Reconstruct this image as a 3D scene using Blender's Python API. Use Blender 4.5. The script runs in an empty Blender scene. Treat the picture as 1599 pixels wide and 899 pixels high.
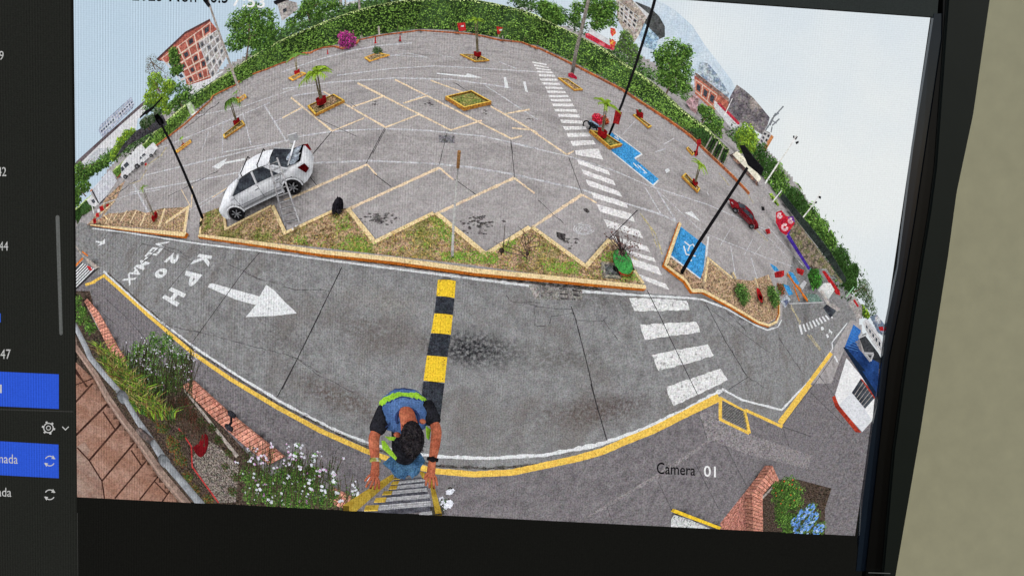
import bpy, bmesh, math, random
import numpy as np
from mathutils import Vector, Matrix
from mathutils.bvhtree import BVHTree
random.seed(7); RNG = np.random.default_rng(11)
S = bpy.context.scene; COL = S.collection

# ------------------------------------------------------------------ camera
# The photograph shows a computer monitor; the panel is the plane y=0, seen by a camera 0.6 m in front of it.
F = 1500.0; PW, PH = 1599.0, 899.0
pose = [0.14707629, 0.03460751, -0.05760192, -0.01185179, 0.01590022, 0.61437106]
def rot(a, b, c):
    ca, sa, cb, sb, cc, sc = math.cos(a), math.sin(a), math.cos(b), math.sin(b), math.cos(c), math.sin(c)
    X = np.array([[1,0,0],[0,ca,-sa],[0,sa,ca]]); Y = np.array([[cb,0,sb],[0,1,0],[-sb,0,cb]]); Z = np.array([[cc,-sc,0],[sc,cc,0],[0,0,1]])
    return Z @ Y @ X
RC = rot(*pose[:3]); TC = np.array([pose[3], pose[4], -pose[5]])
MP = np.array([[1,0,0],[0,0,-1],[0,1,0]], float)          # panel frame (u,v,n) -> scene
cam_loc = MP @ (RC.T @ (-TC)); cam_rot = MP @ RC.T
cd = bpy.data.cameras.new('camera'); cam = bpy.data.objects.new('camera', cd); COL.objects.link(cam)
M4 = Matrix.Identity(4)
for i in range(3):
    for j in range(3): M4[i][j] = cam_rot[i, j]
    M4[i][3] = cam_loc[i]
cam.matrix_world = M4
cd.sensor_width = 36; cd.lens = 36*F/PW; cd.clip_start = 0.01; cd.clip_end = 500
S.camera = cam
# ------------------------------------------------------------------ light
w = bpy.data.worlds.new('World'); S.world = w; w.use_nodes = True
nt = w.node_tree; bg = nt.nodes['Background']; sk = nt.nodes.new('ShaderNodeTexSky')
sk.sky_type = 'NISHITA'; sk.sun_disc = False; sk.sun_elevation = math.radians(38); sk.sun_rotation = math.radians(140)
nt.links.new(sk.outputs[0], bg.inputs[0]); bg.inputs[1].default_value = 0.05
sl = bpy.data.lights.new('sun', 'SUN'); sl.energy = 2.0; sl.angle = math.radians(0.5); sl.color = (1, .95, .86)
sun = bpy.data.objects.new('sun', sl); COL.objects.link(sun)
sun.rotation_euler = (math.radians(55), 0, math.radians(72))
S.view_settings.view_transform = 'Standard'; S.view_settings.look = 'None'
S.view_settings.exposure = 0; S.view_settings.gamma = 1; S.view_settings.use_curve_mapping = False

# ------------------------------------------------------------------ the panel and the surveillance lens
def px_uv(p):                                   # photo position -> point on the panel (metres)
    p = np.atleast_2d(np.array(p, float))
    d = np.stack([(p[:,0]-PW/2)/F, -(p[:,1]-PH/2)/F, -np.ones(len(p))], 1)
    o = RC.T @ (-TC); dd = d @ RC; t = -o[2]/dd[:,2]
    return (o + dd*t[:,None])[:, :2]
def uv_px(u):
    P = np.c_[u, np.zeros(len(u))]; Q = P @ RC.T + TC
    return np.stack([PW/2 + F*Q[:,0]/-Q[:,2], PH/2 - F*Q[:,1]/-Q[:,2]], 1)
LF, LK, LX, LY, LT, LR = 0.1489092559, 0.0374924248, -0.0056615848, 0.0012040279, 1.0183140738, 0.1159074981
CAMH = 6.5
CT, ST, CR, SR = math.cos(LT), math.sin(LT), math.cos(LR), math.sin(LR)
FWD = np.array([0, CT, -ST]); UPV = np.array([0, ST, CT]); RT = np.array([1., 0, 0]); C0 = np.array([0, 0, CAMH])
def dirs(p):
    q = (px_uv(p) - np.array([LX, LY]))/LF; rr = np.hypot(q[:,0], q[:,1]); th = rr.copy()
    for _ in range(30): th = rr/(1+LK*th*th)
    s = np.sin(th)/np.maximum(rr, 1e-9); a, b, c = q[:,0]*s, q[:,1]*s, np.cos(th)
    a, b = a*CR-b*SR, a*SR+b*CR
    return a[:,None]*RT + b[:,None]*UPV + c[:,None]*FWD
def w_uv(P):                                    # lot coordinates -> panel point and distance
    d = P - C0; dist = np.linalg.norm(d, axis=1); d = d/np.maximum(dist, 1e-6)[:,None]
    a, b, c = d @ RT, d @ UPV, d @ FWD
    a, b = a*CR+b*SR, -a*SR+b*CR
    th = np.arccos(np.clip(c, -1, 1)); h = np.maximum(np.hypot(a, b), 1e-9); r = th*(1+LK*th*th)*LF
    return np.stack([LX + a/h*r, LY + b/h*r], 1), dist
def G(p, lim=.035):                             # photo position -> point on the ground of the lot
    d = dirs(p); t = CAMH/np.maximum(-d[:,2], lim); P = C0 + d*t[:,None]; P[:,2] = 0; return P
def PX(p, D):                                   # photo position at horizontal distance D
    d = dirs(p); return C0 + d*(np.asarray(D)/np.maximum(np.hypot(d[:,0], d[:,1]), .05))[..., None]
def PD(p, dist): return C0 + dirs(p)*np.asarray(dist, float)[..., None]
def hd(p): g = G([p])[0]; return math.hypot(g[0], g[1])
ZF = {'a':(130,360,7.49),'c':(330,200,5.618),'l':(110,220,5.617),'m':(820,80,5.62),'r':(1180,280,4.995),'q':(1220,420,5.62),
 'p':(560,590,4.0875),'t':(840,0,5.618),'b':(1040,100,5.618),'k':(1100,180,6.42),'h':(110,120,5.618),'o':(380,0,5.71),'i':(740,320,5.71),
 's':(110,380,6.42),'1':(100,0,3.745),'2':(440,0,3.745),'3':(800,0,3.745),'4':(1100,0,2.996),'5':(100,200,3.745),'6':(440,200,3.745),
 '7':(800,200,3.745),'8':(1100,230,2.9975),'A':(100,380,3.745),'B':(440,400,3.745),'C':(800,400,3.745),'D':(1100,400,2.996),
 'E':(100,580,3.745),'F':(440,590,3.745),'G':(900,600,3.745),'0':(0,0,1)}
def T(s):                                       # 'zoom x y x y ...' -> list of photo positions; several zooms may follow each other
    out = []; f = ZF['0']; v = s.split(); i = 0
    k = next((j for j, x in enumerate(v) if x.startswith('@')), len(v))
    if k % 2: i = 1
    while i < len(v):
        if v[i].startswith('@'): f = ZF[v[i][1:]]; i += 1; continue
        out.append((f[0]+float(v[i])/f[2], f[1]+float(v[i+1])/f[2])); i += 2
    return out
def T1(s): return T(s)[0]

# ------------------------------------------------------------------ materials
def lin(c):
    out = []
    for x in c[:3]:
        x = x/255.; out.append(x/12.92 if x <= .04045 else ((x+.055)/1.055)**2.4)
    return (*out, 1)
def screen_group():
    g = bpy.data.node_groups.new('panel_pixels', 'ShaderNodeTree')
    g.interface.new_socket('Color', in_out='INPUT', socket_type='NodeSocketColor')
    g.interface.new_socket('Grain', in_out='INPUT', socket_type='NodeSocketFloat')
    g.interface.new_socket('Emission', in_out='OUTPUT', socket_type='NodeSocketShader')
    N, L = g.nodes, g.links; gi = N.new('NodeGroupInput'); go = N.new('NodeGroupOutput')
    ge = N.new('ShaderNodeNewGeometry'); sp = N.new('ShaderNodeSeparateXYZ'); L.new(ge.outputs['Position'], sp.inputs[0])
    def M(op, a, b=None, c=None):
        n = N.new('ShaderNodeMath'); n.operation = op
        for i, x in enumerate((a, b, c)):
            if x is None: continue
            if isinstance(x, (int, float)): n.inputs[i].default_value = x
            else: L.new(x, n.inputs[i])
        return n.outputs[0]
    # pixel columns of the panel, and their slow beat, stronger on the left half
    col = M('SINE', M('MULTIPLY', sp.outputs[0], 2*math.pi/.00165))
    beat = M('ADD', M('MULTIPLY', M('SINE', M('MULTIPLY', sp.outputs[0], 2*math.pi/.021)), .4), .7)
    fade = M('MULTIPLY', M('SUBTRACT', .30, sp.outputs[0]), .27)
    row = M('SINE', M('MULTIPLY', sp.outputs[2], 2*math.pi/.0013))
    strip = M('ADD', M('MULTIPLY', M('MULTIPLY', col, beat), fade), M('MULTIPLY', row, .03))
    def noise(scale, det):
        n = N.new('ShaderNodeTexNoise'); n.inputs['Scale'].default_value = scale; n.inputs['Detail'].default_value = det
        n.inputs['Roughness'].default_value = .7; L.new(ge.outputs['Position'], n.inputs['Vector']); return M('SUBTRACT', n.outputs[0], .5)
    n1 = noise(1050, 1); n2 = noise(330, 2)
    gr = M('MULTIPLY', M('ADD', M('MULTIPLY', n1, 6.5), M('MULTIPLY', n2, 1.5)), gi.outputs['Grain'])
    k = M('ADD', M('ADD', 1.0, strip), gr)
    cn = N.new('ShaderNodeTexNoise'); cn.inputs['Scale'].default_value = 600; cn.inputs['Detail'].default_value = 2; L.new(ge.outputs['Position'], cn.inputs['Vector'])
    cv = N.new('ShaderNodeVectorMath'); cv.operation = 'SUBTRACT'; L.new(cn.outputs['Color'], cv.inputs[0]); cv.inputs[1].default_value = (.5, .5, .5)
    cs = N.new('ShaderNodeVectorMath'); cs.operation = 'SCALE'; L.new(cv.outputs[0], cs.inputs[0]); L.new(M('MULTIPLY', gi.outputs['Grain'], .9), cs.inputs['Scale'])
    ck = N.new('ShaderNodeCombineXYZ'); kc = M('MAXIMUM', k, .12)
    for i in range(3): L.new(kc, ck.inputs[i])
    ca = N.new('ShaderNodeVectorMath'); ca.operation = 'ADD'; L.new(ck.outputs[0], ca.inputs[0]); L.new(cs.outputs[0], ca.inputs[1])
    mx = N.new('ShaderNodeVectorMath'); mx.operation = 'MULTIPLY'; L.new(gi.outputs['Color'], mx.inputs[0]); L.new(ca.outputs[0], mx.inputs[1])
    em = N.new('ShaderNodeEmission'); L.new(mx.outputs[0], em.inputs[0]); L.new(em.outputs[0], go.inputs[0])
    return g
SG = screen_group(); MATS = {}
def mat(name, c1, c2=None, sc=3., det=4., lo=.4, hi=.6, grain=.25, stains=(), stretch=None, c3=None, sc3=.4, bricks=None, ridge=None):
    """colours of one pictured surface: c1/c2 mixed by noise laid out in the lot's own metres"""
    if name in MATS: return MATS[name]
    m = bpy.data.materials.new(name); m.use_nodes = True; N, L = m.node_tree.nodes, m.node_tree.links; N.clear()
    out = N.new('ShaderNodeOutputMaterial'); g = N.new('ShaderNodeGroup'); g.node_tree = SG; g.inputs['Grain'].default_value = grain
    L.new(g.outputs[0], out.inputs[0])
    at = N.new('ShaderNodeAttribute'); at.attribute_name = 'wpos'; vec = at.outputs['Vector']
    if stretch:
        mp = N.new('ShaderNodeMapping'); mp.inputs['Scale'].default_value = stretch; L.new(vec, mp.inputs[0]); vec = mp.outputs[0]
    def noi(s, d):
        n = N.new('ShaderNodeTexNoise'); n.inputs['Scale'].default_value = s; n.inputs['Detail'].default_value = d
        n.inputs['Roughness'].default_value = .65; L.new(vec, n.inputs['Vector']); return n.outputs[0]
    def mr(v, a, b, c=0., d=1.):
        r = N.new('ShaderNodeMapRange'); L.new(v, r.inputs[0])
        for i, x in enumerate((a, b, c, d)): r.inputs[i+1].default_value = x
        return r.outputs[0]
    def mix(f, a, b):
        x = N.new('ShaderNodeMix'); x.data_type = 'RGBA'; L.new(f, x.inputs['Factor'])
        for s, v in (('A', a), ('B', b)):
            q = [i for i in x.inputs if i.name == s and i.type == 'RGBA'][0]
            if isinstance(v, tuple): q.default_value = v
            else: L.new(v, q)
        return [o for o in x.outputs if o.type == 'RGBA'][0]
    base = lin(c1)
    if c2: base = mix(mr(noi(sc, det), lo, hi), base, lin(c2))
    if c3: base = mix(mr(noi(sc3, 5), .5, .62), base, lin(c3))
    if bricks:
        b = N.new('ShaderNodeTexBrick'); uvn = N.new('ShaderNodeAttribute'); uvn.attribute_name = 'face_uv'; L.new(uvn.outputs['Vector'], b.inputs[0])
        b.inputs['Scale'].default_value = 1; b.inputs['Brick Width'].default_value = bricks[0]; b.inputs['Row Height'].default_value = bricks[1]
        b.inputs['Mortar Size'].default_value = bricks[2]; b.inputs['Mortar Smooth'].default_value = .1
        base = mix(b.outputs['Fac'], base, lin(bricks[3]))
    for (cx, cy, rx, ry, col, amt) in stains:
        sb = N.new('ShaderNodeVectorMath'); sb.operation = 'SUBTRACT'; L.new(at.outputs['Vector'], sb.inputs[0]); sb.inputs[1].default_value = (cx, cy, 0)
        dv = N.new('ShaderNodeVectorMath'); dv.operation = 'MULTIPLY'; L.new(sb.outputs[0], dv.inputs[0]); dv.inputs[1].default_value = (1/rx, 1/ry, 0)
        ln = N.new('ShaderNodeVectorMath'); ln.operation = 'LENGTH'; L.new(dv.outputs[0], ln.inputs[0])
        f = mr(ln.outputs['Value'], 1., .2); nn = mr(noi(9, 3), .35, .6); mu = N.new('ShaderNodeMath'); mu.operation = 'MULTIPLY'
        L.new(f, mu.inputs[0]); L.new(nn, mu.inputs[1]); m2 = N.new('ShaderNodeMath'); m2.operation = 'MULTIPLY'; L.new(mu.outputs[0], m2.inputs[0]); m2.inputs[1].default_value = amt
        base = mix(m2.outputs[0], base, lin(col))
    lt = N.new('ShaderNodeAttribute'); lt.attribute_name = 'light'
    tn = N.new('ShaderNodeAttribute'); tn.attribute_name = 'tint'
    mu = N.new('ShaderNodeMath'); mu.operation = 'MULTIPLY'; L.new(lt.outputs['Fac'], mu.inputs[0]); L.new(tn.outputs['Fac'], mu.inputs[1])
    vs = N.new('ShaderNodeVectorMath'); vs.operation = 'SCALE'
    if isinstance(base, tuple): vs.inputs[0].default_value = base[:3]
    else: L.new(base, vs.inputs[0])
    L.new(mu.outputs[0], vs.inputs['Scale']); L.new(vs.outputs[0], g.inputs['Color'])
    MATS[name] = m; return m
def solid(name, col, rough=.6, spec=.3, bump=0):
    if name in MATS: return MATS[name]
    m = bpy.data.materials.new(name); m.use_nodes = True; N, L = m.node_tree.nodes, m.node_tree.links; b = N['Principled BSDF']
    tc = N.new('ShaderNodeTexCoord'); n = N.new('ShaderNodeTexNoise'); n.inputs['Scale'].default_value = 60; n.inputs['Detail'].default_value = 5
    L.new(tc.outputs['Object'], n.inputs[0]); mr_ = N.new('ShaderNodeMapRange'); L.new(n.outputs[0], mr_.inputs[0]); mr_.inputs[3].default_value = .88; mr_.inputs[4].default_value = 1.1
    vs = N.new('ShaderNodeVectorMath'); vs.operation = 'SCALE'; vs.inputs[0].default_value = lin(col)[:3]; L.new(mr_.outputs[0], vs.inputs['Scale'])
    L.new(vs.outputs[0], b.inputs['Base Color']); b.inputs['Roughness'].default_value = rough; b.inputs['Specular IOR Level'].default_value = spec
    if bump:
        bp = N.new('ShaderNodeBump'); bp.inputs['Strength'].default_value = bump; bp.inputs['Distance'].default_value = .002; L.new(n.outputs[0], bp.inputs['Height']); L.new(bp.outputs[0], b.inputs['Normal'])
    MATS[name] = m; return m
def glow(name, col, grain=.1):
    return mat(name, col, grain=grain)

# ------------------------------------------------------------------ records: shapes in lot metres, laid onto the panel at the end
RECS = []; SLAB = .0026; LAYER = 2.4e-6
class Part:
    def __init__(s, name, m, parent=None, label=None, cat=None, group=None, kind=None, layer=0, smooth=False, leaf=False, occ=True, flatlit=None, bricks=False):
        s.name, s.mats, s.parent, s.label, s.cat, s.group, s.kind = name, (m if isinstance(m, list) else [m]), parent, label, cat, group, kind
        s.layer, s.smooth, s.leaf, s.occ, s.flatlit = layer, smooth, leaf, occ, flatlit
        s.V, s.Fc, s.Mi, s.tint, s.uv = [], [], [], [], []; s.n = 0; RECS.append(s)
    def add(s, V, Fs, mi=0, tint=1., uv=None):
        V = np.asarray(V, float).reshape(-1, 3); s.V.append(V); k = len(Fs)
        s.Fc += [tuple(int(i)+s.n for i in f) for f in Fs]; s.Mi += [mi]*k if isinstance(mi, int) else list(mi)
        s.tint += [tint]*k if isinstance(tint, (int, float)) else list(tint); s.n += len(V)
        s.uv.append(np.zeros((len(V), 3)) if uv is None else np.asarray(uv, float)); return s
class Thing:
    def __init__(s, name, label, cat, group=None): s.name, s.label, s.cat, s.group = name, label, cat, group; s.ob = None; s.far = False; THINGS.append(s)
THINGS = []
def unit(v): v = np.asarray(v, float); return v/max(np.linalg.norm(v), 1e-9)
Zv = np.array([0., 0, 1])
def box(P, o, a, b, c, mi=0, tint=1.):          # corner o and three edge vectors
    o, a, b, c = [np.asarray(x, float) for x in (o, a, b, c)]
    V = [o, o+a, o+a+b, o+b, o+c, o+a+c, o+a+b+c, o+b+c]
    P.add(V, [(0,3,2,1),(4,5,6,7),(0,1,5,4),(1,2,6,5),(2,3,7,6),(3,0,4,7)], mi, tint)
def tube(P, pts, r, n=8, mi=0, tint=1., cap=True):
    pts = [np.asarray(p, float) for p in pts]; rs = r if hasattr(r, '__len__') else [r]*len(pts); V = []; Fs = []
    ref = None
    for i, p in enumerate(pts):
        d = unit(pts[min(i+1, len(pts)-1)] - pts[max(i-1, 0)])
        if ref is None: ref = unit(np.cross(d, [1, 0, 0] if abs(d[0]) < .8 else [0, 1, 0]))
        a = unit(ref - d*(ref@d)); b = np.cross(d, a); ref = a
        for k in range(n): t = 2*math.pi*k/n; V.append(p + (a*math.cos(t)+b*math.sin(t))*rs[i])
    for i in range(len(pts)-1):
        for k in range(n): k2 = (k+1) % n; Fs.append((i*n+k, i*n+k2, (i+1)*n+k2, (i+1)*n+k))
    if cap: Fs.append(tuple(range(n))[::-1]); Fs.append(tuple(range((len(pts)-1)*n, len(pts)*n)))
    P.add(V, Fs, mi, tint)
def ball(P, c, rx, ry=None, rz=None, n=10, m=7, mi=0, tint=1., axes=None, jit=0):
    ry = ry or rx; rz = rz or rx; V = []; Fs = []
    for i in range(m+1):
        f = math.pi*i/m
        for k in range(n):
            t = 2*math.pi*k/n; j = 1+random.uniform(-jit, jit)
            q = np.array([rx*math.sin(f)*math.cos(t), ry*math.sin(f)*math.sin(t), rz*math.cos(f)])*j
            V.append(np.asarray(c)+(q if axes is None else q@axes))
    for i in range(m):
        for k in range(n): k2 = (k+1) % n; Fs.append((i*n+k, (i+1)*n+k, (i+1)*n+k2, i*n+k2))
    P.add(V, Fs, mi, tint)
def lathe(P, fr, prof, n=14, mi=0):             # prof: (radius, height) in the local frame fr(x,y,z)
    V = []; Fs = []
    for r, z in prof:
        for k in range(n): t = 2*math.pi*k/n; V.append(fr(r*math.cos(t), r*math.sin(t), z))
    for i in range(len(prof)-1):
        for k in range(n): k2 = (k+1) % n; Fs.append((i*n+k, i*n+k2, (i+1)*n+k2, (i+1)*n+k))
    Fs.append(tuple(range((len(prof)-1)*n, len(prof)*n)))
    P.add(V, Fs, mi)
def prism(P, pts, ext, mi=0, tint=1.):          # polygon of 3-D points pushed along ext
    pts = [np.asarray(p, float) for p in pts]; n = len(pts); V = pts+[p+np.asarray(ext) for p in pts]
    P.add(V, [tuple(range(n)), tuple(range(n, 2*n))[::-1]]+[(i, i+n, (i+1) % n+n, (i+1) % n) for i in range(n)], mi, tint)
def resample(pts, step):
    out = []
    for (x0, y0), (x1, y1) in zip(pts[:-1], pts[1:]):
        k = max(1, int(math.hypot(x1-x0, y1-y0)/step))
        out += [(x0+(x1-x0)*i/k, y0+(y1-y0)*i/k) for i in range(k)]
    return out+[pts[-1]]
def smoothline(pts, it=2):
    for _ in range(it):
        q = [pts[0]]
        for a, b in zip(pts[:-1], pts[1:]): q += [(a[0]*.75+b[0]*.25, a[1]*.75+b[1]*.25), (a[0]*.25+b[0]*.75, a[1]*.25+b[1]*.75)]
        pts = q+[pts[-1]]
    return pts
def ribbon(P, pts, wd, step=5, jit=0., mi=0, tint=1., sm=0):  # painted line on the ground; wd = width in the photograph's pixels
    if sm: pts = smoothline(pts, sm)
    w0, w1 = wd if hasattr(wd, '__len__') else (wd, wd); p = np.array(resample(pts, step)); n = len(p)
    if n < 2: return
    d = np.gradient(p, axis=0); d /= np.maximum(np.linalg.norm(d, axis=1), 1e-6)[:,None]; nr = np.stack([-d[:,1], d[:,0]], 1)
    hw = np.linspace(w0, w1, n)/2; hw = hw*(1+RNG.uniform(-jit, jit, n)); hw2 = hw*(1+RNG.uniform(-jit, jit, n))
    A = p+nr*hw[:,None]; B = p-nr*hw2[:,None]; V = G(np.r_[A, B])
    P.add(V, [(i, i+1, n+i+1, n+i) for i in range(n-1)], mi, tint)
def inpoly(x, y, poly):
    c = False; n = len(poly); j = n-1
    for i in range(n):
        xi, yi = poly[i]; xj, yj = poly[j]
        if (yi > y) != (yj > y) and x < (xj-xi)*(y-yi)/(yj-yi)+xi: c = not c
        j = i
    return c
from mathutils.geometry import delaunay_2d_cdt
def patch2d(poly, step):                        # triangulate an outline with inner points
    b = resample(list(poly)+[poly[0]], step)[:-1]; n = len(b)
    xs = [p[0] for p in b]; ys = [p[1] for p in b]; inner = []
    x = min(xs)+step/2
    while x < max(xs):
        y = min(ys)+step/2
        while y < max(ys):
            if inpoly(x, y, poly): inner.append((x, y))
            y += step
        x += step
    vs, _, fs, _, _, _ = delaunay_2d_cdt([Vector(p) for p in b+inner], [(i, (i+1) % n) for i in range(n)], [], 1, 1e-4)
    vs = [(v.x, v.y) for v in vs]; out = []
    for f in fs:
        cx = sum(vs[i][0] for i in f)/len(f); cy = sum(vs[i][1] for i in f)/len(f)
        if inpoly(cx, cy, poly): out.append(tuple(f))
    return vs, out
def orient(V, Fs, up):
    res = []
    for f in Fs:
        a, b, c = V[f[0]], V[f[1]], V[f[2]]; res.append(f if np.cross(b-a, c-a)@up >= 0 else f[::-1])
    return res
def gpatch(P, poly, step=8, mi=0, tint=1., z=0.):
    vs, fs = patch2d(poly, step); V = G(vs); V[:,2] = z; P.add(V, orient(V, fs, Zv), mi, tint)
def wpatch(P, poly, D, step=8, mi=0, tint=1.):   # upright surface at horizontal distance D (constant or per-corner plane)
    vs, fs = patch2d(poly, step); V = PX(vs, np.full(len(vs), float(D))); P.add(V, orient(V, fs, unit(C0-V.mean(0))), mi, tint)
def slabpoly(P, poly, D, thick, mi=0, tint=1., Ds=None):  # upright solid: traced outline at distance D, given a real thickness
    V = [v for v in PX(poly, np.array(Ds if Ds else [float(D)]*len(poly)))]; c = np.mean(V, 0); back = unit(np.array([c[0], c[1], 0]))*thick
    n = len(V); prism(P, V, back, mi, tint)
def kerb(P, pts, wm, hm, side=1, step=8, mtop=0, mside=1, closed=False):
    if closed: pts = list(pts)+[pts[0]]
    g = G(resample(pts, step)); n = len(g); d = np.gradient(g, axis=0); d /= np.maximum(np.linalg.norm(d, axis=1), 1e-6)[:,None]
    nr = np.stack([-d[:,1], d[:,0], 0*d[:,0]], 1)*side*wm; h = np.array([0, 0, hm])
    V = np.r_[g, g+h, g+nr+h, g+nr]; Fs = []; Mi = []
    for i in range(n-1):
        for k, m_ in ((0, mside), (1, mtop), (2, mside)): Fs.append((k*n+i, k*n+i+1, (k+1)*n+i+1, (k+1)*n+i)); Mi.append(m_)
    Fs += [(0, n, 2*n, 3*n), (n-1, 4*n-1, 3*n-1, 2*n-1)]; Mi += [mside, mside]
    P.add(V, Fs, Mi)
def frame(b, t, H, maxr=None):                  # local frame standing at photo position b, its height H reaching photo position t
    O = G([b])[0]; D = math.hypot(O[0], O[1]); top = PX([t], np.array([D]))[0]; U = (top-O)/H; s = np.linalg.norm(U)
    r = unit(np.array([O[1], -O[0], 0])); f = unit(np.array([O[0], O[1], 0]))
    fr = lambda x, y, z: O + s*(x*r+y*f)+z*U
    fr.s = s; fr.O = O; return fr
def leaves(P, C, Rv, n, size, mi=0, tlo=.7, thi=1.25, shell=.0, flat=.5, blade=1.):
    Rv = np.asarray(Rv if hasattr(Rv, '__len__') else [Rv]*3, float)
    q = RNG.normal(size=(n, 3)); q /= np.linalg.norm(q, axis=1)[:,None]; rad = RNG.uniform(shell**3, 1, n)**(1/3)
    lump = 1+.16*np.sin(q[:,0]*7+C[0]*3)*np.sin(q[:,1]*6+C[1])+.1*np.sin(q[:,2]*9+C[0])
    c = C+q*(rad*lump)[:,None]*Rv
    leafquads(P, c, q*(1-flat)+Zv*flat, size, mi, tlo, thi, blade)
def leafquads(P, c, nrm, size, mi=0, tlo=.7, thi=1.25, blade=1.):
    n = len(c); nr = nrm+RNG.normal(size=(n, 3))*.45; nr /= np.linalg.norm(nr, axis=1)[:,None]
    a = np.cross(nr, RNG.normal(size=(n, 3))); a /= np.linalg.norm(a, axis=1)[:,None]; b = np.cross(nr, a)
    s = (size*RNG.uniform(.6, 1.3, n))[:,None]; V = np.stack([c-a*s, c+b*s*.55*blade, c+a*s, c-b*s*.55*blade], 1).reshape(-1, 3)
    base = np.repeat(np.arange(n)*4, 1)
    P.add(V, [(i, i+1, i+2, i+3) for i in base], mi, list(RNG.uniform(tlo, thi, n)))
def ppm(p, D=None, dist=None):                  # photo pixels per metre at a point
    C = PX([p], np.array([D]))[0] if dist is None else PD([p], np.array([dist]))[0]
    u, d = w_uv(np.array([C, C+Zv*.01*d_(C), C+unit(np.cross(C-C0, Zv))*.01*d_(C)])); q = uv_px(u)
    return (np.linalg.norm(q[1]-q[0])+np.linalg.norm(q[2]-q[0]))/2/(.01*d_(C)), C
def d_(C): return np.linalg.norm(C-C0)

def along(pl, t):
    L_ = [0]
    for a, b in zip(pl[:-1], pl[1:]): L_.append(L_[-1]+math.dist(a, b))
    return float(np.interp(t*L_[-1], L_, [p[0] for p in pl])), float(np.interp(t*L_[-1], L_, [p[1] for p in pl]))

# ------------------------------------------------------------------ palette
asph = (108,106,110)
m_lot = mat('lot_concrete', (174,169,169), (156,151,151), sc=1.3, det=9, lo=.36, hi=.64, grain=.15, c3=(148,143,143), sc3=.22, stretch=(1, 1.6, 1))
gc = lambda s: tuple(G(T(s))[0][:2])
st = []
for s_, rx, ry, col, a in (('@B 560 260', 2.5, .5, (150,148,146), .7), ('@C 500 260', 2.2, .5, (92,88,86), .6), ('@C 300 600', 2.4, .6, (92,88,84), .6), ('@C 620 860', 2.0, .4, (80,70,68), .7), ('@A 900 420', 1.6, .5, (96,94,94), .5), ('@B 1130 540', 1.7, .75, (34,34,38), 1.0), ('@B 1060 560', .8, .5, (40,40,44), .8), ('@B 520 450', 2.2, .7, (92,82,78), .6), ('@B 330 830', 2.6, .6, (88,72,64), .75), ('@G 100 180', 3.0, .6, (88,74,70), .7), ('@A 1250 560', 2., .7, (86,82,80), .5)):
    x, y = gc(s_); st.append((x, y, rx, ry, col, a))
m_road = mat('road_asphalt', (146,146,147), (122,121,122), sc=2.2, det=10, lo=.36, hi=.64, grain=.22, stains=st, c3=(122,119,118), sc3=.4)
m_walk = mat('pavement_concrete', (130,125,128), (108,104,107), sc=2.5, det=9, lo=.35, hi=.65, grain=.26)
m_walk2 = mat('pavement_pale_band', (146,140,142), (126,121,123), sc=3, det=8, lo=.35, hi=.65, grain=.35)
m_white = mat('white_road_paint', (222,224,226), (158,158,162), sc=6, det=6, lo=.56, hi=.68, grain=.16)
m_fade = mat('faded_white_paint', (200,200,204), (164,162,166), sc=3, det=5, lo=.42, hi=.66, grain=.2)
m_worn = mat('worn_white_paint', (222,222,222), (140,138,139), sc=4.5, det=7, lo=.54, hi=.66, grain=.2)
m_cream = mat('cream_kerb_paint', (232,208,160), (198,168,118), sc=5, det=6, lo=.5, hi=.7, grain=.22)
m_cream2 = mat('faded_cream_paint', (230,206,174), (190,170,152), sc=3, det=6, lo=.52, hi=.68, grain=.2)
m_yel = mat('yellow_kerb_paint', (236,196,92), (206,160,64), sc=6, det=6, lo=.5, hi=.72, grain=.2)
m_yel2 = mat('bright_yellow_paint', (236,198,56), (150,120,60), sc=7, det=7, lo=.56, hi=.78, grain=.2)
m_ora = mat('orange_kerb_paint', (222,124,44), (160,92,52), sc=5, det=6, lo=.55, hi=.72, grain=.25)
m_joint = mat('dark_joint', (54,52,54), grain=.2)
m_crack = mat('hairline_crack', (84,82,84), grain=.3)
m_soil = mat('dry_soil', (180,150,122), (112,94,64), sc=4, det=8, lo=.42, hi=.62, grain=.5, c3=(112,116,58), sc3=.55)
m_soil2 = mat('pale_gravel_soil', (186,158,130), (130,106,84), sc=7, det=8, lo=.4, hi=.62, grain=.5)
m_mulch = mat('dark_planting_soil', (92,78,68), (44,38,34), sc=9, det=6, lo=.4, hi=.62, grain=.55)
m_blue = mat('blue_bay_paint', (64,146,204), (92,160,206), sc=4, det=6, lo=.5, hi=.7, grain=.3)
m_red = mat('red_pot_glaze', (178,34,38), (140,24,28), sc=5, grain=.25)
m_red2 = mat('bright_red', (200,50,52), (160,36,42), sc=5, grain=.3)
m_black = mat('black_metal', (34,33,36), grain=.2)
m_gal = mat('galvanised_metal', (246,244,240), (214,212,208), sc=4, grain=.2)
m_conc = mat('concrete_post', (178,168,160), (140,132,126), sc=5, grain=.3)
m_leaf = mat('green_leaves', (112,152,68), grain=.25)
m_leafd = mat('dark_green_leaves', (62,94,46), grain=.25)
m_leafy = mat('yellow_green_leaves', (150,184,60), grain=.25)
m_leafg = mat('grey_green_leaves', (108,122,96), grain=.25)
m_hedge = mat('hedge_leaves', (122,160,72), grain=.28)
m_hedgel = mat('pale_hedge_leaves', (196,216,140), grain=.2)
m_bark = mat('bark', (120,100,86), (80,66,58), sc=8, grain=.3)
m_glass = mat('dark_window_glass', (50,52,60), (80,86,94), sc=2, grain=.2)
m_wht = mat('white_render', (228,228,230), (204,204,208), sc=2, grain=.12)
m_grass = mat('grass_blades', (104,142,52), grain=.3)
m_dry = mat('dry_grass_blades', (176,150,88), grain=.3)

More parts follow.
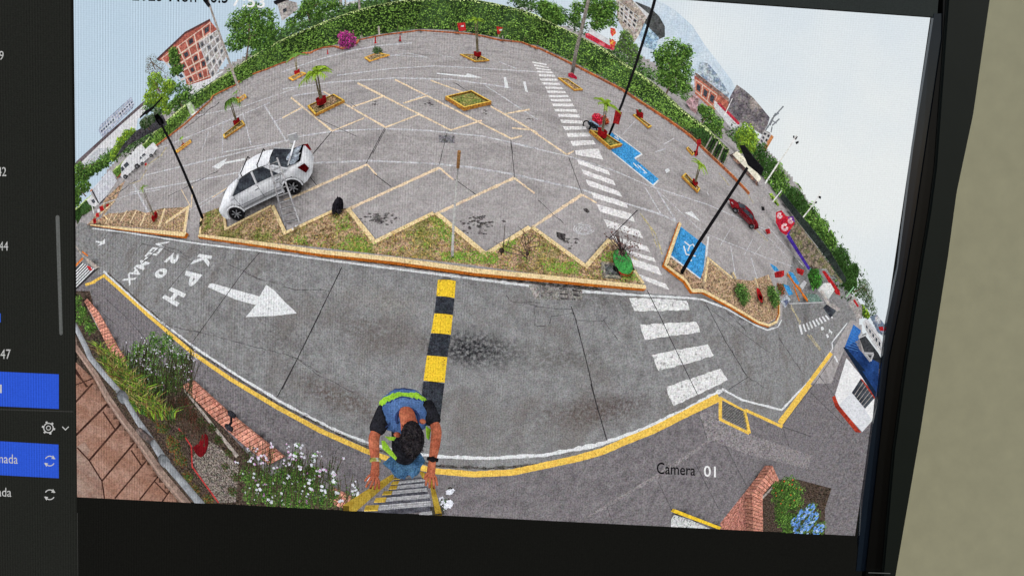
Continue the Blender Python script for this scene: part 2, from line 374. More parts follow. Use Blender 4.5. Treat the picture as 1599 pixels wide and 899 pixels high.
# ================================================================== SETTING
# ground of the lot: one sheet from the wall's foot to the horizon
FR = [px_uv([p])[0] for p in ((111,-70),(1456,27),(1337,838),(120,776))]   # outline of the camera window on the panel
def ground_sheet():
    P = Part('parking_lot', m_lot, kind='structure', occ=False, layer=0)
    st_ = 4.0; xs = np.arange(96, 1480, st_); ys = np.arange(-80, 860, st_); X, Y = np.meshgrid(xs, ys)
    p = np.stack([X.ravel(), Y.ravel()], 1); d = dirs(p); ok = (d[:,2] < -.02).reshape(X.shape); V = G(p, .02)
    nx = len(xs); Fs = []
    for j in range(len(ys)-1):
        for i in range(nx-1):
            if ok[j,i] and ok[j,i+1] and ok[j+1,i] and ok[j+1,i+1]: Fs.append((j*nx+i, (j+1)*nx+i, (j+1)*nx+i+1, j*nx+i+1))
    used = np.zeros(len(V), bool)
    for f in Fs: used[list(f)] = True
    idx = np.cumsum(used)-1; P.smooth = True
    P.add(V[used], [tuple(idx[i] for i in f) for f in Fs])
ground_sheet()
ROAD = T('0 112 345 142 352 200 360 260 368 310 377 500 404 740 437 860 448 1010 458 1078 462 1094 461 1130 475 1185 507 1200 514 1213 510 1222 498 1224 470 1240 400 1330 440 1365 470 1348 500 @D 690 300 615 425 345 790 190 720 110 680 85 655 0 690 @G 700 150 300 330 0 440 @0 800 738 740 745 680 738 600 716 500 666 420 620 300 545 162 428 155 427 112 440')
r_ = Part('road', m_road, kind='structure', occ=False, layer=1); gpatch(r_, ROAD, 9)
WALK = T('0 112 430 160 428 300 545 420 620 500 666 600 716 680 738 740 745 800 738 @G 0 440 300 330 700 150 840 90 1180 240 1370 0 @0 1300 600 1330 520 1380 520 1380 850 118 850')
w_ = Part('pavement', m_walk, kind='structure', occ=False, layer=2); gpatch(w_, WALK, 10)
wb = Part('pavement_pale_band', m_walk2, kind='structure', occ=False, layer=3)
gpatch(wb, T('@G 20 800 450 540 770 330 720 180 790 150 1000 290 1380 420 1360 500 1000 410 800 330 560 500 100 770'), 10)
sl_ = Part('service_lane', m_walk, kind='structure', occ=False, flatlit=1); slabpoly(sl_, T('0 1290 600 1400 560 1400 900 1290 900'), 60, 1)
wj = Part('pavement_joints', m_crack, kind='structure', occ=False, layer=4)
for s_, w1 in (('@A 230 320 385 460 470 560', 1), ('@G 720 170 770 330', 1), ('@G 870 350 1000 600', 1), ('@G 690 450 840 740', 1), ('@G 480 570 560 740', 1), ('@G 1210 250 1250 370', 1), ('@G 1210 250 1380 310', 1.2),
               ('@F 320 420 240 650', 1), ('@D 610 470 520 600 370 790', 1), ('@D 480 620 700 830', 1), ('@G 180 720 210 800', 1), ('@D 540 560 640 690', 1), ('@A 120 330 300 480', .8)):
    ribbon(wj, T(s_), w1, jit=.3)
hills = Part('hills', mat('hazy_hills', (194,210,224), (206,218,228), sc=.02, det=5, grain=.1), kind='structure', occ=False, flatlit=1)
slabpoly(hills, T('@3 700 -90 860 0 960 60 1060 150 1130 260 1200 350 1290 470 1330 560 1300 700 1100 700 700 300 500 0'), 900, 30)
woods = Part('far_woods', [mat('far_foliage', (80,112,56), grain=.3), mat('far_dark_foliage', (44,60,38), grain=.3)], kind='stuff', leaf=True, occ=False)
def wood(s_, rpx, D, n):
    n = int(n*2.2)
    ctr = smoothline(T(s_), 1); k, _ = ppm(ctr[0], D); c = PX([along(ctr, t) for t in RNG.uniform(0, 1, n)], D); c = c+RNG.normal(size=(n, 3))*np.array([.5, .5, .42])*rpx/k
    h = n//2; leafquads(woods, c[:h], np.tile(Zv, (h, 1)), 2.6/k, 0, .6, 1.3); leafquads(woods, c[h:]-Zv*.3*rpx/k, np.tile(Zv, (n-h, 1)), 3.0/k, 1, .6, 1.3)
for a in (('@o 60 480 200 380 350 300 520 210 680 160 850 95 1000 60 1150 20 1300 -10', 12, 72, 2600), ('@1 640 640 760 560 900 480 1010 400 1080 350', 9, 72, 700), ('@h 60 860 200 790 330 680 480 620 600 530 700 480', 10, 66, 1300), ('@2 400 60 700 -20 1000 -30', 14, 75, 700),
          ('@3 0 -10 150 30 330 90 430 160', 14, 76, 900), ('@3 560 260 640 330 760 400 880 520 980 560 1080 660', 16, 74, 1500), ('@3 1100 720 1200 800 1300 860 1320 760', 14, 70, 900), ('@8 200 60 280 130 360 220 420 290 500 370 560 440 620 510 670 580 720 650', 20, 86, 3000), ('@1 470 640 560 560 640 500 720 520', 10, 70, 500)): wood(*a)

# painted markings
def lines(name, m, label, cat, data, layer=3, jit=.25):
    P = Part(name, m, label=label, cat=cat, occ=False, layer=layer)
    for s_, wd in data: ribbon(P, T(s_), wd, jit=jit)
    return P
mk = lambda n, m, d, l=3, j=.25: lines(n, m, None, None, d, l, j)
P = mk('lane_lines', m_fade, [
 ('0 201 301 300 283 380 268', 2), ('0 483 255 573 251 667 255 734 261 800 272 907 296 1027 333 1059 346', (2.4, 3)), ('0 220 275 420 227 467 213 520 205 600 201 667 204 755 213 840 232', 2.2),
 ('@7 0 90 330 165 600 250 780 330 1150 450 1498 600', 1.6), ('@7 850 365 1150 640', 1), ('@2 0 520 300 480 660 455 1000 465 1250 500 1340 515', 2),
 ('@2 320 440 640 400 900 385 1100 395 1498 420', 1.5), ('@2 0 420 200 350 420 290 600 262 760 250', 1.8), ('@2 600 330 740 310 860 335 620 320', 1), ('@2 60 560 240 535', 1.8),
 ('@5 380 180 700 60 @1 1060 660 1200 600', 1.5), ('@1 1040 660 1090 850', 2), ('@1 925 710 920 899', 1.6), ('@1 1170 620 1300 830', 2.6), ('@1 1330 575 1498 710', 2.2), ('@1 1230 710 1390 635', 1.2),
 ('@1 930 890 1310 820', 1.8), ('@1 660 700 1050 620 1340 520', 1.2), ('@5 780 470 1060 290', 1.4), ('@5 580 570 910 370', 1.2), ('@5 400 330 530 580', 3), ('@5 200 450 380 390 560 360', 1.2), ('@1 840 770 800 880', 1),
 ('@2 1190 500 1498 700', 1.6), ('@2 860 540 720 600', 1.6), ('@2 700 600 870 560', 1), ('@7 1220 690 1280 590', 1.2), ('@7 1360 745 1410 650', 1.2), ('@7 1420 740 1465 680', 1.2),
 ('@7 1280 690 1310 870', 1.4), ('@7 1400 760 1440 890', 1.4), ('@7 1150 640 1140 780', 1.4), ('@7 780 350 870 500', 1.6), ('@7 850 365 960 545', 2.2), ('@7 890 95 950 60', 1.6), ('@7 840 140 900 120', 2), ('@m 860 730 980 600', 1),
 ('@8 20 410 120 450 300 520 420 560', 1), ('@8 70 60 120 130', 1.2), ('@8 300 370 470 560', 1), ('@8 330 350 500 540', .8), ('@8 260 380 400 520', .8), ('@2 1270 360 1370 400', 1.2), ('@2 920 320 1000 335', 1), ('@7 1050 60 1140 170', 1.2), ('@7 1140 370 1155 400', 1.2)])
P.kind = 'structure'
P = mk('white_edge_lines', m_white, [('0 142 357 200 364 310 381 420 394 500 405 600 418 720 433 790 442 830 447', (2, 3.6)), ('0 905 455 1010 462 1080 466 1097 468 1135 482 1180 508 1200 516 1216 511 1222 500', (4.2, 1.6)),
  ('0 160 424 220 480 300 541 370 587 440 629 520 671 570 690 620 704 680 713 760 716 850 711 930 696 1000 673 1080 636 1128 610', (2.6, 6.5)), ('0 1128 608 1160 625 1222 641 1270 590 1302 545 @q 455 650 590 480', (3.4, 1.6))], 3, .3)
P.kind = 'structure'
P = mk('faded_parking_bay_lines', m_cream2, [('0 686 262 541 328', 4), ('0 803 278 679 335', 4.2), ('0 909 304 829 357', 4.4), ('0 573 257 443 314', 3.6), ('0 573 257 588 274', 2.6), ('0 686 262 708 281', 2.6), ('0 803 278 835 302', 2.8), ('0 909 304 932 317', 2.6),
  ('@2 50 570 290 765', 2.6), ('@2 290 768 480 690', 2), ('@2 240 535 605 745', 2.8), ('@2 605 745 800 670', 2.2), ('@2 440 485 985 760', 2.8), ('@2 985 762 1170 705', 2.2), ('@2 660 465 850 560 1340 810', 2.4), ('@2 1340 812 1405 795', 2.6),
  ('@2 410 625 600 560', 2.4), ('@2 710 603 850 560', 2.2), ('@2 1310 665 1450 640', 2.4), ('@2 1220 620 1498 780', 2.6), ('@7 0 0 100 10', 2), ('@7 100 5 320 155', 2.4), ('@7 320 155 360 135', 2.6), ('@2 870 470 1075 545', 1.8),
  ('@2 0 690 110 630', 2), ('@5 680 360 740 470 745 340', 1.4), ('@c 0 610 150 515', 1.4)], 4)
P.kind = 'structure'
P = mk('faded_yellow_hatching', mat('faded_yellow_paint', (190,176,132), (148,144,138), sc=3, lo=.42, hi=.6, grain=.25), [('@7 750 500 840 620 880 740', 2.4), ('@7 800 560 850 700', 1.5), ('@C 700 0 830 100', 2), ('@8 70 120 110 165', 1.2), ('@8 240 380 300 440', 1.4), ('@D 410 230 460 340', 1.4), ('@D 500 370 550 440', 1.4),
  ('@q 90 340 180 470', 1.6), ('@q 240 580 350 720', 1.8), ('@k 430 780 500 880', 1.2), ('@k 170 600 260 710', 1.2), ('@h 870 500 1236 210', 2), ('@h 780 700 830 620', 1.6), ('@h 640 790 770 700', 1.4), ('@l 505 380 600 350 660 250', 1.4)], 3)
P.kind = 'structure'
# crosswalk through the lot, far to near
P = Part('crosswalk_stripes', mat('crosswalk_paint', (226,224,224), (184,180,182), sc=3.2, det=6, lo=.56, hi=.7, grain=.18), kind='structure', occ=False, layer=4)
LL = T('@m 62 90 75 115 90 142 105 170 120 200 130 240 150 275 175 310 190 345 205 385 225 420 240 460 255 505 285 550 310 600 335 660 365 720 400 790 440 870 @7 378 182 405 240 430 300 460 372 492 445 535 533 580 628 640 705 695 762 @C 725 98 760 165')
RR = T('@m 190 110 205 138 222 160 238 178 258 205 280 240 300 278 325 315 350 350 375 385 400 420 420 460 450 510 475 555 500 610 530 660 560 715 600 780 645 855 @7 560 248 590 306 625 370 665 438 695 500 745 600 790 692 830 760 855 812 @C 900 165 940 230')
for i in range(len(LL)-1):
    f = .5; a, b = LL[i], RR[i]; c = (b[0]+(RR[i+1][0]-b[0])*f, b[1]+(RR[i+1][1]-b[1])*f); d = (a[0]+(LL[i+1][0]-a[0])*f, a[1]+(LL[i+1][1]-a[1])*f)
    q = resample([a, b, c, d, a], 5)[:-1]; gpatch(P, [(x+random.uniform(-.35, .35), y+random.uniform(-.3, .3)) for x, y in q], 7)
P = Part('road_crosswalk_stripes', m_worn, kind='structure', occ=False, layer=4)
for s_ in ('685 245 1020 258 1042 318 712 322', '748 403 1080 385 1105 445 775 490', '818 578 1145 515 1185 585 858 672', '898 768 1220 658 1260 728 945 880'):
    q = resample(T('@C '+s_)+[T('@C '+s_)[0]], 5)[:-1]; gpatch(P, [(x+random.uniform(-.9, .9), y+random.uniform(-.9, .9)) for x, y in q], 6)
P = Part('road_arrows', m_white, kind='structure', occ=False, layer=4)
gpatch(P, T('@A 845 238 865 235 960 262 1140 312 1180 243 1225 275 1290 345 1345 395 1358 410 1230 425 1060 432 1118 362 1000 330 838 258'), 6)
gpatch(P, T('@a 130 125 190 130 215 125 235 95 240 155 150 185 185 150 130 140'), 6)
gpatch(P, T('@5 860 228 950 175 935 200 1055 175 1052 188 935 210 900 240'), 6)
gpatch(P, T('@2 905 425 1075 440 1085 428 1175 455 1080 452 905 432'), 6)
gpatch(P, T('@7 1010 495 1052 488 1105 548'), 6); gpatch(P, T('@2 1298 452 1312 450 1328 515 1305 512'), 6); gpatch(P, T('@2 1412 478 1425 475 1440 540 1425 535'), 6)
gpatch(P, T('@q 400 580 415 570 430 600 415 610'), 5); gpatch(P, T('@q 355 515 375 508 385 535 365 545'), 5); gpatch(P, T('@q 430 530 460 560 450 580 440 555 425 575'), 5); gpatch(P, T('@q 470 770 485 765 510 820 500 826'), 5)
gpatch(P, T('@q 160 500 178 488 200 575 185 580'), 5); gpatch(P, T('@7 895 245 915 235 925 250 905 265'), 5)
for k in range(9):
    a = k/8.; gpatch(P, T('@q %f %f %f %f %f %f %f %f' % (195+225*a, 490-88*a, 207+225*a, 484-88*a, 232+235*a, 550-118*a, 218+235*a, 556-118*a)), 6)
def text_mesh(txt, off=0.):
    cu = bpy.data.curves.new('t', 'FONT'); cu.body = txt; cu.size = 1; cu.offset = off; cu.resolution_u = 3; cu.align_x = 'LEFT'
    ob = bpy.data.objects.new('t', cu); COL.objects.link(ob); dg = bpy.context.evaluated_depsgraph_get(); dg.update(); me = ob.evaluated_get(dg).to_mesh()
    V = np.array([v.co[:2] for v in me.vertices]); Fs = [tuple(p.vertices) for p in me.polygons]; ob.evaluated_get(dg).to_mesh_clear(); bpy.data.objects.remove(ob); bpy.data.curves.remove(cu)
    mn, mx = V.min(0), V.max(0); return (V-mn)/(mx-mn), Fs
def text_on(P, txt, quad, off=.02):             # quad: left-bottom, right-bottom, right-top, left-top of the word, photo positions
    V, Fs = text_mesh(txt, off); q = np.array(quad)
    u, v = V[:,:1], V[:,1:]; p = q[0]*(1-u)*(1-v)+q[1]*u*(1-v)+q[2]*u*v+q[3]*(1-u)*v
    W = G(p); P.add(W, orient(W, Fs, Zv))
P = Part('painted_speed_lettering', m_white, kind='structure', occ=False, layer=4)
text_on(P, 'VEL-MAX', T('@a 870 118 440 590 520 655 1000 128'), .03)
for ch, s_ in (('2', '1045 262 930 368 1068 415 1120 278'), ('0', '900 430 795 520 895 582 1000 468')): text_on(P, ch, T('@a '+s_), .05)
for ch, s_ in (('K', '1350 275 1240 400 1450 440 1498 300'), ('P', '1190 470 1165 620 1270 668 1385 520'), ('H', '1020 665 910 790 1085 895 1195 745')): text_on(P, ch, T('@a '+s_), .05)
P = Part('road_joints', m_joint, kind='structure', occ=False, layer=5)
for s_, w_1 in (('@A 1140 55 1050 160 750 575', 1), ('@A 1500 400 1365 670 1245 899', 1.5), ('@B 350 65 90 600 0 780', 1.5), ('@C 345 295 370 365 440 640 500 899', 1.5), ('@G 85 0 180 330', 1.6), ('@C 790 200 870 360 920 470 1085 810', 1.2), ('@C 1130 270 1250 500 1380 710 1270 780', .9), ('@C 1130 290 1498 560', .5),
  ('@6 600 0 490 210', 1.1), ('@6 540 270 640 345', 1.1), ('@6 150 190 290 20', .9), ('@6 965 30 920 215', .9), ('@6 1010 300 1135 390', 1), ('@6 1340 80 1362 290', 1), ('@7 330 170 410 385', .9), ('@7 560 655 735 480', 1.6), ('@5 1430 280 1475 335', 1.2), ('@a 960 720 1230 400', .6), ('@2 180 899 285 775', 1), ('@2 530 899 605 755', 1), ('@2 400 600 430 625', .8),
  ('@2 1340 820 1350 899', 1), ('@2 200 690 440 800', .7)): ribbon(P, T(s_), w_1, jit=.2)
P = Part('pavement_cracks', m_crack, kind='structure', occ=False, layer=5)
for s_ in ('@A 960 125 1050 165 1120 205 1260 240 1350 275 1500 270', '@A 450 120 560 20 690 80 740 110', '@a 640 200 680 155 800 180 960 195 1100 230 1180 290 1250 330', '@A 560 470 900 550 1360 670 1498 760', '@C 130 300 350 310', '@C 215 400 232 350 350 335 375 375 530 380 560 350', '@C 530 372 620 490', '@C 130 300 135 410 200 410',
           '@B 0 180 100 200 260 200', '@B 0 570 90 600 200 690 430 800', '@B 1310 230 1330 260 1498 290', '@C 1380 710 1498 780', '@C 0 270 160 270', '@D 0 150 200 350', '@2 1000 480 1240 620', '@5 600 400 900 250', '@5 250 420 420 300', '@7 150 420 300 560', '@1 700 750 900 600', '@D 350 380 470 560', '@D 130 440 200 560'):
    q = resample(T(s_), 7); q = [(x+random.uniform(-1, 1), y+random.uniform(-1, 1)) for x, y in q]; ribbon(P, q, .9, jit=.6)
P = Part('oil_spots', mat('oil_spot', (74,70,70), (110,106,106), sc=6, lo=.45, hi=.6, grain=.4), kind='structure', occ=False, layer=4)
for s_, rx, ry, n in (('@6 580 530', 30, 13, 60), ('@6 1150 560', 28, 18, 64), ('@i 840 330', 20, 14, 26), ('@2 545 605', 9, 4, 10), ('@2 860 605', 11, 5, 12), ('@2 1190 655', 8, 3, 8), ('@2 1450 700', 8, 4, 9), ('@C 870 440', 3, 2, 3)):
    cx, cy = T1(s_)
    for _ in range(n):
        x, y = random.gauss(cx, rx*.42), random.gauss(cy, ry*.42); r = random.uniform(.8, 3.2)*(rx/25)**.5; gpatch(P, [(x+r*math.cos(t)*random.uniform(.5, 1.4)*1.3, y+r*math.sin(t)*random.uniform(.4, 1)*.8) for t in np.linspace(0, 6.28, 8)[:-1]], 8)
gpatch(P, T('@i 735 240 820 262 815 320 775 315 740 285'), 6, tint=.5); gpatch(P, T('@i 975 35 1010 30 1035 60 1020 75 990 60'), 6, tint=.6)
P = Part('accessible_bay', m_blue, kind='structure', occ=False, layer=3)
gpatch(P, T('@7 974 566 1135 690 1115 895 918 742'), 8); gpatch(P, T('@7 585 25 600 40 760 150 718 180 860 300 825 338 585 140 560 60'), 8)
gpatch(P, T('@8 310 545 340 560 358 585 330 580'), 8); gpatch(P, T('@8 395 580 420 590 450 640 435 645'), 8); gpatch(P, T('@8 370 640 400 650 420 690 400 695'), 8)
P = Part('accessible_bay_symbols', m_white, kind='structure', occ=False, layer=5)
for s_, w1 in (('@7 1010 665 1040 690 1030 720', 2), ('@7 1005 690 1020 740 1075 750', 2), ('@7 1040 690 1060 680 1078 720', 1.8), ('@7 1040 740 1050 780', 2), ('@7 710 205 740 235 735 215 790 265 770 262', 1.6), ('@7 600 50 625 68 615 50', 1.4), ('@7 718 178 762 152', 2.6), ('@7 825 338 858 305', 2.4), ('@7 600 30 760 150', 1.2), ('@7 585 140 825 335', 1.6), ('@7 974 560 918 740', 2.6), ('@7 918 740 1115 895', 2.6), ('@7 1150 635 1120 899', 2.4)): ribbon(P, T(s_), w1)
P = Part('worn_bay_symbol', m_fade, kind='structure', occ=False, layer=5)
cx, cy = T1('@7 420 590')
for a in range(5):
    ribbon(P, [(cx+(13-a*2.4)*math.cos(t)*1.25+a*.6, cy+(9-a*1.6)*math.sin(t)+a) for t in np.linspace(a, a+4.6, 14)], 1.1, jit=.4)
P = Part('patched_slab', mat('patched_slab', (128,126,130), (110,108,112), sc=4, grain=.4), kind='structure', occ=False, layer=4); gpatch(P, T('@6 915 40 1010 45 1010 90 918 85'), 8)
P = Part('yellow_kerb_band', [m_yel], kind='structure', occ=False, layer=6)
ribbon(P, T('0 160 431 180 448 230 493 300 552 360 593 430 635 500 673 570 704 620 722 680 736 740 741 800 738 @G 0 437 150 395 300 330 450 270 700 145 838 78'), (4.5, 12.5), jit=.05)
ribbon(P, T('0 140 443 150 437 162 430'), 4)
for s_, w1 in (('@G 840 78 985 158', 3.5), ('@G 845 80 845 205', 5.5), ('@G 840 205 1015 290', 4.5), ('@G 1015 290 985 150', 5.5), ('@G 990 152 1210 252', 4.5), ('@G 1195 232 1370 0', 9), ('@0 1262 603 1300 552', 6), ('@s 135 420 235 390', 4)): ribbon(P, T(s_), w1, jit=.06)
P = Part('kerb_shadow_gap', mat('gutter_shade', (70,66,64), (100,96,94), sc=5, grain=.5), kind='structure', occ=False, layer=3)  # shade along the kerb foot, drawn as dark strips on the road
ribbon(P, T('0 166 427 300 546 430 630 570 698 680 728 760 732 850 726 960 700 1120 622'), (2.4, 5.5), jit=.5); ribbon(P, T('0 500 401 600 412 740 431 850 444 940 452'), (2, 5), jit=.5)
P = Part('grass_strip_left', m_soil2, kind='structure', occ=False, layer=2)
gpatch(P, T('0 140 351 160 330 @l 250 690 380 530 470 350 430 380 300 500 180 690 130 740'), 7)

# ================================================================== island kerbs and beds
def bed(name, label, poly, m=m_soil, z=.1, layer=2, cat='planting bed'):
    P = Part(name, m, label=label, cat=cat, occ=False, layer=layer); gpatch(P, poly, 6, z=z); return P
MED = T('0 313 371 316 336 346 325 351 360 424 324 444 367 522 331 541 328 584 382 679 335 758 402 829 357 915 420 953 376 1001 446 850 432 740 417 500 389')
bed('planting_bed', 'long zigzag bed of dry soil and patchy grass between road and angled bays', MED, layer=3)
bed('planting_bed', 'reddish soil bed behind the left kerb beside the thin tall palm', T('@l 150 740 330 640 420 640 560 610 660 640 800 600 1030 590 1000 815 600 770'), m_soil2)
bed('planting_bed', 'tan gravel bed with two round shrubs ending in a rounded nose', T('0 1036 417 1041 400 1092 438 1104 405 1143 437 1173 440 1200 430 1218 470 1215 495 1200 506 1185 503 1095 452 1080 453'), m_soil2)
def kerbth(name, label, pts, wm, hm, side, mt=m_cream, ms=m_ora, group=None, closed=False, step=8, layer=6):
    P = Part(name, [mt, ms], label=label, cat='kerb', group=group, layer=layer); kerb(P, pts, wm, hm, side, step, closed=closed); return P
kerbth('long_kerb', 'long cream topped kerb with orange face edging the road under the zigzag bed', T('0 311 373 400 386 500 401 620 414 740 431 860 442 1005 455'), .17, .2, 1, mt=m_cream)
kerbth('long_kerb', 'cream kerb along the road at the left, in front of the reddish soil bed', T('0 139 353 200 362 290 373'), .3, .2, 1)
zz = Part('zigzag_kerb', [m_cream, mat('kerb_side_brown', (196,160,124), (150,112,84), sc=4, grain=.3)], label='low cream zigzag kerb around the points of the angled parking bays', cat='kerb', layer=6)
for s_ in ('0 346 325 351 362', '0 351 362 424 325', '0 424 325 444 369', '0 444 369 522 333', '0 541 330 584 384', '0 584 384 679 337', '0 679 337 758 404', '0 758 404 829 359', '0 829 359 915 422', '0 915 422 953 378', '0 313 371 316 337'): kerb(zz, T(s_), .17, .08, 1)
zl = Part('zigzag_kerb', [m_cream, m_cream2], label='row of short slanting cream kerb stubs behind the left kerb', cat='kerb', layer=6)
for s_ in ('@l 1005 800 1035 590', '@l 780 745 825 600', '@l 615 740 655 640', '@l 515 725 575 610', '@l 425 720 490 615', '@l 355 715 410 630', '@l 330 700 355 640', '@l 290 740 320 690 285 650', '@l 220 670 300 600 370 540', '@l 830 730 1035 590'): kerb(zl, T(s_), .22, .1, 1)
kerbth('long_kerb', 'cream and orange kerb wrapping the rounded nose bed beside the blue bay', T('0 1059 349 1034 417 1067 442 1078 459 1096 459 1140 482 1183 507 1200 512 1212 506 1217 495 1217 474'), .18, .15, 1)
ZK = Part('bed_divider_kerb', [m_cream, m_cream2], label='thin cream kerbs dividing the tan gravel bed into bay points', cat='kerb', layer=6)
for s_ in ('0 1104 405 1098 440', '0 1104 405 1143 437', '@8 130 590 145 620', '@8 235 615 250 660', '@8 295 600 300 620', '@0 953 378 1002 446'): kerb(ZK, T(s_), .14, .1, 1)
hk = kerbth('long_kerb', 'wavy orange kerb along the foot of the long hedge at the far side', T('@h 400 895 530 760 760 600 1000 420 1236 200 @1 870 560 1000 500 @o 0 690 190 628 330 570 390 555 440 520 520 480 600 478 610 465 700 430 800 420 870 440 1020 385 1030 360 1200 325 1290 310 1500 285 @2 800 180 1020 195 1130 205 1280 240 1400 250 1498 290 @3 130 275 370 390 640 530 760 610 900 700 1040 800 1140 899 @k 300 640 450 800'), .45, .28, 1, mt=mat('weathered_orange_kerb', (206,134,84), (164,108,78), sc=1, lo=.45, hi=.65, grain=.35), ms=mat('weathered_orange_face', (176,96,56), (130,80,60), sc=1, grain=.35))
GRP_TUFT = Part('lawn_grass', [m_grass, m_dry], label=None, kind='stuff', leaf=True, occ=False, layer=5)
def tufts(poly, n, gfrac, size=.05):
    xs = [p[0] for p in poly]; ys = [p[1] for p in poly]; pts = []
    while len(pts) < n:
        x, y = random.uniform(min(xs), max(xs)), random.uniform(min(ys), max(ys))
        if inpoly(x, y, poly): pts.append((x, y))
    g = G(pts); g[:,2] = .12; k = int(n*gfrac); leafquads(GRP_TUFT, g[:k], np.tile(Zv, (k, 1)), size, 0, .6, 1.3, .5); leafquads(GRP_TUFT, g[k:], np.tile(Zv, (n-k, 1)), size, 1, .5, 1.2, .5)
tufts(MED, 2600, .3, .06)
for s_, n in (('@6 80 650 150 640 160 690 80 690', 120), ('@6 400 620 540 690 520 740 340 720', 260), ('@6 300 540 380 520 430 600 330 620', 160), ('@6 920 740 1060 730 1270 740 1260 810 940 790', 700), ('@6 870 530 930 540 1010 640 980 700 900 620', 300), ('@i 600 540 900 520 960 580 900 640 620 600', 400), ('@i 1130 440 1260 420 1280 500 1120 520', 200), ('@i 1300 600 1440 590 1470 690 1320 680', 260), ('@5 830 500 920 480 930 600 820 600', 220), ('@i 250 350 380 320 330 450 250 440', 160)): tufts(T(s_), n, .9, .055)
tufts(T('@l 560 700 1000 620 990 790 600 760'), 300, .2, .08)
tufts(T('0 1045 420 1090 445 1110 415 1200 445 1212 490 1190 500'), 350, .1, .06)
P = Part('inspection_cover', [mat('cover_concrete', (176,168,150), (140,134,124), sc=6, grain=.4), mat('cover_plate', (110,112,110), (84,86,86), sc=8, grain=.5)], label='square concrete inspection cover with sunken grey plate in the bed by the painted pot', cat='manhole cover', layer=7)
kerb(P, T('@i 1125 520 1255 535 1300 665 1150 655'), .1, .12, -1, closed=True, mside=0, mtop=0); gpatch(P, T('@i 1145 540 1245 550 1280 650 1165 645'), 6, 1, z=.1)
P = Part('storm_drain', [mat('drain_concrete', (150,146,142), (112,108,106), sc=5, grain=.4), m_joint], label='broken concrete storm drain with slotted openings at the road edge', cat='drain', layer=6)
gpatch(P, T('@i 590 720 970 760 965 857 600 840'), 8, 0); gpatch(P, T('@i 485 715 580 725 590 850 545 840'), 8, 0, 1.3)
for s_ in ('760 738 830 748 828 760 762 752', '875 750 950 768 945 782 880 770', '765 790 840 795 838 805 768 802', '885 795 950 805 948 818 888 812', '775 828 845 835 845 848 780 842', '890 832 955 842 955 852 895 848'): gpatch(P, T('@i '+s_), 6, 1)
P = Part('drain_grate', [mat('grate_steel', (140,138,136), grain=.3), m_joint], label='slatted steel drain grate framed in yellow at the pavement corner', cat='grate', layer=6)
qa = T('@G 860 100 985 160 1005 268 858 198'); gpatch(P, qa, 8, 0)
Pg = Part('grate_slats', m_joint, parent=P, occ=False, layer=7)
for k in range(11):
    t = (k+.5)/11; a = (qa[0][0]*(1-t)+qa[3][0]*t, qa[0][1]*(1-t)+qa[3][1]*t); b = (qa[1][0]*(1-t)+qa[2][0]*t, qa[1][1]*(1-t)+qa[2][1]*t); ribbon(Pg, [a, b], 1.2)

# ================================================================== sky seen by the surveillance camera
def sky_mat():
    m = mat('pale_sky', (232,234,234), grain=.03); N, L = m.node_tree.nodes, m.node_tree.links
    vs = [n for n in N if n.type == 'VECT_MATH'][0]; at = [n for n in N if n.type == 'ATTRIBUTE' and n.attribute_name == 'light'][0]; tn = [n for n in N if n.type == 'ATTRIBUTE' and n.attribute_name == 'tint'][0]
    x = N.new('ShaderNodeValToRGB'); x.color_ramp.elements[0].color = lin((186,206,222)); x.color_ramp.elements[1].color = lin((230,234,234))
    e = x.color_ramp.elements.new(.62); e.color = lin((208,220,230))
    g = N.new('ShaderNodeNewGeometry'); n = N.new('ShaderNodeTexNoise'); n.inputs['Scale'].default_value = 9; n.inputs['Detail'].default_value = 4; L.new(g.outputs['Position'], n.inputs[0])
    a = N.new('ShaderNodeMath'); a.operation = 'MULTIPLY_ADD'; L.new(n.outputs[0], a.inputs[0]); a.inputs[1].default_value = .9; a.inputs[2].default_value = -.47
    b = N.new('ShaderNodeMath'); b.operation = 'ADD'; L.new(a.outputs[0], b.inputs[0]); L.new(at.outputs['Fac'], b.inputs[1]); L.new(b.outputs[0], x.inputs[0])
    L.new(x.outputs[0], vs.inputs[0]); vs.inputs['Scale'].default_value = 1
    for l in list(vs.inputs['Scale'].links): L.remove(l)
    return m
def sky():
    P = Part('sky', sky_mat(), kind='structure', occ=False, flatlit=1)
    P.sky = True; n = 40; us = np.linspace(-.272, .272, n); vs = np.linspace(-.20, .20, n); U, W_ = np.meshgrid(us, vs)
    P.suv = np.stack([U.ravel(), W_.ravel()], 1); px = uv_px(P.suv)
    d = dirs(px); V = C0+d*2000
    P.add(V, [(j*n+i, j*n+i+1, (j+1)*n+i+1, (j+1)*n+i) for j in range(n-1) for i in range(n-1)])
    P.smooth = True
    # bluer to the left, brighter to the right
    P.skycol = np.clip((px[:,0]-500)/600, 0, 1)
sky()

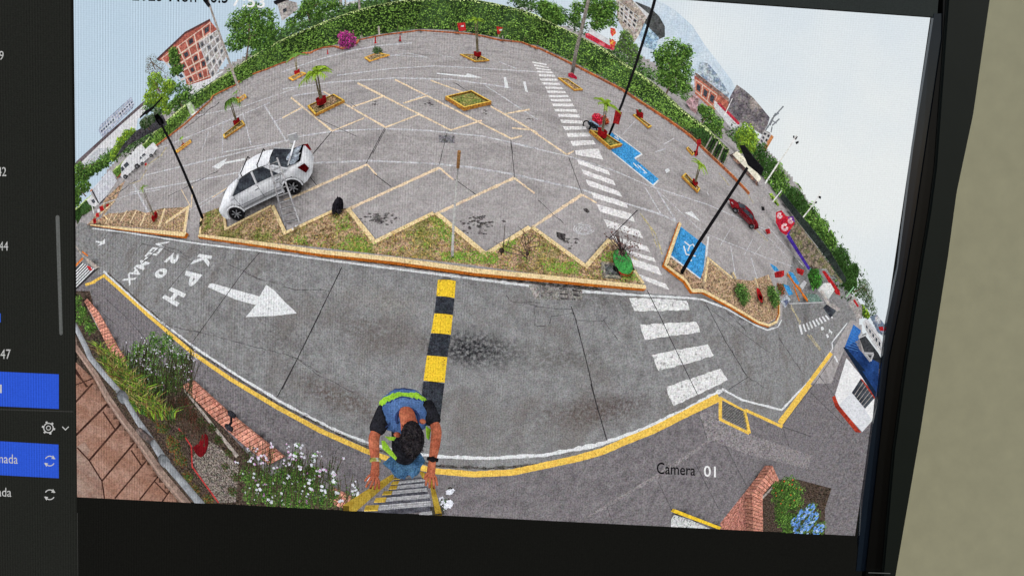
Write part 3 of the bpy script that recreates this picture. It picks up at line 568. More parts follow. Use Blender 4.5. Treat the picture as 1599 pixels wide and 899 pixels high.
# ================================================================== hedge
def hedge(label, base, top, dpt, n, gap=0., m=m_hedge, group=None):
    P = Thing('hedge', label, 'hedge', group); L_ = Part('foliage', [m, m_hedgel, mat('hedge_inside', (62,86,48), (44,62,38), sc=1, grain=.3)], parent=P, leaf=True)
    K = 60; ts = np.linspace(0, 1, K); b = [along(base, t) for t in ts]; t_ = [along(top, t) for t in ts]
    gb = G(b); D = np.hypot(gb[:,0], gb[:,1]); tp = PX(t_, D)
    V = []; Fs = []
    for i in range(K):
        back = unit(gb[i])*dpt; V += [gb[i]+(tp[i]-gb[i])*.12, tp[i]*1.0, tp[i]+back, gb[i]+back]
    for i in range(K-1):
        for k in range(3): Fs.append((i*4+k, i*4+k+1, i*4+4+k+1, i*4+4+k))
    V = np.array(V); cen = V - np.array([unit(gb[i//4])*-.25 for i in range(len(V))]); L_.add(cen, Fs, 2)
    t = RNG.uniform(0, 1, n); f = RNG.uniform(.04, 1.0, n); ii = np.clip((t*(K-1)).astype(int), 0, K-2); fr = t*(K-1)-ii
    B = gb[ii]*(1-fr)[:,None]+gb[ii+1]*fr[:,None]; Tt = tp[ii]*(1-fr)[:,None]+tp[ii+1]*fr[:,None]
    C = B+(Tt-B)*f[:,None]; out = -C/np.maximum(np.hypot(C[:,0], C[:,1]), 1)[:,None]; out[:,2] = 0
    dd = np.hypot(C[:,0], C[:,1]); C = C+out*RNG.uniform(-.15, .35, n)[:,None]; sz = .0032*np.maximum(dd, 25)
    k = len(C); q = f > .93
    for m_i, sel in ((0, ~q), (1, q)):
        c = C[sel]; o = out[sel]; leafquads2(L_, c, o*.55+Zv*.6, sz[sel], m_i, .72, 1.45)
    # the clipped top in paler leaves
    n2 = n//4; t = RNG.uniform(0, 1, n2); ii = np.clip((t*(K-1)).astype(int), 0, K-2); c = tp[ii]+(tp[ii+1]-tp[ii])*(t*(K-1)-ii)[:,None]; c += (c/np.linalg.norm(c[:, :2], axis=1)[:,None])*[1, 1, 0]*RNG.uniform(0, dpt, n2)[:,None]
    dd = np.hypot(c[:,0], c[:,1]); leafquads2(L_, c, np.tile(Zv, (n2, 1)), .0028*np.maximum(dd, 25), 1, .85, 1.2)
    st_ = Part('stems', m_bark, parent=P)
    for i in range(0, K, 2): tube(st_, [gb[i], gb[i]+(tp[i]-gb[i])*.25], .05, 4)
def leafquads2(P, c, nrm, size, mi, tlo, thi, blade=1.):
    n = len(c); nr = nrm+RNG.normal(size=(n, 3))*.4; nr /= np.linalg.norm(nr, axis=1)[:,None]
    a = np.cross(nr, RNG.normal(size=(n, 3))); a /= np.linalg.norm(a, axis=1)[:,None]; b = np.cross(nr, a); s = (size*RNG.uniform(.6, 1.4, n))[:,None]
    V = np.stack([c-a*s, c+b*s*.6*blade, c+a*s, c-b*s*.6*blade], 1).reshape(-1, 3); k_ = .86+.2*np.sin(c[:,0]*.55+1.3*np.sin(c[:,1]*.4))*np.sin(c[:,2]*1.7+c[:,1]*.3)+.1*np.sin(c[:,0]*1.9+c[:,2]*3)
    P.add(V, [(4*i, 4*i+1, 4*i+2, 4*i+3) for i in range(n)], mi, list(RNG.uniform(tlo, thi, n)*k_))
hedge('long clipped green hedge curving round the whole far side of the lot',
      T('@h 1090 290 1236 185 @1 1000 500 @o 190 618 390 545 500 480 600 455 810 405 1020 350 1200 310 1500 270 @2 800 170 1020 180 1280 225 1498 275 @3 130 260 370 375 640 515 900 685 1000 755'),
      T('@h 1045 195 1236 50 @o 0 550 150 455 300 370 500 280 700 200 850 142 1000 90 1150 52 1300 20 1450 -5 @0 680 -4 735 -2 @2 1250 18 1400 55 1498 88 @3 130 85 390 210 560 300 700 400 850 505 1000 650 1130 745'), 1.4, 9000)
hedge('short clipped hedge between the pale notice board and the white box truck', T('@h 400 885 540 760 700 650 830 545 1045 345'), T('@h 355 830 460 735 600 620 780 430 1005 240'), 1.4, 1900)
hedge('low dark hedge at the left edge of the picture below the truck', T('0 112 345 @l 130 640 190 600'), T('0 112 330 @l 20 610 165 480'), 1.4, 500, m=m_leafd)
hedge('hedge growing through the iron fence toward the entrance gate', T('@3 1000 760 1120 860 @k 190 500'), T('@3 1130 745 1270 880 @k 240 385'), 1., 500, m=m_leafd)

# ================================================================== trees
def tree(label, D, blobs, nleaf, trunk=None, m=m_leaf, m2=None, name='tree', cat='tree', group=None, size=None, thi=1.3, bare=False):
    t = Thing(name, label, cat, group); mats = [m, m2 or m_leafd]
    cr = Part('crown', mats, parent=t, leaf=True); tk = Part('trunk', m_bark, parent=t)
    tot = sum(r*r for _, _, r in blobs); cs = []
    for (x, y, r) in blobs:
        k, C = ppm((x, y), D); R = r/k; n = max(20, int(1.9*nleaf*r*r/tot)); s = size/k if size else 2.1/k
        n1 = int(n*.56)
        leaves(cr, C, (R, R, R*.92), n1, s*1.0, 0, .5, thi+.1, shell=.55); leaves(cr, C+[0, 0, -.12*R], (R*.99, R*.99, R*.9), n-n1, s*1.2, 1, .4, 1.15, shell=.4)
        cs.append((C, R))
    if trunk:
        b = PX([trunk[0]], np.array([D]))[0]; e = PX([trunk[1]], np.array([D]))[0]; k, _ = ppm(trunk[1], D)
        tube(tk, [b, b*.45+e*.55+[.1, 0, 0], e], [1.7/k, 1.2/k, .8/k], 7)
    else:
        C, R = cs[0]; b = C-Zv*R*1.6; e = C; k = 1; tube(tk, [b, (b+e)/2, e], [R*.1, R*.08, R*.05], 6)
    for C, R in cs: tube(tk, [e-(e-b)*.2, (e+C)/2+[0, 0, R*.1], C+Zv*R*.5], [R*.07, R*.05, R*.02], 5)
B_ = lambda s, r: [(x, y, q) for (x, y), q in zip(T(s), r)]
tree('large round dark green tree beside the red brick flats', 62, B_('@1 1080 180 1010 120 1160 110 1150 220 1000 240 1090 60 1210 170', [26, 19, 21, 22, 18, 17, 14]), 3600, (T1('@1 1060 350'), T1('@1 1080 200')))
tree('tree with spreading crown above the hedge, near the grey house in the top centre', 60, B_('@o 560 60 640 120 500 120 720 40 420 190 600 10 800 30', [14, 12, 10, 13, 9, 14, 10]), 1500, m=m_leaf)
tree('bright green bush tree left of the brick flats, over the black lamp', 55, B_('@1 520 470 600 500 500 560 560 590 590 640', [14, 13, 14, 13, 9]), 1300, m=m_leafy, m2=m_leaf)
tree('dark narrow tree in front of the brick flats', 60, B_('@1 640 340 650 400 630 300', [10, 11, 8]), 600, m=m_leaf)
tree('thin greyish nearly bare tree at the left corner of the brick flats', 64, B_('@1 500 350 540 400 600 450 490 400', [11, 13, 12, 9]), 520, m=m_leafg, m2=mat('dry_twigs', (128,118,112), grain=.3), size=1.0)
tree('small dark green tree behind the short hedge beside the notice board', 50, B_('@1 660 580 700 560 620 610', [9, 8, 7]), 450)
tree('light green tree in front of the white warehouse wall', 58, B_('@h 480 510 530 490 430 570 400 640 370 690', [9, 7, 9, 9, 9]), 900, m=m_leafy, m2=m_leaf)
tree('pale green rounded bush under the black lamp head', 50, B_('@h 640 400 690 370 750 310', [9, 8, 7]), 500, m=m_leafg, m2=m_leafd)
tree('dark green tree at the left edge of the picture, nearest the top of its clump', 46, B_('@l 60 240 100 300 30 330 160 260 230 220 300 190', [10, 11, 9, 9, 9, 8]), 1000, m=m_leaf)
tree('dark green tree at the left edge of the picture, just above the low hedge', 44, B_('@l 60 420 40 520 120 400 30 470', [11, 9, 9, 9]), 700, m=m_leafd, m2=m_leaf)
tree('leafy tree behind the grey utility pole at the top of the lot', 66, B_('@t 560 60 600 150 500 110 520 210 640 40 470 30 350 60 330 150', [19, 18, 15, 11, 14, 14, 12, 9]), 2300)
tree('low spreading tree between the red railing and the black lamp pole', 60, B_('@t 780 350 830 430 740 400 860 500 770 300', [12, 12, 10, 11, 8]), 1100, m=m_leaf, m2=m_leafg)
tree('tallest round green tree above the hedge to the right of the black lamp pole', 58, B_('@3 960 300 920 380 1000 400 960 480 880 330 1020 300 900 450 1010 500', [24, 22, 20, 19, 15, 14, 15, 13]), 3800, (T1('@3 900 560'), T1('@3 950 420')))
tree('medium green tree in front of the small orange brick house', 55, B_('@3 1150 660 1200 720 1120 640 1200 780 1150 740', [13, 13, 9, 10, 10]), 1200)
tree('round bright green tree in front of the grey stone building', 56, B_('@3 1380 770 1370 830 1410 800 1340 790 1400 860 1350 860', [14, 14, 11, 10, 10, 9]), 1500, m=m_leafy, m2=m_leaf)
for lab, D, s_, r_ in (('dark green tree behind the twin headed street light', 62, '@8 240 60 270 20 300 80 260 110', [13, 11, 12, 11]), ('green tree just right of the twin headed street light', 64, '@8 340 110 320 160 370 160 350 200', [13, 12, 12, 12]),
    ('green tree between the far palm and the second street light', 66, '@8 430 240 400 230 460 270', [13, 12, 11]), ('rounded green tree beneath the second street light', 70, '@8 500 310 520 350 490 340 540 390', [12, 13, 11, 12]),
    ('olive green tree over the long dark awning', 72, '@8 580 420 560 380 600 450', [9, 10, 9]), ('bright round tree over the end of the long dark awning', 74, '@8 650 520 640 560 670 550 640 500 660 590', [13, 13, 11, 10, 9]),
    ('dark ragged tree at the right edge below the bright round tree', 78, '@8 700 600 690 640 710 580', [9, 11, 7])): tree(lab, D, [(x, y-2, q*1.22) for x, y, q in B_(s_, r_)], 1150, m=random.choice([m_leaf, m_leafd, m_leaf]))
tree('greyish sparse tree against the white sky near the right edge', 80, B_('@8 755 650 770 690 740 680 780 730 800 770', [12, 12, 9, 12, 8]), 900, m=m_leafg, m2=m_leafd, size=1.3)
tree('bright green tree standing in the lot beside the red and white stand', 44, B_('@8 515 610 500 640 535 630 520 590', [12, 12, 10, 9]), 1000, m=mat('vivid_green_leaves', (74,140,54), grain=.25))
tree('yellow green hedge bush beside the white sign board at the far right', 66, B_('@q 720 350 750 390 770 410', [6, 6, 5]), 350, m=m_leafy, name='bush', cat='bush')
tree('clipped dome shaped shrub behind the hedge at the top of the lot', 56, B_('@t 130 90 70 80 160 150 190 170 110 140 60 40', [15, 13, 12, 10, 13, 10]), 1900, m=m_leaf, name='bush', cat='bush')
tree('small clipped bush beside the entrance awning', 52, B_('@r 120 150 150 190', [8, 8]), 350, m=m_leafy, name='bush', cat='bush')
def bush(label, b, r, n, D=None, m=mat('mid_green_leaves', (92,128,62), grain=.25), m2=m_leafd, pot=None, name='bush', sz=1.6):
    tree(label, D or hd(b), [(b[0], b[1]-r*.9, r), (b[0]-r*.2, b[1]-r*1.3, r*.7), (b[0]+r*.3, b[1]-r*.6, r*.7)], n, (b, (b[0], b[1]-r)), m=m, m2=m2, name=name, cat='bush', size=sz)
bush('round dark green shrub in the gravel bed, left of the one by the red pot', T1('@8 175 735'), 16, 900)
bush('bushy green shrub beside the red pot in the nose of the gravel bed', T1('@8 320 745'), 16, 900)
bush('reddish brown shrub at the back of the gravel bed', T1('@8 360 690'), 9, 300, m=mat('reddish_leaves', (140,80,60), grain=.3))
bush('magenta bougainvillea in flower at the foot of the hedge', T1('@2 375 285'), 15, 900, m=mat('magenta_flowers', (196,60,150), grain=.3), m2=mat('dark_magenta', (150,50,120), (80,90,50), sc=2, grain=.3))
bush('grey green shrub in the small yellow kerbed planter at the top of the lot', T1('@2 555 325'), 8, 260, m=m_leafg)
bush('red and pink flowering bush in the planter beside the pole with the red sign', T1('@m 640 640'), 9, 420, m=mat('pinkish_red_flowers', (226,50,80), grain=.3), m2=m_red2)
bush('orange leaved bush in the planter beside the pole with the red sign', T1('@m 700 640'), 7, 300, m=mat('orange_leaves', (200,96,56), grain=.3), m2=m_red)

# ================================================================== palms, pots and planters
def planter(label, pts, w_=.14, h=.16, D=None, soil=m_soil, group='kerbed planters in the lot'):
    t = Thing('kerbed_planter', label, 'planter', group); P = Part('kerb', [m_yel, mat('ochre_kerb_face', (214,156,70), (180,116,60), sc=5, grain=.25)], parent=t, layer=6)
    k = ppm(pts[0], hd(pts[0]))[0]; kerb(P, pts, max(w_, 2.6/k), h, side_of(pts), 8, closed=True); s_ = Part('soil', soil, parent=t, layer=5); gpatch(s_, pts, 6, z=h*.6)
def side_of(pts):
    g = G(pts); a = sum(g[i][0]*g[(i+1) % len(g)][1]-g[(i+1) % len(g)][0]*g[i][1] for i in range(len(g))); return 1 if a > 0 else -1
gsoil = mat('grassy_soil', (150,140,84), (104,120,60), sc=3, lo=.4, hi=.6, grain=.45)
planter('yellow kerbed planter of the lushest palm, up and right of the white car', T('@2 150 630 195 682 368 598 305 560'), h=.2)
planter('empty square planter with orange sides and dry grass in the middle of the lot', T('@2 955 582 1065 650 1225 612 1108 545'), h=.26, soil=gsoil)
planter('small yellow planter holding the grey green shrub near the hedge', T('@2 480 340 510 362 630 325 560 312'))
planter('yellow planter with the slender palm at the top centre of the lot', T('@2 1040 322 1130 365 1215 358 1150 325'))
planter('narrow yellow planter with the small palm at the upper left of the lot', T('@2 35 460 60 475 140 432 115 424'))
planter('long yellow planter under the palm left of the white car', T('@1 928 795 935 815 1058 732 1040 708'))
planter('planter at the foot of the tall grey pole at the upper left', T('@1 1003 590 1015 603 1065 570 1055 552'))
planter('narrow yellow planter near the white vans', T('@1 650 885 655 897 742 832 735 822'))
planter('yellow planter around the black lamp pole beside the blue bay', T('@m 560 712 740 865 848 838 690 735'), h=.22, soil=gsoil)
planter('faded narrow planter with a small red pot near the hedge', T('@m 945 565 1085 682 1112 668 970 562'))
planter('faded planter at the foot of the utility pole with the pink red sign', T('@t 175 690 320 800 395 795 260 700'))
planter('yellow planter with the small palm left of the red car', T('@7 990 288 1085 382 1096 362 1010 270'))
planter('short pale planter with red sign stake near the iron fence', T('@7 1018 122 1055 165 1065 155 1028 115'))
def palm(label, b, t, potr=.3, poth=.55, H=2.6, nf=10, fl=1.15, mm=m_leaf, pot=True, trunk=.05, group='potted palms in the lot', name='potted_palm', droop=1.0):
    th = Thing(name, label, 'palm', group); fr = frame(b, t, H); k = 1
    if pot:
        P = Part('pot', m_red, parent=th, smooth=True); lathe(P, fr, [(potr*.75, 0), (potr*1.02, poth*.45), (potr, poth*.9), (potr*1.08, poth), (potr*.9, poth), (potr*.85, poth*.9)])
    tk = Part('trunk', mat('palm_trunk', (150,138,112), (108,96,74), sc=8, grain=.3), parent=th); th_ = H-fl*.55
    for j in range(2 if trunk < .06 else 1):
        o = (j-.5)*.12 if trunk < .06 else 0; tube(tk, [fr(o*.5, 0, poth*.8 if pot else 0), fr(o, 0, th_*.6), fr(o*1.3, 0, th_)], np.array([trunk*1.3, trunk, trunk*.7])*fr.s, 6)
    cr = Part('crown', [mm, m_leafy], parent=th, leaf=False, smooth=False)
    for i in range(nf):
        a = 2*math.pi*i/nf+random.uniform(-.25, .25); el = random.uniform(.5, 1.25); L_ = fl*random.uniform(.75, 1.1); tint = random.uniform(.7, 1.25); mi = int(random.random() < .3)
        pts = []
        for q in np.linspace(0, 1, 8):
            r = L_*q*math.cos(el)*(1+.25*q); z = th_+L_*(q*math.sin(el)-droop*.75*q*q); pts.append((r*math.cos(a), r*math.sin(a), z))
        for q in range(1, 8):
            c = np.array(pts[q]); p0 = np.array(pts[q-1]); d = unit(c-p0); sd = unit(np.cross(d, Zv)); ll = L_*.30*(1-abs(q/8-.45)*1.1)
            for s_ in (-1, 1):
                e = c+sd*s_*ll*.8+d*ll*.5-Zv*ll*.45; wv = d*L_*.055
                cr.add([fr(*p0), fr(*(p0+wv*2)), fr(*e)], [(0, 1, 2)], mi, tint)
                cr.add([fr(*(p0+d*L_*.06)), fr(*(p0+d*L_*.06+wv*1.6)), fr(*(e+d*L_*.06))], [(0, 1, 2)], mi, tint*.9)
        tube(cr, [fr(*p) for p in pts], np.linspace(.022, .008, 8)*fr.s, 4, mi, tint)
palm('lushest potted palm, arching over its yellow planter up and right of the white car', T1('@2 236 622'), T1('@2 185 362'), nf=13, fl=1.35, mm=m_leafy)
palm('slender palm in a red pot in the planter at the top centre of the lot', T1('@2 1146 340'), T1('@2 1135 85'), H=3.6, nf=8, fl=.9, mm=m_leafy)
palm('small palm in a red pot in the narrow planter at the upper left', T1('@2 88 440'), T1('@2 70 290'), H=2.6, nf=10, fl=1.2)
palm('droopy palm in a dark red pot, left of the white car', T1('@1 1012 735'), T1('@1 955 550'), H=2.7, nf=11, fl=1.2, droop=1.4)
palm('little palm at the foot of the tall grey pole at the upper left', T1('@1 1010 590'), T1('@1 995 525'), H=1.8, nf=9, fl=.9)
palm('tiny palm in a red pot near the white vans', T1('@1 693 862'), T1('@1 675 795'), H=1.8, nf=8, fl=.9)
palm('tall thin palm with two small tufts in a wide red pot behind the left kerb', T1('@l 745 700'), T1('@l 610 385'), potr=.42, poth=.6, H=3.6, nf=7, fl=.7, trunk=.03)
palm('palm with upright fronds in a big red pot beside the black lamp pole', T1('@m 672 775'), T1('@m 720 395'), potr=.36, poth=.75, H=3.2, nf=9, fl=1.2, mm=m_leafy, droop=.8)
palm('young palm in a dark red pot left of the red car', T1('@7 1065 345'), T1('@7 1110 180'), H=2.5, nf=9, fl=1.1, mm=m_leafy)
palm('palm with a feathery silhouette above the tree line on the right', T1('@8 455 285'), T1('@8 450 165'), pot=False, H=5, nf=12, fl=1.9, mm=m_leafd, trunk=.12, group=None, name='palm_tree')
def pot(label, b, t, r=.3, h=.5, mm=m_red, cat='pot', plant=0, m2=m_leafd):
    th = Thing('plant_pot', label, cat); fr = frame(b, t, h); P = Part('pot', mm, parent=th, smooth=True); lathe(P, fr, [(r*.75, 0), (r, h*.45), (r*.98, h*.9), (r*1.1, h), (r*.9, h), (r*.8, h*.85)])
    if plant:
        C = fr(0, 0, h+plant*.4); L_ = Part('foliage', [m2], parent=th, leaf=True); leaves(L_, C, np.array([.6, .6, .7])*plant*fr.s, 60, .09*fr.s)
pot('small dark red pot with a stick in the faded narrow planter by the hedge', T1('@m 1010 588'), T1('@m 1010 530'), plant=.15)
pot('red pot beside the bushy shrub in the gravel bed', T1('@8 268 742'), T1('@8 262 690'), r=.36, h=.6)
# painted pot in the bed
th = Thing('plant_pot', 'large pot painted green over dark red with a dry twiggy plant, beside the crosswalk', 'pot')
b0, t0 = T1('@i 1340 590'), T1('@i 1325 440'); fr = frame(b0, t0, .6); P = Part('pot', [m_red, mat('bright_green_paint', (82,176,88), (62,140,72), sc=6, grain=.25)], parent=th, smooth=True)
lathe(P, fr, [(.30, 0), (.40, .07), (.42, .28)], 18, 0); lathe(P, fr, [(.40, .28), (.37, .42), (.30, .54), (.25, .58)], 18, 1)
P = Part('soil', m_mulch, parent=th); lathe(P, fr, [(.25, .58), (.24, .55)], 18)
P = Part('plant', mat('dry_twigs_dark', (84,66,66), (60,50,48), sc=9, grain=.3), parent=th)
for i in range(46):
    a = random.uniform(0, 6.28); r = random.uniform(.1, .75); h_ = random.uniform(.8, 1.3); c = (r*math.cos(a)*.9, r*math.sin(a)*.9)
    tube(P, [fr(0, 0, .55), fr(c[0]*.4, c[1]*.4, .6+(h_-.6)*.5), fr(c[0], c[1], h_)], np.array([.012, .01, .006])*fr.s, 4, 0, random.uniform(.7, 1.3))
L_ = Part('leaves', [mat('dry_leaves', (120,92,88), (80,70,66), sc=5, grain=.3)], parent=th, leaf=True); leaves(L_, fr(.1, 0, 1.1), np.array([.7, .7, .45])*fr.s, 260, .04*fr.s)

# ================================================================== poles
def pole(label, pts, r, m, D=None, name='lamp_post', cat='lamp post', foot=.0):
    th = Thing(name, label, cat); b = G([pts[0]])[0]; D = D or math.hypot(b[0], b[1]); P = Part('pole', m, parent=th, smooth=True)
    p3 = list(PX(resample(pts, 25), D)); k = ppm(pts[0], D)[0]
    tube(P, p3, np.linspace(r[0], r[1], len(p3))/k if False else [rr/ppm(q, D)[0] for rr, q in zip(np.linspace(r[0], r[1], len(p3)), resample(pts, 25))], 8)
    if foot:
        Q = Part('base_plate', m, parent=th); box(Q, p3[0]-[foot, foot, .02], (2*foot, 0, 0), (0, 2*foot, 0), (0, 0, .12))
    return th, D
th, D = pole('black lamp post at the left rising from the kerb beside the white car', T('0 317 346 300 302 283 262 265 222 246 186'), (2.5, 1.9), m_black, foot=.25)
P = Part('lamp_head', m_black, parent=th); slabpoly(P, T('@h 725 345 755 320 800 370 815 410 775 430 745 390'), D, .35); slabpoly(P, T('@h 600 350 640 305 720 255 795 172 798 188 735 262 700 300 640 335 602 366'), D, .3)
th, D = pole('black lamp post in the gravel bed in front of the blue accessible bay', T('0 1063 430 1090 382 1120 336 1150 290 1168 262'), (2.9, 2.3), m_black, foot=.22)
P = Part('lamp_head', m_black, parent=th); slabpoly(P, T('@k 355 305 400 300 500 430 600 545 575 610 440 500 415 440'), D, .4)  # slab stands for the kiosk's dark roof awning, hung on the post
th, D = pole('tall black lamp post rising from a planter and leaving the picture at the top', T('0 950 215 972 162 992 105 1010 48 1030 -25'), (1.9, 2.6), m_black)
P = Part('sign_panel', m_red2, parent=th); slabpoly(P, T('@m 795 520 852 540 825 645 772 630'), D-.3, .15)
th, D = pole('tall grey concrete pole standing in a planter at the upper left of the lot', T('0 376 151 362 112 346 66 323 0'), (2.2, 1.5), m_conc, name='utility_pole', cat='pole')
P = Part('bracket', m_black, parent=th); tube(P, [PX([T1('@1 815 -5')], np.array([D]))[0], PX([T1('@1 845 35')], np.array([D]))[0]], .25, 6)
th, D = pole('concrete utility pole with a pink and red sign at its foot, behind the crosswalk', T('0 893 120 900 80 910 40 924 -20'), (3.0, 2.6), m_conc, name='utility_pole', cat='pole')
P = Part('sign_panel', [mat('pink_red_sign', (206,44,70), (236,150,160), sc=1.2, lo=.5, hi=.6, grain=.3)], parent=th); slabpoly(P, T('@t 268 645 300 640 345 680 340 725 300 722 268 705'), D-.5, .3)
thw, Dw = pole('slim white pole standing in the bed in front of the middle bays', T('0 706 405 708 350 712 295 715 258'), (1.7, 1.4), m_gal, name='pole', cat='pole')
P = Part('rusty_top', mat('rusty_metal', (176,130,84), (130,96,66), sc=5, grain=.3), parent=thw); tube(P, list(PX(T('0 715 262 717 236'), Dw)), .035, 6)
pole('grey metal pole at the hedge, leftmost of the three behind the bougainvillea', T('@2 352 175 345 60 338 -20'), (2.6, 2.6), m_conc, name='pole', cat='pole')
th, D = pole('grey metal pole at the hedge carrying a small white sign', T('@2 463 222 455 120 448 -20'), (1.8, 1.6), m_conc, name='pole', cat='pole')
P = Part('sign_panel', m_wht, parent=th); slabpoly(P, T('@2 432 88 458 85 460 132 436 135'), D-.3, .1); tube(Part('sign_mark', m_red2, parent=th), [PX([T1('@2 440 108')], np.array([D-.5]))[0], PX([T1('@2 449 106')], np.array([D-.5]))[0]], .12, 6)
pole('short grey post at the hedge to the right of the bougainvillea', T('@2 568 205 563 152'), (1.5, 1.5), m_conc, name='post', cat='post')
pole('thin pole rising over the hedge at the top left centre', T('@2 372 85 368 -10'), (1.2, 1.2), m_conc, name='pole', cat='pole')
th, D = pole('grey street light with twin heads against the sky on the right', T('0 1194 290 1215 258 1232 234 1246 211'), (1.3, .9), m_gal, D=58, name='street_light', cat='street light')
P = Part('lamp_head', m_black, parent=th); slabpoly(P, T('@b 1125 628 1138 630 1136 650 1126 648'), 58, .6); slabpoly(P, T('@b 1145 640 1168 636 1150 665 1140 660'), 58, .6); slabpoly(P, T('@b 1145 685 1172 675 1175 690 1155 705'), 58, .6)
th, D = pole('grey street light rising over the trees above the purple banner', T('@r 378 300 430 235 480 165 520 95'), (1.2, .7), m_gal, D=66, name='street_light', cat='street light')
P = Part('lamp_head', m_black, parent=th); slabpoly(P, T('@r 500 130 520 135 518 155 500 148'), 66, .6); slabpoly(P, T('@r 470 175 490 175 485 190 470 188'), 66, .6)
pole('short distant street light above the dark awning', T('@r 575 415 592 380'), (.9, 1.2), m_gal, D=72, name='street_light', cat='street light')
th, D = pole('green metal pole beside the white sign board building at the far right', T('@q 580 250 650 160'), (1, .8), mat('pale_green_metal', (150,196,150), grain=.2), D=60, name='pole', cat='pole')
pole('slim grey pole leaning over the awning near the small clipped bush', T('@r 110 215 210 90'), (1, .8), m_gal, D=50, name='pole', cat='pole')
pole('thin pole in front of the orange brick house', T('@b 520 450 590 300'), (.8, .6), m_gal, D=60, name='pole', cat='pole')
pole('thin white pole on the left edge beside the box truck', T('@l 190 640 160 500'), (.8, .7), m_gal, name='pole', cat='pole')

# small red things
def post(label, b, t, r=.12, name='bollard', group='red bollards near the hedge'):
    th = Part(name, m_red, label=label, cat='bollard', group=group, smooth=True); fr = frame(b, t, 1.0); lathe(th, fr, [(r*1.8, 0), (r*1.6, .12), (r, .14), (r*.8, .9), (r*.3, 1.0)])
post('dark red bollard below the short grey post by the hedge', T1('@2 545 252'), T1('@2 545 215')); post('dark red bollard to the right of the one below the short grey post', T1('@2 690 240'), T1('@2 690 205')); post('dark red bollard left of the bougainvillea', T1('@2 265 315'), T1('@2 265 288'))
def bin_(label, quad, legs):
    th = Thing('waste_bin', label, 'bin', 'red bins along the hedge'); D = hd(legs[0]); P = Part('body', m_red2, parent=th); slabpoly(P, quad, D, .8)
    Q = Part('label', m_wht, parent=th); c = np.mean(quad, 0); slabpoly(Q, [(c[0]-1.5, c[1]-2), (c[0]+3, c[1]-3), (c[0]+3, c[1]-.5), (c[0]-1.5, c[1])], D-.35, .05)
    P = Part('legs', m_conc, parent=th)
    for l in legs: tube(P, list(PX([(l[0], l[1]-5), l], D)), .12, 5)
bin_('red bin on a stand left of the slender palm at the top', T('@2 1025 135 1072 132 1078 178 1035 182'), T('@2 1040 202 1065 200'))
bin_('red bin on a stand right of the slender palm at the top', T('@2 1255 155 1300 160 1295 205 1262 198'), T('@2 1268 222 1292 225'))
th = Thing('sign_stake', 'red two lobed sign stake in the short pale planter near the iron fence', 'sign'); D = hd(T1('@7 1075 165'))
P = Part('stake', m_red2, parent=th); tube(P, list(PX(T('@7 1075 165 1090 100'), D)), .1, 6); P = Part('upper_plate', m_red2, parent=th); slabpoly(P, T('@7 1083 70 1105 65 1107 95 1092 103 1082 95'), D, .15); P = Part('lower_plate', m_red2, parent=th); slabpoly(P, T('@7 1065 135 1088 132 1090 160 1070 165'), D, .15)
th = Thing('notice_board', 'pale green and white notice board at the end of the short hedge', 'sign'); D = hd(T1('@h 1080 330')); P = Part('panel', mat('pale_board', (206,216,190), (150,180,120), sc=1.5, grain=.2), parent=th); slabpoly(P, T('@h 1005 240 1045 212 1085 310 1050 330'), D, .2); P = Part('frame', m_gal, parent=th); slabpoly(P, T('@h 1045 330 1100 300 1108 320 1060 345'), D, .3)

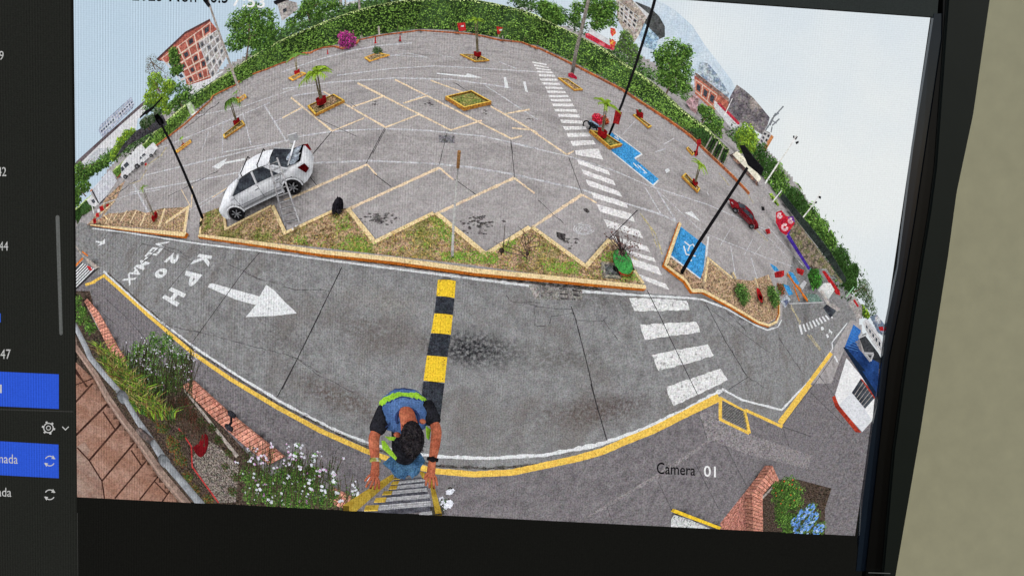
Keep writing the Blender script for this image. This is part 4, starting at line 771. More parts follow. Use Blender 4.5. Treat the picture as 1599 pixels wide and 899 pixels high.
# ================================================================== vehicles
def car(O, X, Y, sz, label, paint, name='parked_car', van=False, group=None, cat='car', rack=False, boot=False, L=4.25, W=1.72, H=1.5, wb=(.82, 3.45)):
    """O = ground under the nose on the near side; X forward->tail unit*scale, Y across, z up scale"""
    th = Thing(name, label, cat, group); X, Y = np.asarray(X, float), np.asarray(Y, float); fr = lambda x, y, z: O+X*x+Y*y+Zv*sz*z
    B = Part('body', paint, parent=th, smooth=True)
    if van: prof = [(0, .35), (0, .75), (.12, .95), (.55, 1.05), (1.15, 1.75), (1.35, 1.9), (L-.1, 1.92), (L, 1.6), (L, .35)]
    else: prof = [(0, .28), (-.02, .55), (.08, .72), (.35, .84), (1.02, .96), (1.08, .98), (3.42, 1.02), (3.5, 1.02), (L-.12, 1.04), (L, .92), (L+.03, .6), (L-.02, .3)]
    # body shell: sections along x, rounded across y, wheel openings on both flanks
    xs = np.linspace(0, 1, 34)*(L+.02); top = [np.interp(x, [p[0] for p in prof[1:-1]], [p[1] for p in prof[1:-1]]) for x in xs]
    sec = [(0, .0), (0, .18), (.02, .42), (.0, .62), (.02, .85), (.07, .96), (.16, 1.0), (.5, 1.02)]; V = []; ns = len(sec)*2-1
    for x, tz in zip(xs, top):
        e = min(x, L-x); pin = .16*max(0, 1-e/.45)**2; zb = .30+.12*max(0, 1-e/.25)
        for (a, b) in sec+[(1-a, b) for a, b in sec[-2::-1]]:
            y = a*W if a <= .5 else W-(1-a)*W
            y = y+(pin*W*(1-2*y/W)); V.append((x, y, zb+(tz-zb)*b))
    Fs = []
    def arch(x, z): return any(math.hypot(x-c, z-.33) < .37 for c in wb)
    for i in range(len(xs)-1):
        for k in range(ns-1):
            q = (i*ns+k, i*ns+k+1, (i+1)*ns+k+1, (i+1)*ns+k); c = np.mean([V[j] for j in q], 0)
            if (k < 3 or k > ns-5) and arch(c[0], c[2]): continue
            Fs.append(q)
    Fs += [tuple(range(ns))[::-1], tuple(range((len(xs)-1)*ns, len(xs)*ns))]
    B.add([fr(*v) for v in V], Fs)
    if not van:
        gz = [(1.0, .97), (1.72, 1.42), (2.0, 1.48), (2.75, 1.47), (3.05, 1.38), (3.62, 1.02)]
        V = []; 
        for x, z in gz:
            t = (z-.97)/.5; ins = .05+.16*t; V += [(x, ins*W*.55+.02, z), (x, W-ins*W*.55-.02, z)]
        lo = [(x, s) for x, _ in gz for s in (.05, W-.05)]; n = len(gz)
        CB = Part('roof', paint, parent=th, smooth=True)
        rf = [(1.66, 1.40), (1.85, 1.465), (2.2, 1.5), (2.7, 1.49), (3.0, 1.41)]; V2 = []
        for x, z in rf:
            for yy, dz in ((.16, -.05), (.24, -.005), (.5, .02), (.76, -.005), (.84, -.05)): V2.append(fr(x, yy*W, z+dz))
        CB.add(V2, [(i*5+k, i*5+k+1, (i+1)*5+k+1, (i+1)*5+k) for i in range(4) for k in range(4)])
        # pillars
        for a, b in (((1.0, .06, .97), (1.66, .16, 1.36)), ((1.0, .94, .97), (1.66, .84, 1.36)), ((3.55, .07, 1.02), (3.0, .16, 1.37)), ((3.55, .93, 1.02), (3.0, .84, 1.37)), ((2.28, .07, 1.0), (2.3, .15, 1.42)), ((2.28, .93, 1.0), (2.3, .85, 1.42))):
            tube(CB, [fr(a[0], a[1]*W, a[2]), fr(b[0], b[1]*W, b[2])], .045*sz, 6)
        # near flank below the window, sloping rear pillar
        CB.add([fr(2.98, .15*W, 1.38), fr(3.68, .06*W, 1.03), fr(3.22, .06*W, 1.0), fr(2.8, .14*W, 1.4)], [(0, 1, 2, 3)]); CB.add([fr(2.98, .85*W, 1.38), fr(3.68, .94*W, 1.03), fr(3.22, .94*W, 1.0), fr(2.8, .86*W, 1.4)], [(3, 2, 1, 0)])
        gl_ = lambda nm, vs: Part(nm, m_glass, parent=th).add([fr(*v) for v in vs], [tuple(range(len(vs)))])
        gl_('windscreen', [(1.03, .1*W, .98), (1.03, .9*W, .98), (1.66, .82*W, 1.4), (1.66, .18*W, 1.4)]); gl_('rear_window', [(3.02, .18*W, 1.4), (3.02, .82*W, 1.4), (3.6, .9*W, 1.04), (3.6, .1*W, 1.04)])
        for s_ in (.065, .935):
            q = .15 if s_ < .5 else .85; gl_('side_window', [(1.12, s_*W, .98), (2.25, s_*W, 1.0), (2.28, q*W, 1.41), (1.72, q*W, 1.38)]); gl_('side_window', [(2.33, s_*W, 1.0), (3.25, s_*W, 1.0), (2.9, q*W, 1.38), (2.34, q*W, 1.41)])
    else:
        gl_ = lambda nm, vs: Part(nm, m_glass, parent=th).add([fr(*v) for v in vs], [tuple(range(len(vs)))])
        gl_('windscreen', [(.6, .1*W, 1.12), (.6, .9*W, 1.12), (1.15, .85*W, 1.72), (1.15, .15*W, 1.72)])
        for s_ in (-.005, 1.005): gl_('side_window', [(.9, s_*W, 1.15), (1.6, s_*W, 1.15), (1.6, s_*W, 1.65), (1.25, s_*W, 1.65)]); gl_('side_window', [(1.8, s_*W, 1.15), (2.6, s_*W, 1.15), (2.6, s_*W, 1.65), (1.8, s_*W, 1.65)])
    mt = mat('tyre_rubber', (38,37,39), grain=.25); mrim = mat('alloy_rim', (168,168,172), (110,110,114), sc=9, grain=.2)
    for cx in wb:
        for s_ in (0, 1):
            w_ = Part('wheel', mt, parent=th, smooth=False); y0, y1 = (-.01, .2) if s_ == 0 else (W+.01, W-.2); n = 16
            ring = lambda r, y: [fr(cx+r*math.cos(2*math.pi*k/n), y, .33+r*math.sin(2*math.pi*k/n)) for k in range(n)]
            V = ring(.33, y0)+ring(.33, y1)+ring(.21, y0); w_.add(V, [(k, (k+1) % n, n+(k+1) % n, n+k) for k in range(n)]+[(k, (k+1) % n, 2*n+(k+1) % n, 2*n+k) for k in range(n)]+[tuple(range(n, 2*n))])
            R_ = Part('rim', [mrim, m_black], parent=w_); yy = y0+(.02 if s_ == 0 else -.02); R_.add(ring(.215, yy), [tuple(range(n))], 1)
            for k in range(7):
                a = 2*math.pi*k/7; yf = yy+(-.02 if s_ == 0 else .02); R_.add([fr(cx+r*math.cos(a+d), yf, .33+r*math.sin(a+d)) for r, d in ((.05, -.6), (.21, -.1), (.21, .1), (.05, .6))], [(0, 1, 2, 3)])
            R_.add([fr(cx+.055*math.cos(2*math.pi*k/8), yy+(-.025 if s_ == 0 else .025), .33+.055*math.sin(2*math.pi*k/8)) for k in range(8)], [tuple(range(8))])
    if not van:
        for s_ in (0, 1):
            y = lambda v: v*W if s_ == 0 else W-v*W
            Part('headlight', mat('lamp_glass', (214,216,220), (150,152,158), sc=9, grain=.15), parent=th).add([fr(-.0, y(.24), .62), fr(.16, y(.06), .63), fr(.2, y(.05), .76), fr(.06, y(.24), .76)], [(0, 1, 2, 3)])
            Part('tail_light', mat('red_lamp_glass', (196,40,44), (150,30,34), sc=9, grain=.15), parent=th).add([fr(L-.28, y(-.005), .98), fr(L-.02, y(.06), .98), fr(L+.03, y(.1), .7), fr(L-.1, y(-.0), .66)], [(0, 1, 2, 3)])
        for s_ in (-.02, 1.02):
            P = Part('mirror', paint, parent=th, smooth=True); ball(P, fr(1.22, s_*W-.08*(1 if s_ < 0 else -1), 1.04), .09*sz, .09*sz, .07*sz, 7, 5)
        dk = mat('body_seam', (104,104,110), grain=.2); P = Part('door_seams', dk, parent=th)
        for x0, x1 in ((1.22, 1.2), (2.3, 2.3), (3.12, 3.3)): tube(P, [fr(x0, -.0, .42), fr(x0, .005*W, .7), fr(x1, .03, .97)], .011*sz, 4)
        tube(P, [fr(1.2, -.005, .42), fr(3.05, -.005, .42)], .018*sz, 4); tube(P, [fr(1.2, .0, .56), fr(3.0, .0, .56)], .012*sz, 4)
        for x0 in (2.12, 3.02):
            P = Part('door_handle', dk, parent=th); tube(P, [fr(x0, .005, .84), fr(x0+.16, .005, .85)], .016*sz, 4)
        P = Part('number_plate', m_wht, parent=th); P.add([fr(-.03, .38*W, .4), fr(-.03, .62*W, .4), fr(-.03, .62*W, .5), fr(-.03, .38*W, .5)], [(0, 1, 2, 3)])
        P = Part('wheel_arch_trim', paint, parent=th)
        for cx in wb:
            tube(P, [fr(cx+.39*math.cos(t), -.03, .33+.39*math.sin(t)) for t in np.linspace(-.1, math.pi+.1, 11)], .03*sz, 5)
    if rack:
        P = Part('roof_rack', m_black, parent=th)
        for x in (1.9, 2.62):
            tube(P, [fr(x, .13*W, 1.44), fr(x, .16*W, 1.545), fr(x, .84*W, 1.545), fr(x, .87*W, 1.44)], .022*sz, 5)
    if boot:
        P = Part('boot_lid', [paint, m_black], parent=th)
        # raised lid, opened over the boot
        P.add([fr(3.60, .14*W, 1.08), fr(3.60, .86*W, 1.08), fr(3.84, .84*W, 1.36), fr(3.84, .16*W, 1.36), fr(3.64, .14*W, 1.06), fr(3.64, .86*W, 1.06), fr(3.89, .84*W, 1.34), fr(3.89, .16*W, 1.34)], [(0, 1, 2, 3), (7, 6, 5, 4), (0, 3, 7, 4), (1, 5, 6, 2), (3, 2, 6, 7)], [0, 0, 0, 0, 0])
        Q = Part('boot_interior', m_black, parent=th); Q.add([fr(3.62, .12*W, 1.055), fr(4.1, .12*W, 1.06), fr(4.1, .88*W, 1.06), fr(3.62, .88*W, 1.055)], [(0, 1, 2, 3)])
    return fr
silver = mat('silver_car_paint', (250,251,255), (232,234,240), sc=.8, det=2, grain=.1)
g0, g1 = G([T1('@c 262 805'), T1('@c 748 580')]); ax = g1-g0; s = np.linalg.norm(ax)/2.63; ax = ax/np.linalg.norm(ax); ay = np.array([-ax[1], ax[0], 0]); ay = ay if ay@g0 > 0 else -ay
CARO = g0-ax*s*.82; CARS = s
carf = car(CARO, ax*s, ay*s*.92, s*1.0, 'silver white sedan with roof bars and open boot, a ladder against its side', silver, rack=True, boot=True)
# white panel seen standing out of the boot
th = Thing('white_bucket_on_pole', 'white square lid on a pale pole sticking out of the open car boot', 'tool'); D = hd(T1('@c 700 330'))
P = Part('pole', m_gal, parent=th); tube(P, list(PX(T('@c 690 225 700 135'), D+1)), [.09*s, .09*s], 6); P = Part('lid', m_wht, parent=th); slabpoly(P, T('@c 665 68 745 45 768 98 700 140 685 125'), D+1, .15)
th = Thing('folded_cloth', 'light blue cloth heaped at the open boot of the silver white car', 'cloth'); P = Part('cloth', mat('pale_blue_cloth', (206,216,230), (150,160,176), sc=3, grain=.3), parent=th, smooth=True); ball(P, carf(3.8, .9, 1.12), .2*s, .4*s, .1*s, 10, 7, jit=.15); ball(P, carf(3.85, .45, 1.1), .2*s, .25*s, .12*s, 9, 6, jit=.2)
# red car
rp = mat('dark_red_car_paint', (138,34,40), (110,26,34), sc=1, grain=.2)
a, b = T1('@8 140 305'), T1('@8 222 385'); g0, g1 = G([a, b]); ax = unit(g1-g0); s = np.linalg.norm(g1-g0)/2.63*.92; ay = np.array([-ax[1], ax[0], 0]); ay = ay if ay@g0 > 0 else -ay
car(g0-ax*s*.82, ax*s, ay*s*.62, s*.72, 'dark red sedan standing alone on the right of the lot', rp)
# white vans by the short hedge
for (a, b, lab) in ((T1('@h 478 898'), T1('@h 590 800'), 'white van with a red light at its front, parked against the short hedge'), (T1('@h 620 775'), T1('@h 705 700'), 'white van behind the one with the red light, nearer the black lamp post')):
    g0, g1 = G([a, b]); ax = unit(g1-g0); s = np.linalg.norm(g1-g0)/2.7; ay = np.array([-ax[1], ax[0], 0]); ay = ay if ay@g0 > 0 else -ay; s2 = min(s, 2.6)
    car(g0-ax*s*.7, ax*s, ay*s2*.6, s2*.62, lab, m_wht, name='white_van', van=True, cat='van', group='white vans by the hedge', wb=(.8, 3.3), L=4.3)
# box truck
th = Thing('box_truck', 'white box truck with grey ribbed box at the left edge of the lot', 'truck'); D = hd(T1('@l 260 555'))
P = Part('box', [mat('ribbed_box', (218,220,226), (196,198,206), sc=1, grain=.15)], parent=th); slabpoly(P, T('@l 175 430 340 255 408 372 240 548'), D, 5)
P = Part('box_edge', [mat('dark_trim', (70,66,70), grain=.2)], parent=th); slabpoly(P, T('@l 228 548 240 545 178 425 168 432'), D-.2, .3); slabpoly(P, T('@l 240 552 410 376 412 384 244 562'), D-.2, .3)
P = Part('box_ribs', mat('rib_grey', (176,178,186), grain=.15), parent=th)
for k in range(1, 12):
    f = k/12; slabpoly(P, T('@l %f %f %f %f %f %f %f %f' % (175+65*f, 430+118*f, 340+68*f, 255+117*f, 340+68*f, 258+117*f, 175+65*f, 433+118*f)), D-.1, .1)
P = Part('cab', m_wht, parent=th); slabpoly(P, T('@l 130 520 175 480 235 555 200 580 150 560'), D-.5, 3); P = Part('cab_window', m_glass, parent=th); slabpoly(P, T('@l 168 525 190 510 208 540 185 552'), D-.8, .2)
P = Part('top_trim', mat('orange_trim', (206,130,90), grain=.25), parent=th); slabpoly(P, T('@l 155 440 175 420 180 432 165 450'), D-.3, .3)
# motorcycle in the middle planter
th = Thing('motorcycle', 'dark motorcycle parked between the flowering bush and the crosswalk', 'motorcycle'); D = hd(T1('@m 590 700'))
for c_, nm in (('@m 545 650', 'wheel'), ('@m 600 690', 'wheel')):
    P = Part(nm, m_black, parent=th); c = PX([T1(c_)], np.array([D]))[0]; a_ = unit(PX([T1('@m 600 690')], np.array([D]))[0]-PX([T1('@m 545 650')], np.array([D]))[0]); tube(P, [c+(a_*math.cos(t)+Zv*math.sin(t))*.30 for t in np.linspace(0, 2*math.pi, 13)], .05, 5, cap=False)
P = Part('body', mat('pale_blue_plastic', (150,180,204), (90,94,104), sc=4, grain=.3), parent=th); slabpoly(P, T('@m 550 628 575 618 640 652 655 680 600 680 560 648'), D, .4)

# ================================================================== ladders, backpack
def ladder(name, label, A, B, w0, w1, nr, m, rw, rung='rung'):
    """A, B: pairs of 3-D points (left, right) at foot and head"""
    th = Thing(name, label, 'ladder')
    for i in (0, 1): P = Part('rail', m, parent=th, smooth=True); tube(P, [A[i], B[i]], rw, 6)
    P = None
    for k in range(nr):
        t = (k+.5)/nr; P = Part(rung, m, parent=th, smooth=True); tube(P, [A[0]*(1-t)+B[0]*t, A[1]*(1-t)+B[1]*t], rw*.8, 6)
    return th
m_alu = mat('aluminium', (214,212,214), (180,178,182), sc=6, grain=.15)
Df = hd(T1('@c 745 830')); A = list(G(T('@c 640 860 770 830'))); 
B = [carf(2.3, .02, 1.52), carf(2.75, .02, 1.54)]; tl = PX(T('@c 500 300 572 262'), np.array([math.hypot(*B[0][:2])-.1, math.hypot(*B[1][:2])-.1]))
ladder('ladder', 'aluminium ladder leaning against the side of the silver white car', A, list(tl), 0, 0, 10, m_alu, .032*CARS)
A2 = list(G(T('@c 575 640 600 648'))); tl2 = PX(T('@c 505 310 520 300'), np.array([math.hypot(*B[0][:2])-.2]*2)); 
th = Thing('backpack', 'black backpack standing on the cream kerb between the bays', 'backpack')
fr = frame(T1('@6 325 505'), T1('@6 325 410'), .62); P = Part('bag', [mat('black_fabric', (44,42,48), (30,28,32), sc=8, grain=.4)], parent=th, smooth=True)
lathe(P, lambda x, y, z: fr(x*1.0, y*.7, z), [(.14, 0), (.21, .06), (.22, .28), (.19, .46), (.11, .58), (.03, .62)], 14)
P = Part('front_pocket', [mat('black_fabric2', (58,56,62), (36,34,38), sc=8, grain=.4)], parent=th, smooth=True); ball(P, fr(0, -.15, .2), .13*fr.s, .06*fr.s, .14*fr.s, 9, 6)
P = Part('strap', m_black, parent=th); tube(P, [fr(-.05, 0, .56), fr(0, 0, .68), fr(.05, 0, .56)], .018*fr.s, 5); tube(P, [fr(.12, -.05, .1), fr(.26, -.08, .04), fr(.3, -.02, -.02)], .014*fr.s, 5)
# shrub of bare sticks in the bed, and the white stones
P = Part('bare_sapling', mat('grey_twigs', (110,92,84), (74,60,56), sc=8, grain=.3), label='bare branching sapling with a dark knob at its foot in the bed between the bays', cat='plant')
fr = frame(T1('@i 460 535'), T1('@i 520 200'), 1.5)
for pts in ([(0, 0, 0), (.02, 0, .25), (0, 0, .55), (-.08, 0, .8), (.1, 0, 1.2), (.16, 0, 1.5)], [(0, 0, .5), (-.25, .1, .8), (-.2, .1, 1.05)], [(0, 0, .6), (-.1, .2, .9), (-.4, .2, 1.1)], [(.0, 0, .75), (.25, 0, 1.0), (.2, .1, 1.3)], [(0, 0, .5), (-.55, -.1, .55), (-.9, -.1, .5)], [(-.55, -.1, .55), (-.5, 0, .9)], [(-.08, 0, .8), (-.2, 0, 1.3)], [(.02, 0, .3), (-.2, -.1, .6), (-.3, 0, .8)]): tube(P, [fr(*p) for p in pts], np.linspace(.014, .005, len(pts))*fr.s, 5)
ball(P, fr(0, 0, .03), .055*fr.s, n=8, m=6, tint=.5); ball(P, fr(0, 0, .5), .05*fr.s, n=8, m=6, tint=.6)
P = Part('bare_sapling', mat('grey_twigs', (110,92,84)), label='small dark leafed sapling at the tip of the third bay', cat='plant'); fr = frame(T1('@i 240 470'), T1('@i 275 180'), 1.2)
tube(P, [fr(0, 0, 0), fr(.03, 0, .5), fr(.0, 0, 1.2)], [.02*fr.s, .012*fr.s, .005*fr.s], 5); ball(P, fr(0, 0, .3), .07*fr.s, n=7, m=5, tint=.5); tube(P, [fr(0, 0, .28), fr(.5, 0, .33)], .015*fr.s, 5, tint=1.6)
for i, (s_, l_) in enumerate((('@6 78 610', 'white stone lying left of the other at the bay tip below the ladder'), ('@6 98 592', 'white stone lying right of the other at the bay tip below the ladder'))):
    P = Part('stone', m_wht, label=l_, cat='stone', group='white stones at the bay tip', smooth=True); ball(P, G([T1(s_)])[0]+[0, 0, .15], .13, .1, .08, 8, 6, jit=.12)
# speed bump
th = Thing('speed_bump', 'rubber speed bump of yellow and black segments across the road', 'speed bump')
edges = T('@B 912 138 1018 145 903 236 1010 248 892 335 1000 345 872 452 988 462 848 580 968 590 828 730 952 742 796 1000 925 960'); m_rub = mat('black_rubber', (62,66,74), (44,46,52), sc=8, det=5, lo=.4, hi=.6, grain=.35)
for k in range(6):
    P = Part('segment', m_yel2 if k % 2 == 0 else m_rub, parent=th, smooth=True, layer=5); a, b, c, d = G([edges[2*k], edges[2*k+1], edges[2*k+3], edges[2*k+2]]); V = []; n = 9
    for j in range(7):
        t = j/6*.975+.0125
        for i in range(n): u = i/(n-1); V.append((a*(1-u)+b*u)*(1-t)+(d*(1-u)+c*u)*t+Zv*.055*math.sin(math.pi*u)**.7)
    P.add(V, [(j*n+i, j*n+i+1, (j+1)*n+i+1, (j+1)*n+i) for j in range(6) for i in range(n-1)])
    Q = Part('bolts', m_joint, parent=P, layer=6)
    for u, t in ((.12, .14), (.88, .14), (.12, .86), (.88, .86)): ball(Q, (a*(1-u)+b*u)*(1-t)+(d*(1-u)+c*u)*t+Zv*(.055*math.sin(math.pi*u)**.7), .016, n=6, m=4)

# ================================================================== buildings beyond the hedge
m_brick = mat('red_brick', (184,108,94), (152,84,74), sc=.5, det=6, lo=.4, hi=.62, grain=.3); m_creamb = mat('cream_bands', (222,196,180), grain=.2); m_greyw = mat('grey_render', (190,184,180), (150,144,142), sc=.4, det=6, grain=.3)
def quadgrid(q, i0, i1, j0, j1, n, m):           # cell of an n x m grid laid in a traced quad (tl,tr,br,bl)
    f = lambda u, v: tuple(np.array(q[0])*(1-u)*(1-v)+np.array(q[1])*u*(1-v)+np.array(q[2])*u*v+np.array(q[3])*(1-u)*v)
    return [f(i0/n, j0/m), f(i1/n, j0/m), f(i1/n, j1/m), f(i0/n, j1/m)]
def building(label, D, faces, roof=None, name='building', depth=8, cat='building'):
    """faces: (outline, material, window quads, grid)"""
    t = Thing(name, label, cat); t.far = True
    for k, fc in enumerate(faces):
        o, m, extra = fc[0], fc[1], fc[2] if len(fc) > 2 else None; P = Part('wall', m, parent=t); slabpoly(P, o, D-k*.3, depth)
        if extra:
            n, mm, fill, wm = extra[:4]; bands = extra[4] if len(extra) > 4 else None; q = o[:4] if len(extra) < 6 else extra[5]
            if bands:
                Q = Part('trim_bands', bands, parent=t)
                for i in range(n+1): slabpoly(Q, quadgrid(q, max(0, i-.07), min(n, i+.07), 0, mm, n, mm), D-k*.3-.25, .2)
                for j in range(mm+1): slabpoly(Q, quadgrid(q, 0, n, max(0, j-.09), min(mm, j+.09), n, mm), D-k*.3-.35, .2)
            for i in range(n):
                for j in range(mm):
                    if fill(i, j): W_ = Part('window', wm, parent=t); slabpoly(W_, quadgrid(q, i+.24, i+.76, j+.25, j+.75, n, mm), D-k*.3-.45, .2)
    if roof:
        P = Part('roof', roof[1], parent=t); slabpoly(P, roof[0], D-.8, depth)
    return t
bq = T('@1 548 338 845 116 860 455 712 505'); brickq = T('@1 548 338 700 190 845 116 888 168 775 245 858 462 712 505 680 330 590 300')
building('five storey red brick flats with cream bands at the upper left', 95, [(T('@1 540 345 700 190 845 116 890 172 778 246 860 462 712 508 690 400'), m_brick, (6, 5, lambda i, j: (i+j) % 2 == 1 and i < 6, m_glass, m_creamb, T('@1 560 340 850 125 862 440 705 500')))], roof=(T('@1 530 345 700 185 846 108 850 118 702 195 540 352'), mat('brown_roof_edge', (92,62,62), grain=.3)))
building('grey and white flats leaning against the right side of the red brick flats', 94, [(T('@1 780 244 888 172 945 330 860 470'), m_greyw, (4, 5, lambda i, j: (i+j) % 2 == 0, mat('flat_window', (96,98,104), grain=.3), m_wht))])
building('low white shop front between the brick flats and the hedge', 80, [(T('@1 700 510 850 462 930 415 870 470 740 560 715 560'), m_wht, None)], roof=(T('@1 740 560 870 478 860 495 755 575'), m_black))
building('small grey house with a dark window behind the hedge, top left centre', 85, [(T('@o 290 20 390 0 470 20 480 70 335 175'), m_greyw, (1, 1, lambda i, j: True, m_glass, None, T('@o 325 70 390 45 395 100 340 140')))], roof=(T('@o 260 10 320 -20 400 -10 300 30'), m_black))
for i, (s_, c_) in enumerate((('@o 480 215 560 170 640 120 650 150 500 225', 'white wall glimpsed behind the hedge under the spreading tree'), ('@o 690 70 780 60 800 150 710 190', 'pale grey gable glimpsed between the trees, left of the grey poles'), ('@o 910 20 1010 0 1010 40 920 70', 'white parked lorry roof glimpsed behind the hedge between the grey poles'), ('@t 270 150 360 190 350 270 265 230', 'white wall between the utility pole and the dome shaped shrub'),
    ('@2 1380 0 1470 30 1475 70 1380 55', 'white wall above the hedge, left of the dome shaped shrub'))): building(c_, 82, [(T(s_), m_wht, None)], name='wall', cat='wall', depth=3)
building('long white warehouse with dark roof edge at the left', 150, [(T('@h 20 800 300 530 650 225 660 300 580 360 560 480 400 560 370 640 150 800 60 830'), m_wht, None)], roof=(T('@h 10 790 40 740 250 550 420 400 640 205 655 225 430 420 260 575 60 770 20 810'), mat('warehouse_roof_edge', (74,62,66), (110,100,104), sc=.05, grain=.3)), name='warehouse', depth=20)
building('ribbed grey white annex in front of the white warehouse', 120, [(T('@h 230 628 375 628 350 680 270 760 180 800 60 815 130 720'), mat('ribbed_annex', (206,208,212), (180,184,190), sc=.2, stretch=(1, 1, 9), grain=.2), None)], name='annex')
building('pale blue factory block with two rows of square windows above the warehouse roof', 170, [(T('@h 232 470 250 420 520 175 548 235 540 260 265 535'), mat('pale_blue_block', (176,186,204), (154,164,186), sc=.1, grain=.3), (14, 3, lambda i, j: j == 1 and i not in (6, 7), m_glass, m_wht, T('@h 240 440 520 185 550 245 262 530')))], name='factory')
building('dark open shed roof behind the black lamp head', 56, [(T('@h 560 480 700 400 800 330 840 420 640 520 500 600 400 700 370 730 440 610'), mat('shed_shadow', (52,50,54), (84,82,86), sc=.6, lo=.4, hi=.7, grain=.4), None)], name='shed', cat='shed', depth=4)
building('grey roofed buildings above the low spreading tree at the top right', 90, [(T('@t 690 -5 830 -5 960 150 900 290 850 370 760 260 700 160'), mat('beige_flats', (206,196,186), (160,146,134), sc=.5, lo=.4, hi=.6, grain=.4), (4, 4, lambda i, j: (i+2*j) % 3 != 0, m_glass, m_wht, T('@t 720 10 890 140 850 290 720 150')))])
building('dark arched warehouse roof behind the tall black lamp post', 110, [(T('@t 860 10 985 60 1070 140 1120 230 1120 320 1075 340 960 215 900 130 870 50'), mat('dark_arch_roof', (70,72,72), (96,98,98), sc=.3, grain=.3), None)], name='warehouse', depth=10)
building('blue and white end wall beneath the dark arched roof', 108, [(T('@t 930 190 1070 330 1030 440 920 400 890 300'), mat('blue_white_wall', (190,214,228), (128,160,186), sc=.5, lo=.4, hi=.6, grain=.35), None)], name='wall', cat='wall')
building('long white wall and roof edge beyond the trees at the top right', 100, [(T('@t 800 -10 860 20 980 120 960 160 840 60 720 -10'), m_wht, None)], name='wall', cat='wall')
building('small orange brick house with two dark windows on the right', 80, [(T('@b 255 95 300 130 560 330 540 420 440 400 400 390 260 260'), mat('orange_brick', (206,128,104), (170,98,84), sc=.6, grain=.3), (3, 1, lambda i, j: i < 3, m_glass, m_creamb, T('@b 265 130 460 270 420 380 262 240')))], roof=(T('@b 258 75 280 80 560 300 560 335 270 110'), mat('clay_roof', (170,140,128), (120,96,92), sc=.6, grain=.35)), name='house', cat='house')
building('row of blue grey rooftops beneath the hazy hills', 120, [(T('@3 1100 360 1150 370 1200 430 1275 545 1260 600 1180 520 1090 420'), mat('blue_grey_roofs', (128,146,168), (196,206,214), sc=.25, lo=.42, hi=.56, grain=.35), None)], name='rooftops')
building('large grey stone walled building on the right skyline', 95, [(T('@b 570 285 630 180 700 230 770 290 830 360 920 470 900 540 850 620 700 520 640 520 540 420'), mat('grey_stone', (128,122,126), (96,90,96), sc=.5, det=8, lo=.42, hi=.6, grain=.4, c3=(166,158,152), sc3=.12), None)], name='building')
building('white low shop with red fascia in front of the grey stone building', 78, [(T('@b 430 320 470 350 650 540 610 590 560 540 430 380'), m_wht, None)], roof=(T('@b 450 340 480 345 655 525 640 535'), mat('red_fascia', (190,60,76), grain=.3)), name='shop', cat='shop')
building('pinkish patterned kiosk between the clipped hedge and the round trees', 62, [(T('@b 180 330 240 280 290 310 270 440 240 430'), mat('pinkish_panel', (206,170,176), (150,120,120), sc=.8, lo=.42, hi=.58, grain=.35), None)], name='kiosk', cat='kiosk')
th = Thing('antenna_tower', 'grey cluster of roof antennas against the white sky', 'antenna'); P = Part('mast', mat('antenna_grey', (130,134,140), grain=.3), parent=th); 
for s_ in ('@b 900 560 940 480 1040 370', '@b 920 540 970 430', '@b 940 540 1005 480', '@b 930 490 980 520', '@b 950 460 1000 430', '@b 930 600 940 550', '@b 905 545 880 590'): tube(P, list(PX(resample(T(s_), 6), 95)), .22, 5)
building('white building with orange side by the antennas', 90, [(T('@b 870 580 920 600 940 640 870 770 820 690'), m_greyw, (2, 3, lambda i, j: True, m_glass, m_wht, T('@b 870 590 930 620 880 740 830 680'))), (T('@b 935 620 955 640 880 770 860 740'), mat('orange_side', (206,140,90), grain=.3), None)])
# red railing and terrace behind the hedge
building('low red and pink terrace railing behind the hedge, right of the utility pole', 60, [(T('@t 420 290 450 290 650 410 680 420 665 440 600 420 420 325'), mat('red_railing', (196,50,70), (226,120,130), sc=1, lo=.5, hi=.6, grain=.3), None)], name='railing', cat='railing', depth=.5)
building('pale terrace wall above the red railing', 63, [(T('@t 460 240 520 280 640 350 640 400 450 290'), m_wht, None)], name='wall', cat='wall', depth=1)
th = Part('statue', mat('red_yellow_display', (206,60,70), (226,180,70), sc=2, lo=.5, hi=.6, grain=.3), label='red figure shaped display with yellow top behind the hedge', cat='display'); slabpoly(th, T('@t 630 350 660 340 690 370 670 420 640 410'), 59, .8); slabpoly(th, T('@t 640 240 680 250 690 290 655 320 640 290'), 60, .8, tint=1.1)
# street stalls, awning and mural on the right
aw = building('long dark green awning over the row of stalls on the right', 60, [(T('@r 203 130 215 110 330 250 480 430 600 590 718 790 700 815 650 745 540 588 420 438 310 296 202 152'), mat('dark_awning', (54,62,58), (40,46,44), sc=.4, grain=.3), None)], name='awning', cat='awning', depth=3)
P = Part('lower_trim', mat('awning_trim', (96,100,90), (140,130,100), sc=1, lo=.45, hi=.6, grain=.4), parent=aw); slabpoly(P, T('@r 310 300 400 420 520 575 640 745 690 812 670 810 600 735 480 575 370 432 300 330'), 59.5, .5)
P = Part('banner', mat('purple_vinyl', (78,56,160), (66,44,140), sc=.6, grain=.3), label='long purple banner along the foot of the stalls', cat='banner'); da, db = hd(T1('@r 245 445'))-.8, hd(T1('@r 415 708'))-.8; slabpoly(P, T('@r 245 445 270 430 300 450 455 690 440 715 415 705'), 52, .3, Ds=[da, da, da*.85+db*.15, db, db, db]); slabpoly(P, T('@r 250 430 310 340 325 365 275 440'), da-.2, .3)
P = Part('mural', [mat('mural_red', (214,50,58), (176,34,60), sc=1.2, grain=.3), mat('mural_white', (240,214,214), (220,150,160), sc=2, grain=.3), mat('mural_purple', (110,60,150), grain=.3)], label='red mural with white swirls on the end of the stalls beside the purple banner', cat='mural')
